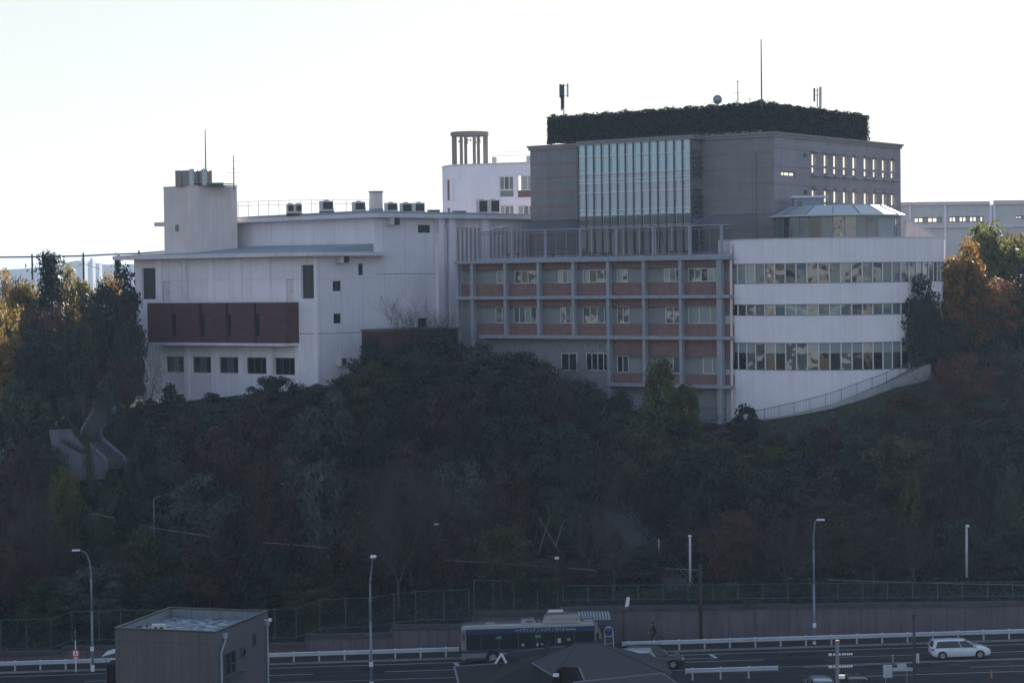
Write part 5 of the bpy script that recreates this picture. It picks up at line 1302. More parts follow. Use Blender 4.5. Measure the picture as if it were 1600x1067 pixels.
T('bare', 'bare', 635, 458, 210.5, 88, 'bare spreading tree in front of the white hall side wall', 'bare_tree', ybase=560)
T('bare', 'bare', 672, 474, 211, 66, 'second bare tree against the hall side wall, nearer the ribs', 'bare_tree', ybase=560)
T('round', 'gold', 1586, 350, 228, 80, 'golden green tree filling the skyline at the right edge, behind the tallest green one', 'broadleaf_tree', ybase=560)
T('round', 'dark', 1535, 530, 202, 104, 'dark evergreen under the rust coloured tree at the right', 'evergreen_tree', ybase=660)
T('round', 'green', 1575, 540, 199, 100, 'mid green tree low at the right edge under the dark evergreen', 'broadleaf_tree', ybase=690)
T('round', 'gold', 35, 432, 230, 84, 'full golden tree crown on the left skyline, behind the front golden trees', 'broadleaf_tree')
T('round', 'gold', 118, 424, 238, 74, 'full golden green crown on the left skyline, right of the conifer', 'broadleaf_tree')
T('round', 'dark', 150, 446, 228, 90, 'full dark evergreen crown behind the dark evergreen at the hall', 'evergreen_tree')
T('round', 'dark', 92, 505, 210, 96, 'full dark evergreen in the middle of the left wood, upper', 'evergreen_tree')
T('round', 'green', 165, 590, 203, 60, 'mid green tree just above the garden stair', 'broadleaf_tree')
T('round', 'dark', 590, 536, 207.5, 90, 'full dark evergreen at the left end of the brown annex', 'evergreen_tree')
T('round', 'green', 655, 532, 206.5, 100, 'mid green tree before the middle of the brown annex', 'broadleaf_tree')
for i, (x_, y_, Y_, w_, lf_) in enumerate(((1215, 672, 189.5, 46, 'brown'), (1262, 664, 188.6, 50, 'green'), (1300, 652, 188.0, 46, 'brown'), (1345, 640, 188.5, 56, 'green'), (1385, 628, 190, 44, 'brown'), (1412, 612, 193, 50, 'rust'), (1240, 690, 187, 60, 'dark'))):
    T('shrub', lf_, x_, y_, Y_, w_, ['russet brown', 'green', 'small brown', 'broad green', 'low brown', 'rusty red', 'dark'][i]+' shrub on the grass bank, '+['first', 'third', 'fourth', 'fifth', 'sixth', 'seventh', 'second'][i]+' from the wing end', 'shrub', 'shrub')
T('shrub', 'dark', 232, 618, 209.5, 44, 'dark shrub at the very left foot of the white hall', 'shrub', 'shrub')
for i, (x_, y_, Y_, w_, lf_, pr_, lb_) in enumerate(((1475, 398, 232, 44, 'brown', 'airy', 'brown twiggy tree just right of the round building parapet'), (1497, 440, 224, 70, 'dark', 'round', 'dark tree behind the bright orange maple'), (1520, 400, 236, 60, 'olive', 'airy', 'olive tree behind the orange maple, before the long building'),
    (1560, 470, 216, 90, 'dark', 'round', 'dark tree behind the rust coloured tree at the right'), (1610, 470, 214, 80, 'green', 'round', 'green tree cut by the right edge, behind the dark evergreens'), (1640, 400, 225, 80, 'olive', 'round', 'olive tree just outside the right edge'))):
    T(pr_, lf_, x_, y_, Y_, w_, lb_, 'broadleaf_tree', ybase=590)
T('round', 'dark', 182, 628, 196, 46, 'dark bushy tree hiding the top of the garden stair', 'evergreen_tree')
T('shrub', 'green', 205, 712, 187, 50, 'green shrub at the right foot of the garden stair', 'shrub', 'shrub')
# ivy clad forked trunk with bare limbs before the white stair wall
iv = thing('ivy_tree', (*at(140, 745, 187).xy, hill(at(140, 745, 187).x, 187)-.2), 'forked bare tree with ivy clad trunk in front of the white stair wall', 'tree')
m = MB(); Yv = 187; tr = [at(x, y, Yv) for x, y in ((143, 775), (140, 740), (138, 715), (137, 690), (133, 672))]
m.path(tr, [.3, .28, .24, .2, .16], 8); m.path([at(136, 708, Yv), at(122, 704, Yv), at(108, 696, Yv), (at(97, 688, Yv))], [.16, .14, .12, .1], 6); m.path([at(136, 695, Yv), at(126, 684, Yv), at(116, 672, Yv)], [.14, .12, .1], 6)
m.build('trunk', BARK, iv); m = MB(); rr = random.Random(5)
def tw(p, d, L, r, k):
    e = p+d*L; m.tube(p, e, r, r*.6, 4, False)
    if k:
        for _ in range(3): tw(e, (d+Vector((rr.gauss(0, .5), rr.gauss(0, .4), rr.gauss(.15, .35)))).normalized(), L*.72, r*.6, k-1)
for q_, dd in ((tr[-1], (-.2, 0, 1)), (tr[-2], (.5, 0, 1)), (at(116, 672, Yv), (-.5, 0, 1)), (at(133, 680, Yv), (.1, 0, 1))): tw(Vector(q_), Vector(dd).normalized(), 1.1, .07, 5)
m.build('limbs', TWIGP, iv)
nr_ = np.random.RandomState(9); C = []
segs = [(tr[i], tr[i+1], .42-.05*i) for i in range(4)]+[(at(136, 708, Yv), at(97, 688, Yv), .2), (at(136, 695, Yv), at(114, 668, Yv), .22)]
for a, b, r_ in segs:
    for k in range(260): t_ = nr_.rand(); p = Vector(a).lerp(Vector(b), t_); C.append([p.x+nr_.normal()*r_*.7, p.y+nr_.normal()*r_*.7, p.z+nr_.normal()*r_*.6])
quadmesh('ivy', leafquads(np.array(C), .17, nr_), L_GREEN, iv, tuple(iv.location))

# ------------------------------------------------ hillside wood: individual trees in rows
SIL = [(0, 640), (60, 640), (75, 720), (150, 745), (200, 730), (212, 640), (250, 615), (300, 622), (350, 622), (400, 612), (470, 610), (500, 606), (540, 585), (580, 560), (640, 535), (720, 530), (800, 545), (860, 566), (930, 596), (960, 625), (1060, 648), (1100, 668), (1140, 672), (1185, 672), (1250, 676), (1330, 660), (1400, 640), (1440, 620), (1480, 590), (1540, 560), (1600, 540)]
def sil(px): return lerp([a for a, b in SIL], [b for a, b in SIL], px)
NAMEK = {('round', 'dark'): ('dark dense evergreen', 'evergreen_tree'), ('round', 'green'): ('mid green leafy tree', 'broadleaf_tree'), ('airy', 'olive'): ('thin olive autumn tree', 'broadleaf_tree'),
 ('airy', 'brown'): ('thin russet brown tree', 'broadleaf_tree'), ('bare', 'bare'): ('bare twiggy tree', 'bare_tree'), ('round', 'grey'): ('dusty grey green tree', 'broadleaf_tree'), ('airy', 'rust'): ('dull rusty maple', 'maple_tree'),
 ('tall', 'green'): ('slender green tree', 'broadleaf_tree'), ('airy', 'ygreen'): ('sparse yellow green tree', 'broadleaf_tree'), ('tall', 'dark'): ('slender dark evergreen', 'evergreen_tree'), ('shrub', 'dark'): ('dark shrub', 'shrub'), ('shrub', 'brown'): ('brown shrub', 'shrub'), ('shrub', 'green'): ('green shrub', 'shrub')}
fixed = [(430, 700, 178, 'airy', 'brown', 95), (330, 660, 190, 'airy', 'brown', 110), (485, 708, 180, 'round', 'grey', 120), (640, 690, 180, 'bare', 'bare', 130), (700, 720, 178, 'bare', 'bare', 110),
 (800, 700, 181, 'airy', 'brown', 100), (780, 640, 190, 'round', 'dark', 100), (260, 680, 190, 'round', 'grey', 70), (215, 690, 188, 'round', 'green', 60), (20, 690, 186, 'airy', 'brown', 90), (100, 715, 184, 'airy', 'ygreen', 60),
 (1140, 795, 173, 'airy', 'rust', 110), (1420, 735, 178, 'airy', 'ygreen', 50), (1575, 735, 177, 'round', 'green', 60), (920, 770, 178, 'bare', 'bare', 110), (985, 740, 186, 'bare', 'bare', 90), (1250, 700, 184, 'round', 'dark', 110), (1350, 690, 183, 'round', 'dark', 100), (1290, 660, 189, 'shrub', 'brown', 60), (1420, 660, 187, 'round', 'green', 70),
 (620, 745, 174, 'bare', 'bare', 120), (930, 690, 184, 'bare', 'bare', 120), (960, 800, 172.8, 'bare', 'bare', 60), (1230, 820, 172.8, 'bare', 'bare', 100),  (60, 760, 176, 'bare', 'bare', 80),
 (25, 820, 174, 'airy', 'brown', 80), (1250, 780, 175, 'bare', 'bare', 110), (1430, 800, 174, 'bare', 'bare', 80), (1600, 700, 182, 'round', 'dark', 90), (590, 640, 192, 'round', 'dark', 90)]
fill = []
for px, yt, Y, pr, lf, wpx in fixed:
    p = at(px, yt, Y); fill.append((p.x, Y, p.z, pr, lf, wpx/2*Y/F))
def stair_zone(x, y):
    if 172 < y < 196 and abs(x-lerp([172, 196], [14.2, 4.8], y)) < 2.1: return True
    px = proj((x, y, hill(x, y)))[0]
    if 70 < px < 205 and 184 < y < 212: return True
    return False
g = random.Random(21); cand = []
for _ in range(9000):
    x = g.uniform(-56, 56); y = g.uniform(172.5, 214); cand.append((x, y))
placed = [(f[0], f[1]) for f in fill]
kinds_w = [('round', 'dark', 24), ('round', 'green', 9), ('airy', 'olive', 15), ('airy', 'brown', 26), ('bare', 'bare', 13), ('round', 'grey', 5), ('tall', 'green', 5), ('tall', 'dark', 8), ('airy', 'ygreen', 2)]
kk = [k for k in kinds_w for _ in range(k[2])]
for x, y in cand:
    if y > yedge(x)-1.2 or stair_zone(x, y): continue
    if 22 < x < 42 and y > yedge(x)-5.0: continue
    d = 3.2 if y > 182 else 3.3
    if any((x-a)**2+(y-b)**2 < d*d for a, b in placed): continue
    zb = hill(x, y); px, _ = proj((x, y, zb+4))
    if not -60 < px < 1660: continue
    k = g.choice(kk); H = g.uniform(5.2, 10.5)
    zmax = at(px, sil(px)+abs(g.gauss(0, 13)), y).z
    if y < 179: H *= .8
    if 880 < px < 1080 and y < 182: H = min(H, 3.2)
    if 820 < px < 900 and y < 180: H = min(H, 3.0)
    H = min(H, zmax-zb)
    pr, lf = k[0], k[1]; Rw = g.uniform(2.5, 4.3)
    if H < 3.0: pr, lf, Rw = 'shrub', g.choice(['dark', 'dark', 'green', 'brown']), g.uniform(1.0, 1.7)
    if H < .9: continue
    placed.append((x, y)); fill.append((x, y, zb+H, pr, lf, Rw))
ZON = [(0, 'the left wood'), (211, 'the red balcony box'), (470, 'the hall side wall'), (700, 'the left wing bays'), (925, 'the right wing bays'), (1140, 'the round building'), (1400, 'the right hand maples')]
cells = {}
for f in fill:
    px = proj((f[0], f[1], f[2]))[0]; zi = max(i for i, (a, _) in enumerate(ZON) if px >= a or i == 0)
    row = 'lowest' if f[1] < 178 else ('second' if f[1] < 186 else ('third' if f[1] < 195 else 'topmost'))
    cells.setdefault((zi, row, f[3], f[4]), []).append((px, f))
ORD = ['first', 'second', 'third', 'fourth', 'fifth', 'sixth', 'seventh', 'eighth', 'ninth']
for (zi, row, pr, lf), L_ in cells.items():
    L_.sort(key=lambda q: q[0]); kd, nm = NAMEK.get((pr, lf), ('leafy tree', 'tree'))
    for i, (px, f) in enumerate(L_):
        lab = f'{kd} below {ZON[zi][1]}, {row} slope row' + ('' if len(L_) == 1 else f', {ORD[i]} from left')
        tree(pr, lf, f[0], f[1], f[2], f[5], lab, nm, 'shrub' if pr == 'shrub' else 'tree', 'shrubs on the hillside' if pr == 'shrub' else 'trees on the hillside')
# creeper on the fence, ground cover
nr_ = np.random.RandomState(4)
def clump_obj(name, boxes, leaf, mat, label, cat, kind=None, size=.18, group=None):
    C = []
    for (x0, x1, y0, y1, Y, dens) in boxes:
        a = at(x0, y1, Y); b = at(x1, y0, Y); n = int(dens)
        for k in range(n):
            u, v_ = nr_.rand(), nr_.rand()
            C.append([a.x+(b.x-a.x)*u, Y+nr_.normal()*.25, a.z+(b.z-a.z)*(v_+.12*math.sin(u*9)+.05*math.sin(u*31))])
    C = np.array(C); o = quadmesh(name, leafquads(C, size, nr_), mat, None, (float(C[:, 0].mean()), float(C[:, 1].mean()), float(C[:, 2].min())))
    return tag(o, label, cat, group, kind)
clump_obj('creeper', [(800, 878, 903, 920, YF, 1700), (840, 882, 912, 926, YF, 500), (790, 815, 905, 912, YF, 100)], 0, L_GREEN, 'green creeper heaped over the tall mesh fence above the bus', 'creeper')
clump_obj('bush', [(1222, 1262, 898, 934, YF+.6, 900), (1268, 1290, 903, 936, YF+.5, 500)], 0, L_DARK, 'dark bush growing through the low green fence behind the middle street lamp', 'bush')
clump_obj('bush', [(1050, 1160, 912, 935, YF+.5, 1100), (960, 1050, 920, 934, YF+.5, 300)], 0, L_GREEN, 'loose green bush growing along the low fence right of the dark wooden pole', 'bush')
clump_obj('bush', [(1160, 1178, 938, 950, YW-.2, 90), (1178, 1188, 936, 943, YW-.2, 40)], 0, L_GREEN, 'small tuft hanging over the retaining wall top', 'bush', size=.14)
clump_obj('bush', [(180, 240, 950, 985, YF+.7, 600), (140, 180, 958, 985, YF+.7, 300)], 0, L_GREEN, 'low green bush behind the fence left of the foreground grey house', 'bush')
C = []
g = np.random.RandomState(8)
cx_ = g.uniform(-60, 60, 5200); cy_ = 168+g.rand(5200)**1.1*45
for x, y in zip(cx_, cy_):
    if y > yedge(x)-.5: continue
    if stair_zone(x, y): continue
    if 22 < x < 46 and y > yedge(x)-8: continue
    z = hill(x, y); n = 9; s = g.uniform(.25, .6)
    q = g.normal(size=(n, 3))*np.array([s, s, s*.45])+np.array([x, y, z+s*.5]); C.append(q)
C = np.concatenate(C); tag(quadmesh('undergrowth', leafquads(C, .26, g), L_GREEN, None, (0, 190, 5)), kind='stuff')
C = []
for k in range(9000):
    x = g.uniform(21, 47); y = yedge(x)-.3-g.rand()*8.3; C.append([x, y, hill(x, y)+.1+g.rand()*.12])
tag(quadmesh('bank_grass', leafquads(np.array(C), .16, g), leafmat('bank grass blades', (.06, .065, .03), (.11, .12, .05), .2), None, (34, 190, 15)), kind='stuff')

# ------------------------------------------------ hillside stairs and small things
def stairs(name, A, Bp, wd, label, n, mat=CONCD, rail=True, par=None, cat='stairs'):
    A, Bp = Vector(A), Vector(Bp); t = thing(name, Bp, label, cat); d = (Bp-A); h = Vector((d.x, d.y)); side = Vector((-h.y, h.x)).normalized()*wd/2; m = MB()
    for i in range(n):
        p = A+d*(i/n); q = A+d*((i+1)/n); zt_ = p.z
        m.hexa([(p.x-side.x, p.y-side.y, q.z-.6), (p.x+side.x, p.y+side.y, q.z-.6), (q.x+side.x, q.y+side.y, q.z-.6), (q.x-side.x, q.y-side.y, q.z-.6), (p.x-side.x, p.y-side.y, zt_), (p.x+side.x, p.y+side.y, zt_), (q.x+side.x, q.y+side.y, zt_), (q.x-side.x, q.y-side.y, zt_)])
    m.build('steps', mat, t)
    for sg in (-1, 1):
        if par:
            m = MB(); s1 = side*sg*1.02; s2 = side*sg*(1+.5/wd)
            m.hexa([(A.x+s1.x, A.y+s1.y, A.z-.6), (A.x+s2.x, A.y+s2.y, A.z-.6), (Bp.x+s2.x, Bp.y+s2.y, Bp.z-.8), (Bp.x+s1.x, Bp.y+s1.y, Bp.z-.8), (A.x+s1.x, A.y+s1.y, A.z+par), (A.x+s2.x, A.y+s2.y, A.z+par), (Bp.x+s2.x, Bp.y+s2.y, Bp.z+par), (Bp.x+s1.x, Bp.y+s1.y, Bp.z+par)])
            m.build('parapet', WALLP, t)
        elif rail:
            m = MB(); s1 = Vector((side.x, side.y, 0))*sg
            for hh in (.9, .5): m.tube(A+s1+Vector((0, 0, hh)), Bp+s1+Vector((0, 0, hh)), .03, .03, 5)
            for k in range(9): p = A+d*(k/8)+s1; m.tube(p, p+Vector((0, 0, .9)), .025, .025, 5)
            m.build('handrail', M('dull handrail', (.12, .13, .15), .6), t)
    return t
WALLP = M('pale plastered stair wall', (.15, .175, .22), .85, .12, .6, streak=.3)
tA = Vector((4.9, 194.5, hill(4.9, 194.5)+.5)); tBm = Vector((14.0, 173.0, hill(14.0, 173)+.15))
tM = Vector((9.4, 184.0, 0)); tM.z = max(hill(9.4, 184)+.3, (tA.z+tBm.z)/2)
stairs('hill_stairs', tM, tBm, 2.2, 'long straight concrete stair with handrails, lower flight reaching the hillside path', 26)
stairs('hill_stairs', tA, tM, 2.2, 'long straight concrete stair with handrails, upper flight climbing towards the wing', 26)
a = at(172, 612, 209); b = at(142, 678, 203); a = at(168, 622, 206); b = at(136, 668, 197)
stairs('garden_stairs', at(164, 640, 202), at(143, 676, 197.5), 1.7, 'upper flight of the parapeted garden stair left of the white hall', 16, par=.3)
stairs('garden_stairs', at(146, 690, 195), at(182, 722, 189.5), 1.6, 'lower flight of the parapeted garden stair, turning right above the hillside shrubs', 12, par=.35)
sw_t = thing('stair_wall', at(108, 745, 190), 'pale plastered retaining wall with sloping right edge left of the garden stair', 'wall'); m = MB()
pl = [(76, 672), (108, 671), (124, 692), (148, 712), (166, 724), (164, 748), (92, 752)]
pf = [at(x, y, 190+ (x-76)*.0) for x, y in pl]; n = len(pf)
m.mesh([tuple(p) for p in pf]+[(p.x, p.y+.5, p.z) for p in pf], [tuple(range(n)), tuple(reversed(range(n, 2*n)))]+[(i, n+i, n+(i+1) % n, (i+1) % n) for i in range(n)])
m.build('wall', WALLP, sw_t)
# bamboo props, small sign plate
for pts, lb in ((((841, 866, 174), (860, 803, 174.3)), 'long pale support pole leaning right, left of the crossed pair'), (((842, 808, 174.4), (874, 862, 174)), 'pale support pole leaning left across the first one'), (((868, 853, 174), (881, 812, 174.4)), 'shorter pale support pole leaning right, nearest the stair')):
    m = MB(); m.tube(at(*pts[0]), at(*pts[1]), .035, .025, 5); tag(m.build('support_pole', M('bamboo', (.20, .18, .15), .6), None), lb, 'pole', 'tree support poles')
p = at(870, 872, 172.5); t = thing('sign_plate', (p.x, 172.5, p.z-.6), 'tiny white plate on a peg below the crossed support poles', 'sign')
m = MB(); m.box(p.x-.17, p.x+.17, 172.48, 172.5, p.z-.08, p.z+.14); m.build('plate', WHITE, t); m = MB(); m.tube((p.x, 172.53, p.z-.8), (p.x, 172.53, p.z+.1), .02, .02); m.build('peg', STEELD, t)
# ================================================================== STREET FURNITURE
def lamp(px, ybase, ytop, Y, px_top, kind, label, towards=False, zb=None):
    b = at(px, ybase, Y) if zb is None else Vector((at(px, ybase, Y).x, Y, zb)); tp = at(px_top, ytop, Y)
    t = thing('street_lamp', tuple(b), label, 'street lamp', 'street lamps'); H = tp.z-b.z; dx = tp.x-b.x
    m = MB(); P_ = [Vector((b.x, Y, b.z-.3)), Vector((b.x, Y, b.z+H*.5)), Vector((b.x, Y, b.z+H*.78))]; rr_ = [.11, .085, .07]
    for k in range(1, 8):
        u = k/7; yy = Y-(1.3*u*u if towards else 0)
        P_.append(Vector((b.x+dx*u**2.2 if not towards else b.x+dx*u, yy, b.z+H*(.78+.22*math.sin(u*math.pi/2))))); rr_.append(.07-.035*u)
    m.smooth = True; m.path(P_, rr_, 8); m.build('pole', LAMPP, t)
    m = MB(); e = P_[-1]; s = -1 if dx < 0 else 1
    if towards: m.box(e.x-.2, e.x+.2, e.y-.6, e.y+.02, e.z-.06, e.z+.08); m.box(e.x-.15, e.x+.15, e.y-.64, e.y-.602, e.z-.05, e.z+.07)
    else: m.box(min(e.x, e.x+s*.62), max(e.x, e.x+s*.62), e.y-.14, e.y+.14, e.z-.03, e.z+.09)
    m.build('lamp_head', WHITE, t, .02)
    m = MB(); m.box(b.x-.14, b.x+.14, Y-.13, Y-.1, b.z+1.6, b.z+1.95); m.tube((b.x, Y, b.z-.1), (b.x, Y, b.z+.5), .14, .14, 10); m.build('sleeve', WHITE, t)
    return t
LAMPP = M('blue grey lamp pole', (.20, .25, .33), .45, .08, 1, metal=.2)
lamp(145, 1048, 860, 162.0, 125, 0, 'tall grey street lamp bending left, behind the foreground grey house')
lamp(580.5, 1075, 865, 150, 585.5, 0, 'tall grey street lamp in the near foreground, head facing the viewer', True, zb=.1)
lamp(1272.5, 1011, 812.5, 163.2, 1276, 0, 'tall grey street lamp on the far pavement before the long wall')
def pole(name, px, y0, y1, Y, r, mat, label, cat='pole', group=None, ext=0):
    a = at(px, y1, Y); b = at(px, y0, Y); t = thing(name, (a.x, Y, a.z-ext), label, cat, group); m = MB(); m.smooth = True; m.tube((a.x, Y, a.z-ext-.1), (a.x+(b.x-a.x)*.3, Y, b.z), r, r*.85, 10); m.build('pole', mat, t); return t, Vector((a.x, Y, b.z))
POLEW = M('white concrete pole', (.50, .50, .56), .7, .08, 2)
WOOD = M('dark wooden pole', (.05, .042, .04), .85, .2, 3)
t, q = pole('path_lamp', 1078.5, 838, 913, 171, .11, POLEW, 'pale upright path lamp post right of the hill stair foot', 'path lamp', 'path lamp posts')
m = MB(); m.tube(q, q+Vector((0, 0, .12)), .15, .13, 10); m.tube(q+Vector((0, -.1, -.7)), q+Vector((0, -.1, -.1)), .06, .06); m.build('cap', WHITE, t)
t, q = pole('path_lamp', 1510.5, 823, 900, 171, .11, POLEW, 'pale upright path lamp post at the far right above the wall', 'path lamp', 'path lamp posts')
m = MB(); m.lathe((q.x+.08, 171, q.z-.02), [(.12, 0), (.17, .06), (.15, .15), (.06, .2)], 10); m.build('cap', WHITE, t)
t, q = pole('path_lamp', 241, 779, 838, 176, .035, LAMPP, 'small pale lamp post with a bent arm among the trees at the left', 'path lamp', 'path lamp posts')
m = MB(); m.path([q, q+Vector((.25, 0, .12)), q+Vector((.6, 0, .28))], .03); m.build('arm', LAMPP, t)
t, q = pole('path_lamp', 1029.5, 842, 858, 174, .05, POLEW, 'short thin pale post at the right rail of the hill stair', 'path lamp', 'path lamp posts')
pole('utility_pole', 1095, 882, 1001, 165.6, .16, WOOD, 'thick dark wooden utility pole in front of the long wall', 'utility pole')
t, q = pole('bus_stop_lamp', 974.5, 944, 1012, 163.2, .1, WOOD, 'short dark pole with a tilted white lamp beside the bus stop', 'lamp post')
m = MB(); m.hexa([(q.x+.12, 162.9, q.z-.15), (q.x+.42, 162.9, q.z-.1), (q.x+.42, 163.1, q.z-.1), (q.x+.12, 163.1, q.z-.15), (q.x+.28, 162.9, q.z+.62), (q.x+.52, 162.9, q.z+.58), (q.x+.52, 163.1, q.z+.58), (q.x+.28, 163.1, q.z+.62)]); m.build('lamp_head', WHITE, t)
m = MB(); m.box(q.x-.02, q.x+.4, 163.0, 163.2, q.z-.5, q.z-.17); m.build('box', STEELD, t)
# hillside glints: small floodlights
for x, y, Y, lb in ((76, 632, 203, 'small white floodlight in the wood, far left'), (190, 666, 199, 'small white floodlight beside the garden stair'), (682, 819, 176, 'tiny white lamp in the dark slope under the bare trees')):
    p = at(x, y, Y); t = thing('floodlight', (p.x, Y, p.z-1.0), lb, 'floodlight'); m = MB(); m.box(p.x-.2, p.x+.2, Y-.1, Y+.1, p.z-.03, p.z+.07); m.build('head', WHITE, t); m = MB(); m.tube((p.x, Y, p.z-1.4), (p.x, Y, p.z-.03), .03, .03); m.build('post', STEELD, t)
# traffic sign with a red frame
p = at(118.5, 1020, 160.2+2.0); Ys = 162.0; p = at(118.5, 1020, Ys); b = at(119, 1054, Ys); u_ = at(117, 986, Ys)
t = thing('road_sign', (b.x, Ys, b.z), 'small square white road sign with a red frame and dark pictogram', 'road sign')
m = MB(); m.tube((b.x, Ys, b.z-.1), (b.x-.02, Ys, u_.z), .045, .04, 8); m.build('pole', WHITE, t)
m = MB(); m.box(b.x-.045, b.x+.045, Ys-.05, Ys-.047, u_.z-.7, u_.z-.05); m.tube((b.x-.02, Ys, u_.z), (b.x-.02, Ys, u_.z+.75), .035, .03, 6); m.build('reflector', GREENF, t)
RED = M('sign red', (.42, .035, .03), .5, .05, 3); NAVY = M('navy print', (.02, .035, .12), .5)
m = MB(); m.box(p.x-.29, p.x+.29, Ys-.08, Ys-.06, p.z-.29, p.z+.29); m.build('frame', RED, t)
m = MB(); m.box(p.x-.2, p.x+.2, Ys-.085, Ys-.081, p.z-.2, p.z+.2); m.build('face', WHITE, t)
m = MB(); Yf_ = Ys-.088; m.lathe((p.x, Yf_, p.z+.1), [(.045, 0), (.045, .002)], 10, 'y'); m.box(p.x-.03, p.x+.03, Yf_, Yf_+.002, p.z-.05, p.z+.055); m.hexa([(p.x-.13, Yf_, p.z-.15), (p.x-.08, Yf_, p.z-.16), (p.x-.08, Yf_+.002, p.z-.16), (p.x-.13, Yf_+.002, p.z-.15), (p.x-.03, Yf_, p.z-.03), (p.x+.02, Yf_, p.z-.05), (p.x+.02, Yf_+.002, p.z-.05), (p.x-.03, Yf_+.002, p.z-.03)]); m.hexa([(p.x+.06, Yf_, p.z-.16), (p.x+.12, Yf_, p.z-.15), (p.x+.12, Yf_+.002, p.z-.15), (p.x+.06, Yf_+.002, p.z-.16), (p.x-.02, Yf_, p.z-.05), (p.x+.03, Yf_, p.z-.03), (p.x+.03, Yf_+.002, p.z-.03), (p.x-.02, Yf_+.002, p.z-.05)]); m.build('pictogram', NAVY, t)
m = MB(); m.box(p.x-.18, p.x+.18, Ys-.075, Ys-.06, p.z-.43, p.z-.32); pl_ = m.build('plate', WHITE, t); m = MB(); m.box(p.x-.13, p.x+.13, Ys-.079, Ys-.076, p.z-.39, p.z-.36); m.build('lettering', STEELD, pl_)
def text(body, size, loc, rot, mat, parent, ext=.004, align='CENTER'):
    c = bpy.data.curves.new('lettering', 'FONT'); c.body = body; c.size = size; c.extrude = ext; c.align_x = align; c.align_y = 'CENTER'
    c.materials.append(mat); f_ = bpy.data.objects.new('tmp', c); col.objects.link(f_); bpy.context.view_layer.update()
    me = bpy.data.meshes.new_from_object(f_.evaluated_get(bpy.context.evaluated_depsgraph_get())); bpy.data.objects.remove(f_); o = bpy.data.objects.new('lettering', me); col.objects.link(o)
    o.parent = parent; o.location = Vector(loc)-worg(parent); o.rotation_euler = rot; W[o.name] = Vector(loc); return o
# bus stop shelter, sign
Ysh = 164.0; a = at(855, 969, Ysh); b = at(954.5, 969, Ysh); zr = a.z; x0, x1 = a.x, b.x
t = thing('bus_shelter', ((x0+x1)/2, Ysh, roadz(5)), 'bus shelter with a fluted metal roof and a white board against the wall', 'bus shelter')
m = MB(); nfl = 22
for i in range(nfl):
    xa = x0+(x1-x0)*i/nfl; xb = xa+(x1-x0)/nfl*.62; m.box(xa, xb, Ysh, Ysh+2.1, zr+.03, zr+.36)
m.box(x0, x1, Ysh+.02, Ysh+2.1, zr, zr+.028); m.build('roof', M('shelter roof sheet', (.50, .54, .60), .4, .06, 1, metal=.3), t)
m = MB(); m.box(x0+.1, x1, Ysh-.02, Ysh+.04, zr-.42, zr-.02); m.box(x1-.2, x1-.02, Ysh+.05, Ysh+2, zr-.42, zr-.02); m.build('fascia', M('dark blue fascia', (.05, .07, .12), .5, .05, 1), t)
for x in (x0+.4, (x0+x1)/2, x1-.4): m = MB(); m.tube((x, Ysh+1.9, roadz(x)), (x, Ysh+1.9, zr), .05, .05, 8); m.build('post', STEELD, t)
a = at(856.5, 959.5, YW-.3); b = at(880, 952, YW-.3); m = MB(); m.box(a.x, b.x, YW-.28, YW-.22, a.z-.15, b.z); m.build('board', WHITE, t)
m = MB(); m.box(x0+.8, x1-.8, 165.3, 165.7, roadz(5)+.5, roadz(5)+.56)
for x in (x0+1, x1-1): m.box(x-.05, x+.05, 165.35, 165.65, roadz(5)+.1, roadz(5)+.499)
m.build('bench', WOOD, t)
Yb = 162.9; p = at(951, 983, Yb); zb_ = roadz(p.x)+.11; t = thing('bus_stop_sign', (p.x, Yb, zb_), 'round topped white bus stop sign with timetable frame', 'bus stop sign')
m = MB(); ztp = at(951, 976, Yb).z; r_ = .30
for s in (-1, 1): m.tube((p.x+s*.36+.06, Yb, zb_), (p.x+s*.3, Yb, ztp-.3), .03, .03, 6)
for z in (zb_+.6, zb_+1.2): m.tube((p.x-.34, Yb, z), (p.x+.36, Yb, z), .02, .02, 5)
m.build('frame', WHITE, t)
m = MB(); pts = [(p.x+r_*math.cos(k*math.pi/10), p.z-.1+r_+r_*math.sin(k*math.pi/10)-.25) for k in range(11)]; pts += [(p.x-r_, p.z-.55), (p.x+r_, p.z-.55)]
n = len(pts); m.mesh([(x, Yb-.03, z) for x, z in pts]+[(x, Yb, z) for x, z in pts], [tuple(reversed(range(n))), tuple(range(n, 2*n))]+[(i, (i+1) % n, n+(i+1) % n, n+i) for i in range(n)])
pa = m.build('panel', WHITE, t); m = MB(); m.lathe((p.x, Yb-.035, p.z-.0), [(.2, 0), (.2, .003)], 16, 'y'); m.box(p.x-.26, p.x+.26, Yb-.036, Yb-.032, p.z-.36, p.z-.27); m.build('emblem', M('stop emblem blue', (.05, .11, .32), .5), pa)
m = MB(); m.box(p.x-.29, p.x+.29, Yb-.03, Yb, zb_+1.25, zb_+1.85); m.build('timetable', WHITE, t)
m = MB(); m.box(p.x-.33, p.x+.35, Yb-.2, Yb+.2, zb_-.02, zb_+.1); m.build('base', CONC, t)

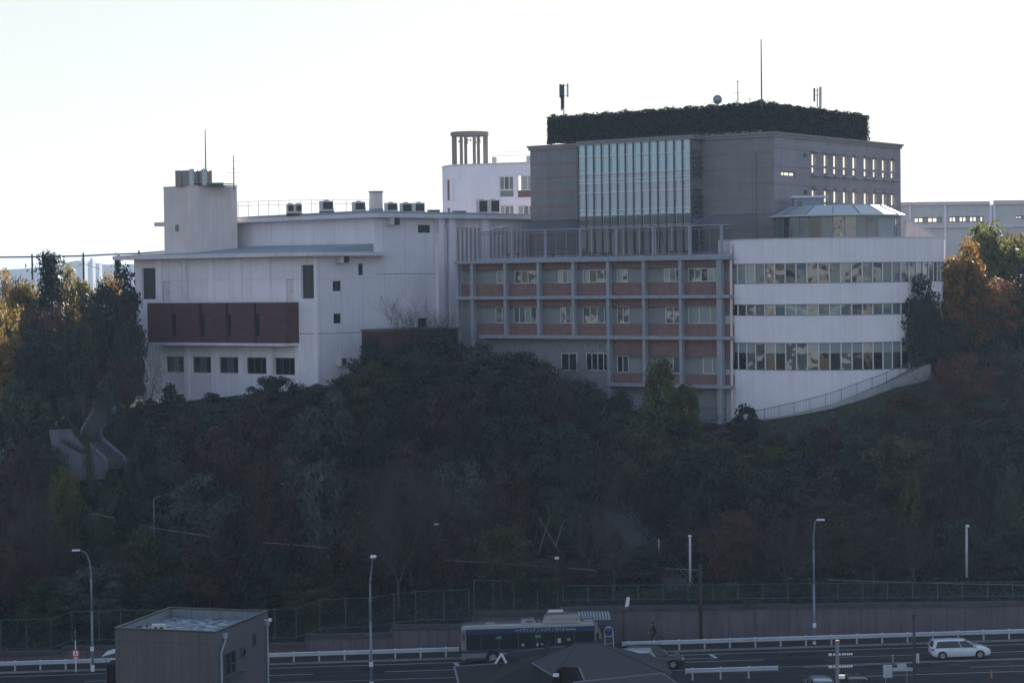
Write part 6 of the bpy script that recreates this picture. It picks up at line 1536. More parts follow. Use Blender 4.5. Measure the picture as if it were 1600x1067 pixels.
# ================================================================== VEHICLES (built facing +x at the origin)
TYRE = M('tyre rubber', (.015, .015, .016), .8, .1, 5); RIM = M('silver rim', (.45, .46, .48), .35, .05, 3, metal=.7)
TAIL = M('tail lamp red', (.30, .01, .012), .25, .05, 3, coat=.6); HEADL = M('head lamp', (.6, .62, .65), .15, .05, 3, coat=1); ORG = M('origin', (.1, .1, .1))
def wheel(t, x, y, r, w):
    m = MB(); m.smooth = True; m.lathe((x, y-w/2, r), [(r*.6, 0), (r*.93, 0), (r, .03), (r, w-.03), (r*.93, w), (r*.6, w)], 20, 'y'); wh = m.build('wheel', TYRE, t)
    m = MB(); s = -1 if y < 0 else 1; yy = y+s*(w/2) 
    m.lathe((x, yy-(.012 if s < 0 else -.0), r), [(r*.62, 0), (r*.62, .012)], 20, 'y')
    rim = m.build('rim', RIM, wh)
    m = MB()
    for k in range(5):
        a = 2*math.pi*(k+.5)/5; c = (x+r*.4*math.cos(a), r+r*.4*math.sin(a)); m.lathe((c[0], yy+s*.013 - (.003 if s < 0 else 0), c[1]), [(r*.11, 0), (r*.11, .003)], 8, 'y')
    m.build('rim_hole', TYRE, wh)
def loft(mb, rings):
    n = len(rings[0]); vs = [p for r_ in rings for p in r_]; fs = []
    for k in range(len(rings)-1):
        for i in range(n): fs.append((k*n+i, (k+1)*n+i, (k+1)*n+(i+1) % n, k*n+(i+1) % n))
    fs.append(tuple(reversed(range(n)))) if False else None
    mb.mesh(vs, fs+[tuple(range(n)), tuple(reversed(range((len(rings)-1)*n, len(rings)*n)))])
def section(x, hw, zb, zt, hwt=None, rnd_=.12):
    hwt = hw if hwt is None else hwt; c = rnd_
    L_ = [(-hw*.92, zb), (-hw, zb+c), (-hw*1.0, zb+(zt-zb)*.6), (-hwt, zt-c*.8), (-hwt+c*1.1, zt), (hwt-c*1.1, zt), (hwt, zt-c*.8), (hw*1.0, zb+(zt-zb)*.6), (hw, zb+c), (hw*.92, zb)]
    return [(x, y, z) for y, z in L_]
def car(name, label, cat, paint, L, Wd, belt, H, hood, cab, r=.31, group=None, ws=.5):
    """cab = (rear bottom, rear top, front top, front bottom) as x fractions of the length; hood = height of nose and hood end"""
    t = thing(name, (0, 0, 0), label, cat, group); hw = Wd/2; m = MB(); m.smooth = True
    X = [0, .02, .08, .2, .45, cab[3], cab[3]+.08, .93, .985, 1.0]
    top = [belt*.80, belt*.97, belt, belt, belt*.985, belt*.96, hood[1], hood[0], hood[0]*.82, hood[0]*.62]
    bot = [.42, .28, .2, .19, .19, .19, .19, .2, .26, .36]; wdt = [.80, .93, .985, 1, 1, 1, .99, .93, .80, .62]
    loft(m, [section(-L/2+L*x, hw*w_, b_, z_, hw*w_*.95, .08) for x, z_, b_, w_ in zip(X, top, bot, wdt)]); m.build('body', paint, t)
    rb, rt, ft, fb_ = [-L/2+L*c for c in cab]; m = MB(); bw, tw_ = hw*.93, hw*.76
    zb_ = belt*.94; zt_ = H-.05
    def ring4(x, w_, z): return [(x, -w_, z), (x, w_, z)]
    m.hexa([(rb, -bw, zb_), (fb_, -bw, zb_), (fb_, bw, zb_), (rb, bw, zb_), (rt, -tw_, zt_), (ft, -tw_, zt_), (ft, tw_, zt_), (rt, tw_, zt_)]); m.build('glass', G_CAR, t)
    m = MB(); m.smooth = True
    loft(m, [[(x, -tw_*k, z), (x, -tw_*k*.6, z+.05), (x, tw_*k*.6, z+.05), (x, tw_*k, z), (x, tw_*k, z-.04), (x, -tw_*k, z-.04)] for x, k, z in ((rt-.12, .93, H-.12), (rt+.02, 1.01, H-.05), ((rt+ft)/2, 1.03, H-.02), (ft-.1, 1.01, H-.06), (ft+.05, .93, H-.11))]); m.build('roof', paint, t)
    m = MB()
    for s in (-1, 1):
        for (xa, xb, w_) in ((rb+.04, rt, .13), (rb+(fb_-rb)*.64, rt+(ft-rt)*.74, .02), (fb_-.02, ft, .04)):
            m.hexa([(xa-w_, s*bw-.012, zb_), (xa+w_, s*bw-.012, zb_), (xa+w_, s*bw+.012, zb_), (xa-w_, s*bw+.012, zb_), (xb-w_, s*tw_-.012, zt_), (xb+w_, s*tw_-.012, zt_), (xb+w_, s*tw_+.012, zt_), (xb-w_, s*tw_+.012, zt_)])
    m.build('pillar', paint, t)
    for fx in (.17, .80):
        for s in (-1, 1):
            m = MB(); m.lathe((-L/2+L*fx, s*(hw-.055)-.06, r), [(r*1.17, 0), (r*1.17, .12)], 18, 'y'); m.build('wheel_arch', TYRE, t)
            wheel(t, -L/2+L*fx, s*(hw-.075), r, .2)
    for s in (-1, 1):
        m = MB(); m.box(-L/2+.0, -L/2+.16, s*hw*.80-.14, s*hw*.80+.14, belt*.76, belt*.9); m.build('tail_light', TAIL, t, .03)
        m = MB(); m.box(L/2-.30, L/2-.06, s*hw*.66-.17, s*hw*.66+.17, hood[0]*.72, hood[0]*.86); m.build('headlight', HEADL, t, .03)
        m = MB(); m.box(fb_-.35, fb_-.2, s*(hw+.06)-.1, s*(hw+.06)+.1, belt, belt+.14); m.build('mirror', paint, t, .03)
        m = MB()
        for xd in (rb+(fb_-rb)*.36, rb+(fb_-rb)*.64, fb_-.1): m.box(xd-.006, xd+.006, s*hw-.004, s*hw+.004, .32, belt*.9)
        m.build('door_gap', STEELD, t)
        m = MB()
        for xd in (rb+(fb_-rb)*.42, rb+(fb_-rb)*.68): m.box(xd-.0, xd+.16, s*hw*.985-.015, s*hw*.985+.015, belt*.84, belt*.87)
        m.build('handle', RIM, t)
    m = MB(); m.box(L/2-.07, L/2+.01, -hw*.42, hw*.42, .42, .6); m.build('grille', STEELD, t)
    m = MB(); m.box(-L/2-.0, -L/2+.05, -.2, .2, .55, .7); m.build('number_plate', WHITE, t)
    return t
def paint(name, c, metal=.1): return M(name, c, .3, .03, 1, coat=.8, metal=metal)
def place(t, px, py, Y, rz=0, z=None):
    p = at(px, py, Y); t.location = (p.x, Y, roadz(p.x) if z is None else z); t.rotation_euler = (0, -math.atan(.02)*(1 if abs(rz) < 1 else -1), rz)
wag = car('estate_car', 'white estate car driving right in the far lane, before the crash barrier', 'car', paint('white car paint', (.68, .72, .80), 0), 4.5, 1.70, .94, 1.43, (.78, .89), (.02, .075, .58, .76)); place(wag, 1499.5, 1010, 156.3, R(1))
suv = car('dark_car', 'very dark estate car parked behind the foreground dark roof, at the near lane', 'car', paint('black car paint', (.012, .012, .015)), 4.6, 1.82, 1.05, 1.68, (.92, 1.03), (.02, .08, .6, .74), .34); place(suv, 1022, 1050, 156.2, 0)
van = car('small_van', 'small boxy white van half hidden by the dark foreground roof', 'van', paint('white van paint', (.55, .58, .62), 0), 3.5, 1.5, 1.1, 1.85, (1.0, 1.1), (.01, .03, .76, .93), .28); place(van, 998, 1052, 153.2, 0)
c1 = car('hatchback', 'pale silver blue car at the bottom edge, left of the insulator pole', 'car', paint('silver blue paint', (.30, .36, .44), .4), 4.2, 1.7, 1.0, 1.52, (.85, .95), (.03, .1, .6, .76)); place(c1, 1281, 1075, 143.2, R(90), 1.3-.9)
c2 = car('dark_hatchback', 'dark blue black car at the bottom edge, right of the insulator pole', 'car', paint('dark blue paint', (.02, .025, .035), .3), 4.3, 1.75, 1.0, 1.58, (.85, .95), (.03, .1, .6, .76)); place(c2, 1335, 1075, 143.4, R(90), 1.3-.9)
# roof ladder rack on the van
m = MB()
for y in (-.5, -.2, .1, .4): m.tube((-1.5, y, 1.95), (1.0, y, 1.95), .025, .025, 5)
for x in (-1.4, -.4, .8): m.tube((x, -.6, 1.93), (x, .6, 1.93), .03, .03, 5); m.tube((x, -.55, 1.78), (x, -.55, 1.93), .02, .02, 5)
o = m.build('roof_rack', STEEL); o.parent = van; o.location = W[o.name]

# city bus
Lb, Wb, Hb = 10.5, 2.45, 2.95
BUSB = paint('bus beige', (.24, .20, .175), 0); BUSC = paint('bus cream roof', (.25, .235, .23), 0); BLUE = paint('bus blue', (.012, .04, .125), 0)
bus = thing('city_bus', (0, 0, 0), 'beige and blue city bus facing right at the bus stop', 'bus')
x0, x1, hw = -Lb/2, Lb/2, Wb/2
m = MB(); m.box(x0, x1, -hw, hw, .32, Hb-.35); b_ = m.build('body', BUSB, bus, .10)
m = MB(); m.smooth = True
sec = lambda x, k, z1: [(x, -hw*k, Hb-.42), (x, -hw*k, z1-.12), (x, -hw*k*.8, z1), (x, hw*k*.8, z1), (x, hw*k, z1-.12), (x, hw*k, Hb-.42)]
loft(m, [sec(x0+.03, .96, Hb-.12), sec(x0+.25, 1, Hb), sec(x1-.3, 1, Hb), sec(x1-.03, .96, Hb-.1)]); m.build('roof', BUSC, bus)
for s in (-1, 1):
    y = s*(hw+.006); ya, yb_ = min(y, y-s*.02), max(y, y-s*.02)
    m = MB(); m.box(x0+.42, x1-.15, ya, yb_, 1.12, Hb-.62); g_ = m.build('window_band', G_DARK, bus)
    m = MB()
    for x in np.arange(x0+1.55, x1-.8, 1.45): m.box(x-.02, x+.02, y-.006 if s < 0 else y, y if s < 0 else y+.006, 1.14, Hb-.64)
    m.build('window_gap', STEELD, g_)
    m = MB(); m.box(x0+.40, x1-.12, ya-.001, yb_+.001, Hb-.615, Hb-.22); st1 = m.build('stripe', BLUE, bus)
    m = MB(); m.box(x0+.0, x1-.15, ya-.002, yb_+.002, .88, 1.11); m.build('stripe', BLUE, bus)
    m = MB(); m.box(x0+.35, x1-.3, ya-.002, yb_+.002, .30, .52); m.build('stripe', BLUE, bus)
    for fx in (2.45, 8.1):
        m = MB(); m.lathe((x0+fx, s*(hw-.05)-.06, .46), [(.58, 0), (.58, .12)], 20, 'y'); m.build('wheel_arch', TYRE, bus); wheel(bus, x0+fx, s*(hw-.10), .46, .26)
m = MB(); m.box(x1-.02, x1+.03, -hw*.9, hw*.9, 1.0, 2.35); m.build('windscreen', G_DARK, bus)
m = MB(); m.box(x0-.02, x0+.02, -hw*.8, hw*.8, 1.45, 2.2); m.build('rear_window', G_DARK, bus)
m = MB(); m.box(x0+.13, x0+.33, -hw-.012, -hw-.002, 1.9, 2.45); m.build('vent', STEELD, bus)
m = MB(); m.smooth = True; L_ = [(x0+6.35, 0), (x0+6.65, .55), (x0+9.2, .62), (x0+9.5, 0)]
m.hexa([(x0+6.3, -.95, Hb-.02), (x0+9.35, -.95, Hb-.02), (x0+9.35, .95, Hb-.02), (x0+6.3, .95, Hb-.02), (x0+6.55, -.8, Hb+.55), (x0+9.15, -.8, Hb+.62), (x0+9.15, .8, Hb+.62), (x0+6.55, .8, Hb+.55)]); rb_ = m.build('roof_unit', BUSC, bus, .05)
m = MB(); m.hexa([(x0+4.6, -.8, Hb-.02), (x0+5.9, -.8, Hb-.02), (x0+5.9, .8, Hb-.02), (x0+4.6, .8, Hb-.02), (x0+4.75, -.65, Hb+.3), (x0+5.75, -.65, Hb+.33), (x0+5.75, .65, Hb+.33), (x0+4.75, .65, Hb+.3)]); m.build('roof_unit', BUSC, bus, .06)
m = MB(); m.box(x0+5.1, x0+5.6, -.74, -.715, Hb+.1, Hb+.26); m.build('grille', STEELD, bus)
for x in (x0+2.3, x0+9.95): m = MB(); m.lathe((x, 0, Hb-.01), [(.42, 0), (.42, .06), (.3, .11)], 16); m.build('hatch', BUSC, bus)
m = MB(); m.box(x0+5.98, x0+6.25, -.5, .2, Hb-.01, Hb+.18); m.build('vent_box', BUSC, bus)
for s in (-1, 1):
    m = MB(); m.path([(x1-.1, s*hw, 2.5), (x1+.22, s*(hw+.12), 2.45), (x1+.28, s*(hw+.15), 2.15)], .025, 5); m.box(x1+.2, x1+.36, s*(hw+.15)-.1, s*(hw+.15)+.1, 1.75, 2.15); m.build('mirror', BUSC, bus)
m = MB(); m.box(x1-.1, x1+.08, -hw-.03, -hw+.2, 2.2, 2.95); m.build('front_pillar', BUSC, bus)
STK = M('green sticker', (.10, .26, .18), .5); STW = M('pale sticker', (.45, .55, .62), .5)
m = MB(); yy = -hw-.014
for (xa, xb, za, zb_, mi) in ((5.75, 6.2, 1.95, 2.15, 0), (7.5, 7.75, 1.5, 1.85, 1), (8.2, 8.5, 1.62, 1.85, 0), (5.85, 6.0, 1.3, 1.52, 1), (6.2, 6.35, 1.36, 1.5, 1), (4.7, 4.9, 1.33, 1.5, 1), (2.7, 3.15, 1.95, 2.12, 0)):
    m.m = mi; m.box(x0+xa, x0+xb, yy, yy+.004, za, zb_)
m.build('sticker', [STK, STW], bus)
rot = (R(90), 0, 0); WT = M('white lettering', (.62, .66, .72), .5)
text('ハイブリッド ノンステップバス', .27, (x0+6.15, -hw-.032, Hb-.42), rot, WT, bus)
text('NonStep', .22, (x0+8.55, -hw-.032, Hb-.42), rot, WT, bus)
o = text('環境にやさしいバス', .2, (x0+7.95, -.915, Hb+.29), (R(76), 0, 0), M('teal lettering', (.08, .15, .2), .5), bus)
m = MB(); m.lathe((x0+9.0, -.90, Hb+.27), [(.09, 0), (.09, .01)], 12, 'y'); m.build('emblem', M('green mark', (.05, .25, .12), .5), bus)
p = at(827, 1030, 160.3); bus.location = (p.x, 160.9, roadz(p.x)); bus.rotation_euler = (0, -math.atan(.02), 0)

# cyclist beside the wall
Yc = 165.0; p = at(1021, 1003, Yc); zc_ = roadz(p.x)+.11
def skin_body(name, pts, edges, mat, parent, sub=2):
    me = bpy.data.meshes.new(name); me.from_pydata([q[:3] for q in pts], edges, []); o = bpy.data.objects.new(name, me); col.objects.link(o); me.materials.append(mat)
    sk = o.modifiers.new('skin', 'SKIN'); 
    for v_, q in zip(me.skin_vertices[0].data, pts): v_.radius = (q[3], q[3])
    me.skin_vertices[0].data[0].use_root = True
    ss = o.modifiers.new('sub', 'SUBSURF'); ss.levels = sub; ss.render_levels = sub; o.parent = parent
    return o
bk = thing('bicycle', (p.x, Yc, zc_), 'dark bicycle with a red frame ridden left beside the long wall', 'bicycle')
m = MB()
for x in (-.52, .52):
    m2 = MB(); m2.smooth = True
    for k in range(20): a, b = 2*math.pi*k/20, 2*math.pi*(k+1)/20; m2.tube((p.x+x+.32*math.cos(a), Yc, zc_+.33+.32*math.sin(a)), (p.x+x+.32*math.cos(b), Yc, zc_+.33+.32*math.sin(b)), .022, .022, 6)
    for k in range(8): a = math.pi*k/8; m2.tube((p.x+x-.31*math.cos(a), Yc, zc_+.33-.31*math.sin(a)), (p.x+x+.31*math.cos(a), Yc, zc_+.33+.31*math.sin(a)), .004, .004, 3)
    m2.build('wheel', TYRE, bk)
for a, b in (((-.52, .33), (-.38, .95)), ((-.40, .82), (.05, .32)), ((.05, .32), (.18, .88)), ((-.38, .8), (.14, .72)), ((.05, .32), (.52, .33)), ((.14, .72), (.52, .33))): m.tube((p.x+a[0], Yc, zc_+a[1]), (p.x+b[0], Yc, zc_+b[1]), .022, .022, 6)
m.build('frame', RED, bk)
m = MB(); m.tube((p.x-.36, Yc-.28, zc_+1.0), (p.x-.36, Yc+.28, zc_+1.0), .018, .018); m.tube((p.x-.38, Yc, zc_+.94), (p.x-.36, Yc, zc_+1.0), .02, .02); m.build('handlebar', STEELD, bk)
m = MB(); m.box(p.x+.06, p.x+.32, Yc-.08, Yc+.08, zc_+.87, zc_+.93); m.build('saddle', STEELD, bk, .02)
m = MB(); m.box(p.x-.78, p.x-.5, Yc-.18, Yc+.18, zc_+.75, zc_+1.0); m.build('basket', STEELD, bk)
JK = M('dark jacket', (.015, .017, .025), .8); SKN = M('skin', (.42, .26, .19), .6); TR_ = M('dark trousers', (.02, .02, .028), .85)
pe = thing('person', (p.x, Yc, zc_), 'cyclist in dark clothes and cap riding left beside the long wall', 'person')
pts = [(.17, 0, 1.0, .15), (.13, 0, 1.2, .15), (.06, 0, 1.4, .17), (.02, 0, 1.52, .07), (-.01, 0, 1.60, .07), (-.02, 0, 1.72, .105),
 (.04, -.2, 1.45, .07), (-.10, -.24, 1.24, .05), (-.33, -.25, 1.05, .035), (.04, .2, 1.45, .07), (-.10, .24, 1.24, .05), (-.33, .25, 1.05, .035),
 (.15, -.1, .95, .10), (-.20, -.12, .78, .075), (-.02, -.12, .42, .05), (-.12, -.12, .33, .04), (.15, .1, .95, .10), (-.14, .12, .62, .075), (.05, .12, .25, .05), (-.06, .12, .17, .04)]
ed = [(0, 1), (1, 2), (2, 3), (3, 4), (4, 5), (2, 6), (6, 7), (7, 8), (2, 9), (9, 10), (10, 11), (0, 12), (12, 13), (13, 14), (14, 15), (0, 16), (16, 17), (17, 18), (18, 19)]
skin_body('body', pts, ed, JK, pe)
m = MB(); m.smooth = True; m.lathe((p.x-.035, Yc, zc_+1.66), [(.03, -.06), (.075, -.03), (.095, .02), (.098, .08), (.08, .13), (.03, .16)], 12); m.build('face', SKN, pe)
m = MB(); m.lathe((p.x-.02, Yc, zc_+1.76), [(.115, 0), (.11, .06), (.06, .11), (.01, .12)], 12); m.box(p.x-.22, p.x-.08, Yc-.07, Yc+.07, zc_+1.755, zc_+1.775); m.build('cap', JK, pe)
for s in (-1, 1):
    m = MB()
    for k in range(4): m.path([(p.x-.335, Yc+s*(.225+.016*k), zc_+1.03), (p.x-.385, Yc+s*(.225+.016*k), zc_+1.03), (p.x-.392, Yc+s*(.225+.016*k), zc_+.99)], .0085, 5)
    m.path([(p.x-.335, Yc+s*.215, zc_+1.02), (p.x-.36, Yc+s*.205, zc_+.975)], .009, 5); m.tube((p.x-.31, Yc+s*.25, zc_+1.04), (p.x-.35, Yc+s*.25, zc_+1.02), .03, .032, 8); m.build('hand', SKN, pe)
# traffic delineator, bins, sign panels on the near side
p = at(1395, 1028, 154); zb_ = roadz(p.x); t = thing('delineator', (p.x, 154, zb_), 'slim orange delineator post with pale bands standing in the road', 'delineator')
ORA = M('orange plastic', (.45, .10, .04), .5); m = MB(); m.smooth = True; m.tube((p.x, 154, zb_+.05), (p.x, 154, zb_+.85), .05, .035, 10); m.build('post', ORA, t)
m = MB()
for z in (.3, .5, .7): m.tube((p.x, 154, zb_+z), (p.x, 154, zb_+z+.06), .054, .052, 10)
m.build('band', WHITE, t); m = MB(); m.lathe((p.x+.1, 154, zb_), [(.22, 0), (.2, .08), (.06, .12)], 12); m.build('base', STEELD, t)
p = at(1549, 1048, 148); t = thing('orange_post', (p.x, 148, .1), 'tall plain orange post at the bottom right edge', 'post'); m = MB(); m.tube((p.x, 148, -.3), (p.x, 148, p.z), .07, .07, 10); m.build('post', M('orange post paint', (.50, .17, .04), .5), t); m = MB(); m.lathe((p.x, 148, p.z), [(.08, 0), (.07, .04), (.02, .07)], 10); m.build('cap', ORA, t)
Yp = 147.5; t = thing('guard_sign', (*at(1405, 1050, Yp).xy, .1), 'cluster of blank pale panels on a frame left of the thin dark pole', 'sign')
def panel(x0, x1, y0, y1, nm='panel', mt=RAILW, d=0):
    a = at(x0, y1, Yp+d); b = at(x1, y0, Yp+d); m = MB(); m.box(a.x, b.x, Yp+d-.03, Yp+d, a.z, b.z); m.build(nm, mt, t)
panel(1380, 1394, 1038, 1058); panel(1402, 1416, 1036, 1043); panel(1394.5, 1430, 1042, 1048, 'beam', d=.04)
for x in (1384, 1417, 1430): a = at(x, 1058 if x == 1384 else 1040, Yp+.1); m = MB(); m.tube((a.x, Yp+.1, .1), (a.x, Yp+.1, a.z), .03, .03); m.build('post', STEEL, t)
# thin dark pole with wire
t, q = pole('telephone_pole', 1428.5, 959, 1067, 147, .12, WOOD, 'thin dark pole with a small bracket and a cable running right', 'utility pole', ext=6)
m = MB(); m.tube(q+Vector((-.35, 0, -.25)), q+Vector((.2, 0, -.25)), .03, .03); m.lathe((q.x+.2, 147, q.z-.1), [(.08, 0), (.1, .06), (.05, .14)], 8); m.tube(q+Vector((0, -.1, -2)), q+Vector((0, -.1, -.4)), .05, .05); m.build('bracket', STEELD, t)
m = MB(); P_ = [q+Vector((.1, 0, -.1))]; e = at(1500, 979, 166); 
for k in range(1, 9): u = k/8; w_ = P_[0].lerp(e, u); P_.append(Vector((w_.x, w_.y, w_.z-.8*u*(1-u)*2)))
m.path(P_, .015, 4); m.build('cable', STEELD, t)
p = at(1432, 1028, 147.2); m = MB(); m.box(p.x-.05, p.x+.15, 146.95, 147.2, p.z-.3, p.z+.35); m.build('meter_box', LBOX, t)
# insulator pole in the near foreground
t, q = pole('insulator_pole', 1308.5, 1003, 1067, 118, .13, M('concrete pole', (.20, .19, .20), .8, .1, 3), 'concrete utility pole with two crossarms of small white insulators', 'utility pole', ext=12)
for yy in (1023, 1042):
    z = at(1308, yy, 118).z; m = MB(); m.tube((q.x-.5, 117.85, z), (q.x+.85, 117.85, z+.06), .03, .03, 6); ar = m.build('crossarm', STEEL, t)
    for dx in (-.48, -.38, -.2, .12, .3, .42, .55, .68, .8):
        m = MB(); m.lathe((q.x+dx, 117.85, z+.03), [(.045, 0), (.05, .03), (.03, .045), (.05, .07), (.02, .1)], 8); m.build('insulator', WHITE, ar)
z = at(1308, 1056, 118).z; m = MB(); m.box(q.x+.05, q.x+.4, 117.75, 117.95, z-.1, z+.1); m.build('switch_box', WHITE, t); m = MB(); m.lathe((q.x, 118, q.z), [(.13, 0), (.13, .1), (.1, .12)], 10); m.build('cap', M('pole cap', (.35, .2, .12), .7), t)

# ================================================================== FOREGROUND HOUSES
hs = thing('grey_house', (-18, 122, .1), 'grey flat roofed house with a parapet and worn pale roof in the near foreground', 'house')
N_ = at(336.5, 986, 118); Lc = at(179.5, 980, 119.8); Rc = at(418, 953, 125.4); Bk = at(265, 949.5, 127.2)
zt_ = N_.z; C4 = [Vector((N_.x, N_.y)), Vector((Rc.x, Rc.y)), Vector((Bk.x, Bk.y)), Vector((Lc.x, Lc.y))]
HWM = M('vertical grey siding', (.135, .122, .128), .75, .06, .8, brick=(.56, 3.0, .014, .6), streak=.15); HWM2 = M('narrow grey siding', (.12, .118, .145), .75, .06, .8, brick=(.28, 9, .012, .65), streak=.15)
m = MB(); zb_ = -.2
for i in range(4):
    a, b = C4[i], C4[(i+1) % 4]; m.m = 1 if i in (0, 2) else 0; m.face([(a.x, a.y, zb_), (b.x, b.y, zb_), (b.x, b.y, zt_-.1), (a.x, a.y, zt_-.1)])
m.build('wall', [HWM, HWM2], hs)
cc = sum(C4, Vector((0, 0)))/4; inn = [cc+(p_-cc)*.965 for p_ in C4]; out = [cc+(p_-cc)*1.008 for p_ in C4]; m = MB()
for i in range(4):
    j = (i+1) % 4; m.hexa([(*out[i], zt_-.1), (*out[j], zt_-.1), (*inn[j], zt_-.1), (*inn[i], zt_-.1), (*out[i], zt_), (*out[j], zt_), (*inn[j], zt_), (*inn[i], zt_)])
m.build('coping', M('dark parapet cap', (.035, .04, .05), .4, .1, 2), hs)
m = MB()
for i in range(4): j = (i+1) % 4; m.face([(*inn[i], zt_-.7), (*inn[j], zt_-.7), (*inn[j], zt_-.1), (*inn[i], zt_-.1)])
m.build('parapet_lining', M('parapet lining', (.22, .24, .27), .8, .12, 1, streak=.3), hs)
RF = M('worn roof membrane', (.33, .37, .42), .85, .1, 1); n_ = RF.node_tree; pr_ = n_.nodes['Principled BSDF']
tc_ = n_.nodes.new('ShaderNodeTexCoord'); mp_ = n_.nodes.new('ShaderNodeMapping'); mp_.inputs['Scale'].default_value = (.9, 2.4, 1); nn_ = n_.nodes.new('ShaderNodeTexNoise'); nn_.inputs['Scale'].default_value = 1.7; nn_.inputs['Detail'].default_value = 6; nn_.inputs['Roughness'].default_value = .65
rp_ = n_.nodes.new('ShaderNodeValToRGB'); rp_.color_ramp.elements[0].position = .46; rp_.color_ramp.elements[0].color = (.06, .07, .09, 1); rp_.color_ramp.elements[1].position = .54; rp_.color_ramp.elements[1].color = (.40, .45, .50, 1)
n_.links.new(tc_.outputs['Object'], mp_.inputs[0]); n_.links.new(mp_.outputs[0], nn_.inputs['Vector']); n_.links.new(nn_.outputs[0], rp_.inputs[0]); n_.links.new(rp_.outputs[0], pr_.inputs['Base Color'])
m = MB(); m.face([(*q_, zt_-.62) for q_ in inn]); m.build('roof', RF, hs)
GH = Fr(C4[0], C4[1]-C4[0]); 
if GH.v.x > 0: GH.v = -GH.v
def gr(x0, x1, y0, y1): return GH.rect(x0, x1, y0, y1)
for (r, n__) in ((gr(351, 367, 1017, 1053), 2), (gr(376, 383, 1009.5, 1025), 1), (gr(394.5, 398.5, 988, 1009.5), 1)):
    window(GH, r, -.05, hs, G_DARK, n__, STEELD, .05)
r = gr(351, 375, 1034, 1055); m = MB(); z0, z1 = GH.hit(352, 1052)[1]-.25, GH.hit(352, 1052)[1]+.6
for z in (z0, z1): m.tube(GH.pt(r[0], -.45, z), GH.pt(r[1]-.1, -.45, z), .02, .02, 5)
for s in np.linspace(r[0], r[1]-.1, 9): m.tube(GH.pt(s, -.45, z0), GH.pt(s, -.45, z1), .012, .012, 4)
for s in (r[0], r[1]-.1): m.tube(GH.pt(s, -.45, z1), GH.pt(s, 0, z1), .02, .02, 5); m.tube(GH.pt(s, -.45, z0), GH.pt(s, 0, z0), .02, .02, 5)
m.fb(GH, r[0], r[1], -.42, -.004, z0-.06, z0-.02); m.build('window_guard', STEELD, hs)
m = MB(); PVC = M('pale pipe', (.36, .40, .47), .5)
s = GH.hit(349, 995)[0]; s2 = GH.hit(342.5, 1010)[0]; z_ = GH.hit(349, 996)[1]; m.path([GH.pt(s, -.12, z_), GH.pt(s, -.12, z_-.15), GH.pt(s2, -.12, z_-.75), GH.pt(s2, -.12, 0)], .055, 8); m.fb(GH, s-.12, s+.12, -.2, -.004, z_, z_+.28)
s = GH.hit(416, 978)[0]-.1; z_ = GH.hit(414, 977)[1]; m.path([GH.pt(s, -.12, z_), GH.pt(s, -.12, 0)], .055, 8); m.fb(GH, s-.12, s+.12, -.2, -.004, z_, z_+.3); m.build('drain_pipe', PVC, hs)
m = MB(); s = GH.hit(413, 968)[0]; z_ = GH.hit(413, 968)[1]; m.path([GH.pt(s, -.004, z_), GH.pt(s, -.35, z_)], .03, 6); m.lathe(GH.pt(s, -.35, z_-.1), [(.1, 0), (.13, .1), (.1, .2)], 10); m.build('wall_light', WHITE, hs)
sx_ = GH.hit(418, 980)[0]; m = MB(); m.fb(GH, sx_-.02, sx_+.25, .15, 2.5, 5.0, zt_-1.0); m.build('side_wall', M('dusty red side wall', (.20, .09, .08), .8, .1, 1), hs)
m = MB(); a = at(226, 966, 123); 
ac = thing('air_conditioner', (a.x, 123, zt_-.62), 'two white framed air conditioner units on the roof of the grey foreground house', 'air conditioner'); x_, y_ = at(225, 974, 121.5).x, 121.5
p_ = inn[0]+(inn[3]-inn[0])*.72+(inn[1]-inn[0])*.14; ac.location = (p_.x, p_.y, zt_-.62); W[ac.name] = Vector(ac.location)
m.box(p_.x-.05, p_.x+.75, p_.y, p_.y+.32, zt_-.55, zt_+.05); m.build('casing', LBOX, ac, .02)
m = MB(); 
for dx in (.2, .52): m.lathe((p_.x+dx, p_.y-.004, zt_-.22), [(.13, 0), (.13, .003)], 14, 'y')
m.build('fan', GRILL, ac); m = MB(); m.box(p_.x-.6, p_.x-.15, p_.y, p_.y+.5, zt_-.61, zt_-.15); m.build('tank', METR, ac)
m = MB(); m.box(p_.x-.9, p_.x-.66, p_.y-.1, p_.y+.2, zt_-.61, zt_+.0); m.lathe((p_.x-.35, p_.y+.2, zt_-.148), [(.07, 0), (.07, .12), (.02, .16)], 8); m.box(p_.x+.8, p_.x+1.4, p_.y+.1, p_.y+.4, zt_-.61, zt_-.5); m.build('duct', STEELD, ac)
# shed at the left of the grey house
a = at(171, 1030, 128); t = thing('porch', (a.x, 128, .1), 'small dark slatted porch with a light canopy just left of the grey foreground house', 'porch')
m = MB(); m.box(a.x-.15, a.x+.45, 127.8, 129.5, -.1, at(171, 1037, 128).z); m.build('wall', M('dark slats', (.03, .025, .025), .8, .2, 3, brick=(.12, 5, .02, .3)), t)
z = at(171, 1021, 128).z; m = MB(); m.hexa([(a.x-.4, 127.6, z-.12), (a.x+.4, 127.6, z+.1), (a.x+.4, 129.5, z+.1), (a.x-.4, 129.5, z-.12), (a.x-.4, 127.6, z-.08), (a.x+.4, 127.6, z+.14), (a.x+.4, 129.5, z+.14), (a.x-.4, 129.5, z-.08)]); m.build('canopy', STEEL, t)
m = MB(); m.tube((a.x-.15, 127.7, 0), (a.x-.15, 127.7, z-.1), .03, .03); m.build('post', STEELD, t)
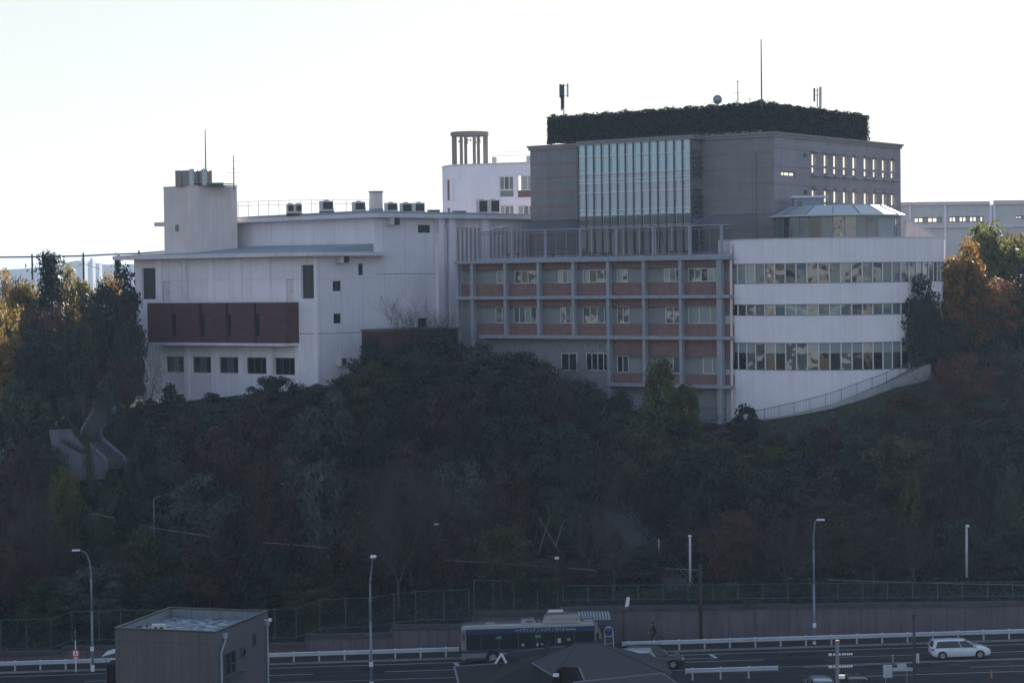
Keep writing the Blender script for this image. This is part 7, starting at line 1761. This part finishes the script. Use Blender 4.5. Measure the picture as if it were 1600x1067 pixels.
# dark roofed houses at the bottom
TILEB = M('dark blue roof tile', (.016, .024, .042), .6, .12, 2, brick=(60, .27, .02, .45)); RIDGE = M('ridge cap', (.03, .04, .06), .6, .1, 2); STONE = M('grey stone siding', (.035, .038, .042), .85, .3, 3, brick=(.7, .22, .015, .5, .5)); TRIM = M('pale verge trim', (.16, .20, .26), .6, .1, 2)
h2 = thing('hip_roof_house', (8, 128, .1), 'dark blue hip roofed house with grey stone walls at the bottom centre', 'house')
Yr = 130.0; A1 = at(901, 1004.5, Yr); A2 = at(932, 1003, Yr); 
E = [at(832, 1033, 127.5), at(863.5, 1052, 122.5), at(879, 1040, 124.3), at(905, 1043, 122.8), at(915, 1064, 119), at(1030, 1052.5, 119), at(1050, 1060, 128)]
m = MB(); m.face([A1, E[0], E[1]]); m.face([A1, E[1], E[2], A2]) if False else None
m.face([A1, E[1], at(878.5, 1041, 124.3), A2]); m.face([A2, at(878.5, 1041, 124.3), at(905, 1042.5, 122.8), at(918, 1075, 117.5), at(1052, 1056, 119.5)]); m.face([A2, at(1052, 1056, 119.5), at(1040, 1030, 138)])
m.face([A1, A2, at(1040, 1030, 138), at(850, 1022, 138)]); m.face([A1, at(850, 1022, 138), E[0]]); m.build('roof', TILEB, h2)
m = MB(); m.tube(A1, A2, .09, .09); m.tube(A1, E[0], .05, .05); m.tube(A1, E[1], .09, .09); m.tube(A2, at(1052, 1056, 119.5), .08, .08); m.build('ridge', RIDGE, h2)
m = MB(); m.tube(E[0]-Vector((0, 0, .1)), E[1]-Vector((0, 0, .1)), .06, .06); m.tube(at(905, 1043, 122.8), at(917, 1072, 118), .05, .05); m.build('gutter', TRIM, h2)
m = MB(); a = E[0]; b = E[1]; a2 = at(838, 1037, 127.6); b2 = at(863, 1056, 123); c2 = at(876, 1046, 124.8); d2 = at(905, 1047, 123.2); e2 = at(918, 1075, 118.4)
for p_, q_ in ((a2, b2), (b2, c2), (c2, d2), (d2, e2)): m.face([(p_.x, p_.y, -.2), (q_.x, q_.y, -.2), (q_.x, q_.y, q_.z+.15), (p_.x, p_.y, p_.z+.15)])
m.face([(a2.x, a2.y, -.2), (a2.x+1, 137, -.2), (a2.x+1, 137, a2.z), (a2.x, a2.y, a2.z)]); m.build('wall', STONE, h2)
m = MB(); a = at(864, 1054, 122.3); m.box(a.x, a.x+.35, 122.1, 122.4, a.z-.08, a.z+.08); m.build('downpipe_head', WHITE, h2)
h3 = thing('gable_roof_house', (0, 134, .1), 'very dark roofed house with a small pale gable, left of the hip roofed house', 'house'); BLK = M('near black roof slate', (.006, .007, .010), .7, .15, 2, brick=(60, .3, .02, .5))
ra = at(710, 1041, 138); rb2 = at(785, 1019, 141); rc = at(832, 1033, 134.5); rd = at(905, 1008, 141); rf_ = at(722, 1090, 128); rg = at(850, 1090, 128)
m = MB(); m.face([ra, rf_, rg, rc, at(792, 1036, 137)]); m.face([at(785, 1036, 138), rc, rd, at(792, 1018, 141)]); m.face([ra, at(792, 1036, 137), at(792, 1018, 141.2), at(778, 1019, 141.5)]) if False else None
m.build('roof', BLK, h3)
m = MB(); m.face([(ra.x, ra.y, -.2), (rf_.x, rf_.y, -.2), rf_, ra]); m.face([(ra.x, ra.y, -.2), (rd.x, rd.y, -.2), (rd.x, rd.y, rd.z-.02), (ra.x, ra.y, ra.z-.02)]); m.build('wall', STONE, h3)
m = MB(); m.tube(ra, rf_, .08, .08); m.tube(ra, at(792, 1035, 137), .05, .05); m.tube(at(800, 1018, 141), at(884, 1009, 141), .045, .045); m.build('verge', TRIM, h3)
g1, g2, g3 = at(774, 1036, 137), at(783.5, 1021, 137), at(791, 1035, 137); m = MB(); m.tube(g1, g2, .10, .10, 4); m.tube(g2, g3, .10, .10, 4); m.build('gable_trim', WHITE, h3); m = MB(); m.face([g1, g3, g2]); m.face([g2, g3, at(830, 1034, 139.5)]) ; m.build('gable', STONE, h3)
# bits along the bottom edge
h4 = thing('lean_to_roof', (9, 118, .1), 'low dark lean to roof with a pale edge at the bottom right of the hip roofed house', 'roof'); m = MB()
a, b = at(896, 1066, 117), at(1035, 1051.5, 119); c, d = at(1058, 1067, 117), at(1062, 1100, 112); m.face([a, b, c, d, at(900, 1100, 111)]); m.build('roof_sheet', TILEB, h4); m = MB(); m.tube(a, b, .06, .06); m.tube(b, c, .04, .04); m.build('edge_trim', TRIM, h4)
m = MB(); m.face([(b.x, b.y, -.2), (c.x, c.y, -.2), (c.x, c.y, c.z-.1), (b.x, b.y, b.z-.1)]); m.face([(a.x, a.y, -.2), (b.x, b.y, -.2), (b.x, b.y, b.z-.1), (a.x, a.y, a.z-.1)]); m.build('wall', STONE, h4)

# ================================================================== BACKGROUND
# cable with poles across the left skyline
t = thing('cable_line', (*at(50, 425, 262).xy, 19), 'thick dark cable on three thin poles across the left skyline', 'cable'); m = MB(); Yc_ = 262
m.path([at(x, y, Yc_) for x, y in ((-60, 404), (0, 402), (50, 401.5), (130, 400), (165, 398), (216, 396.2), (262, 392.5))], .10, 5); m.path([at(x, y, Yc_) for x, y in ((130, 412), (145, 417), (158, 421))], .03, 4); m.path([at(x, y, Yc_) for x, y in ((130, 412), (120, 417), (110, 422))], .03, 4); m.build('cable', STEELD, t)
for x, y in ((50, 397), (130, 395), (217, 391.5)): p_ = at(x, y, Yc_); m = MB(); m.tube((p_.x, Yc_, 15), (p_.x, Yc_, p_.z), .13, .11, 8); m.build('pole', WOOD, t)
m = MB(); X = np.linspace(-2600, 900, 60); rr = random.Random(3); prev = None
for i, x in enumerate(X):
    h = 30+38*math.exp(-((x+900)/700)**2)+8*math.sin(x*.013)+5*math.sin(x*.041)
    if prev: m.prism([(prev[0], 4200), (x, 4200), (x, 5400), (prev[0], 5400)], [-10, -10, -10, -10], [prev[1], h, h*.3, prev[1]*.3])
    prev = (x, h)
tag(m.build('distant_hills', M('wooded distant hills', (.045, .06, .05), .95, .3, .004)), kind='structure')
FARM = M('distant tower concrete', (.35, .36, .38), .8, .05, .01, brick=(12, 3.6, .5, .5))
for i, (x0, x1, y0, lb) in enumerate(((124.5, 132, 407.5, 'hazy distant tower block left of the cable pole'), (139, 144.5, 407, 'hazy distant tower block right of the cable pole'), (116, 155, 413, 'wide low hazy distant block under the two far towers'))):
    Yd = 3400+60*i; a, b = at(x0, 440, Yd), at(x1, y0, Yd); t = thing('distant_tower', ((a.x+b.x)/2, Yd, -6.5), lb, 'building', 'hazy towers on the skyline')
    m = MB(); m.box(a.x, b.x, Yd, Yd+25, -6.5, b.z); m.build('wall', FARM, t); m = MB(); w4 = (b.x-a.x)/4; m.box(a.x+w4, b.x-w4, Yd+5, Yd+15, b.z+.01, b.z+4); m.build('roof_plant', FARM, t)
# sunlit apartment blocks beside and behind the viewer (seen only in the window reflections)
APW = M('sunlit apartment wall', (.30, .265, .23), .8, .1, .3, brick=(3.4, 3.0, .7, .55), streak=.1); APW2 = M('pale apartment wall', (.33, .33, .33), .8, .1, .3, brick=(2.6, 3.1, .6, .6), streak=.1)
for i, (x, y, wd_, dp, h, mt, lb) in enumerate(((-120, 95, 34, 14, 34, APW, 'ochre apartment block left of the view, nearest the hill'), (-175, 60, 30, 16, 36, APW2, 'pale apartment block left of the view, behind the ochre one'), (-60, -95, 42, 16, 29, APW2, 'pale apartment block behind the viewer, left'), (15, -130, 36, 16, 33, APW, 'tall ochre apartment block behind the viewer'), (80, -80, 40, 14, 27, APW2, 'pale apartment block behind the viewer, right'), (140, 20, 26, 20, 32, APW, 'ochre apartment block right of the view'))):
    t = thing('apartment_block', (x, y, -.5), lb, 'building', 'apartment blocks outside the view'); m = MB(); m.box(x-wd_/2, x+wd_/2, y-dp/2, y+dp/2, -6, h); m.build('wall', mt, t)
    m = MB(); m.box(x-wd_/2-.3, x+wd_/2+.3, y-dp/2-.3, y+dp/2+.3, h+.01, h+.6); m.box(x-3, x+3, y-3, y+3, h+.61, h+3.5); m.build('roof', CREAM, t)
# ------------------------------------------------------------------ haze
HAZE = .00011
hm = bpy.data.materials.new('haze air'); hm.use_nodes = True; n_ = hm.node_tree; n_.nodes.clear(); o_ = n_.nodes.new('ShaderNodeOutputMaterial'); v_ = n_.nodes.new('ShaderNodeVolumePrincipled')
v_.inputs['Density'].default_value = HAZE; v_.inputs['Color'].default_value = (.52, .70, 1, 1); v_.inputs['Anisotropy'].default_value = .25; n_.links.new(v_.outputs[0], o_.inputs['Volume'])
m = MB(); m.box(-6100, 6100, -3100, 12100, -12, 150)
hz_o = m.build('haze', hm); tag(hz_o, kind='stuff')
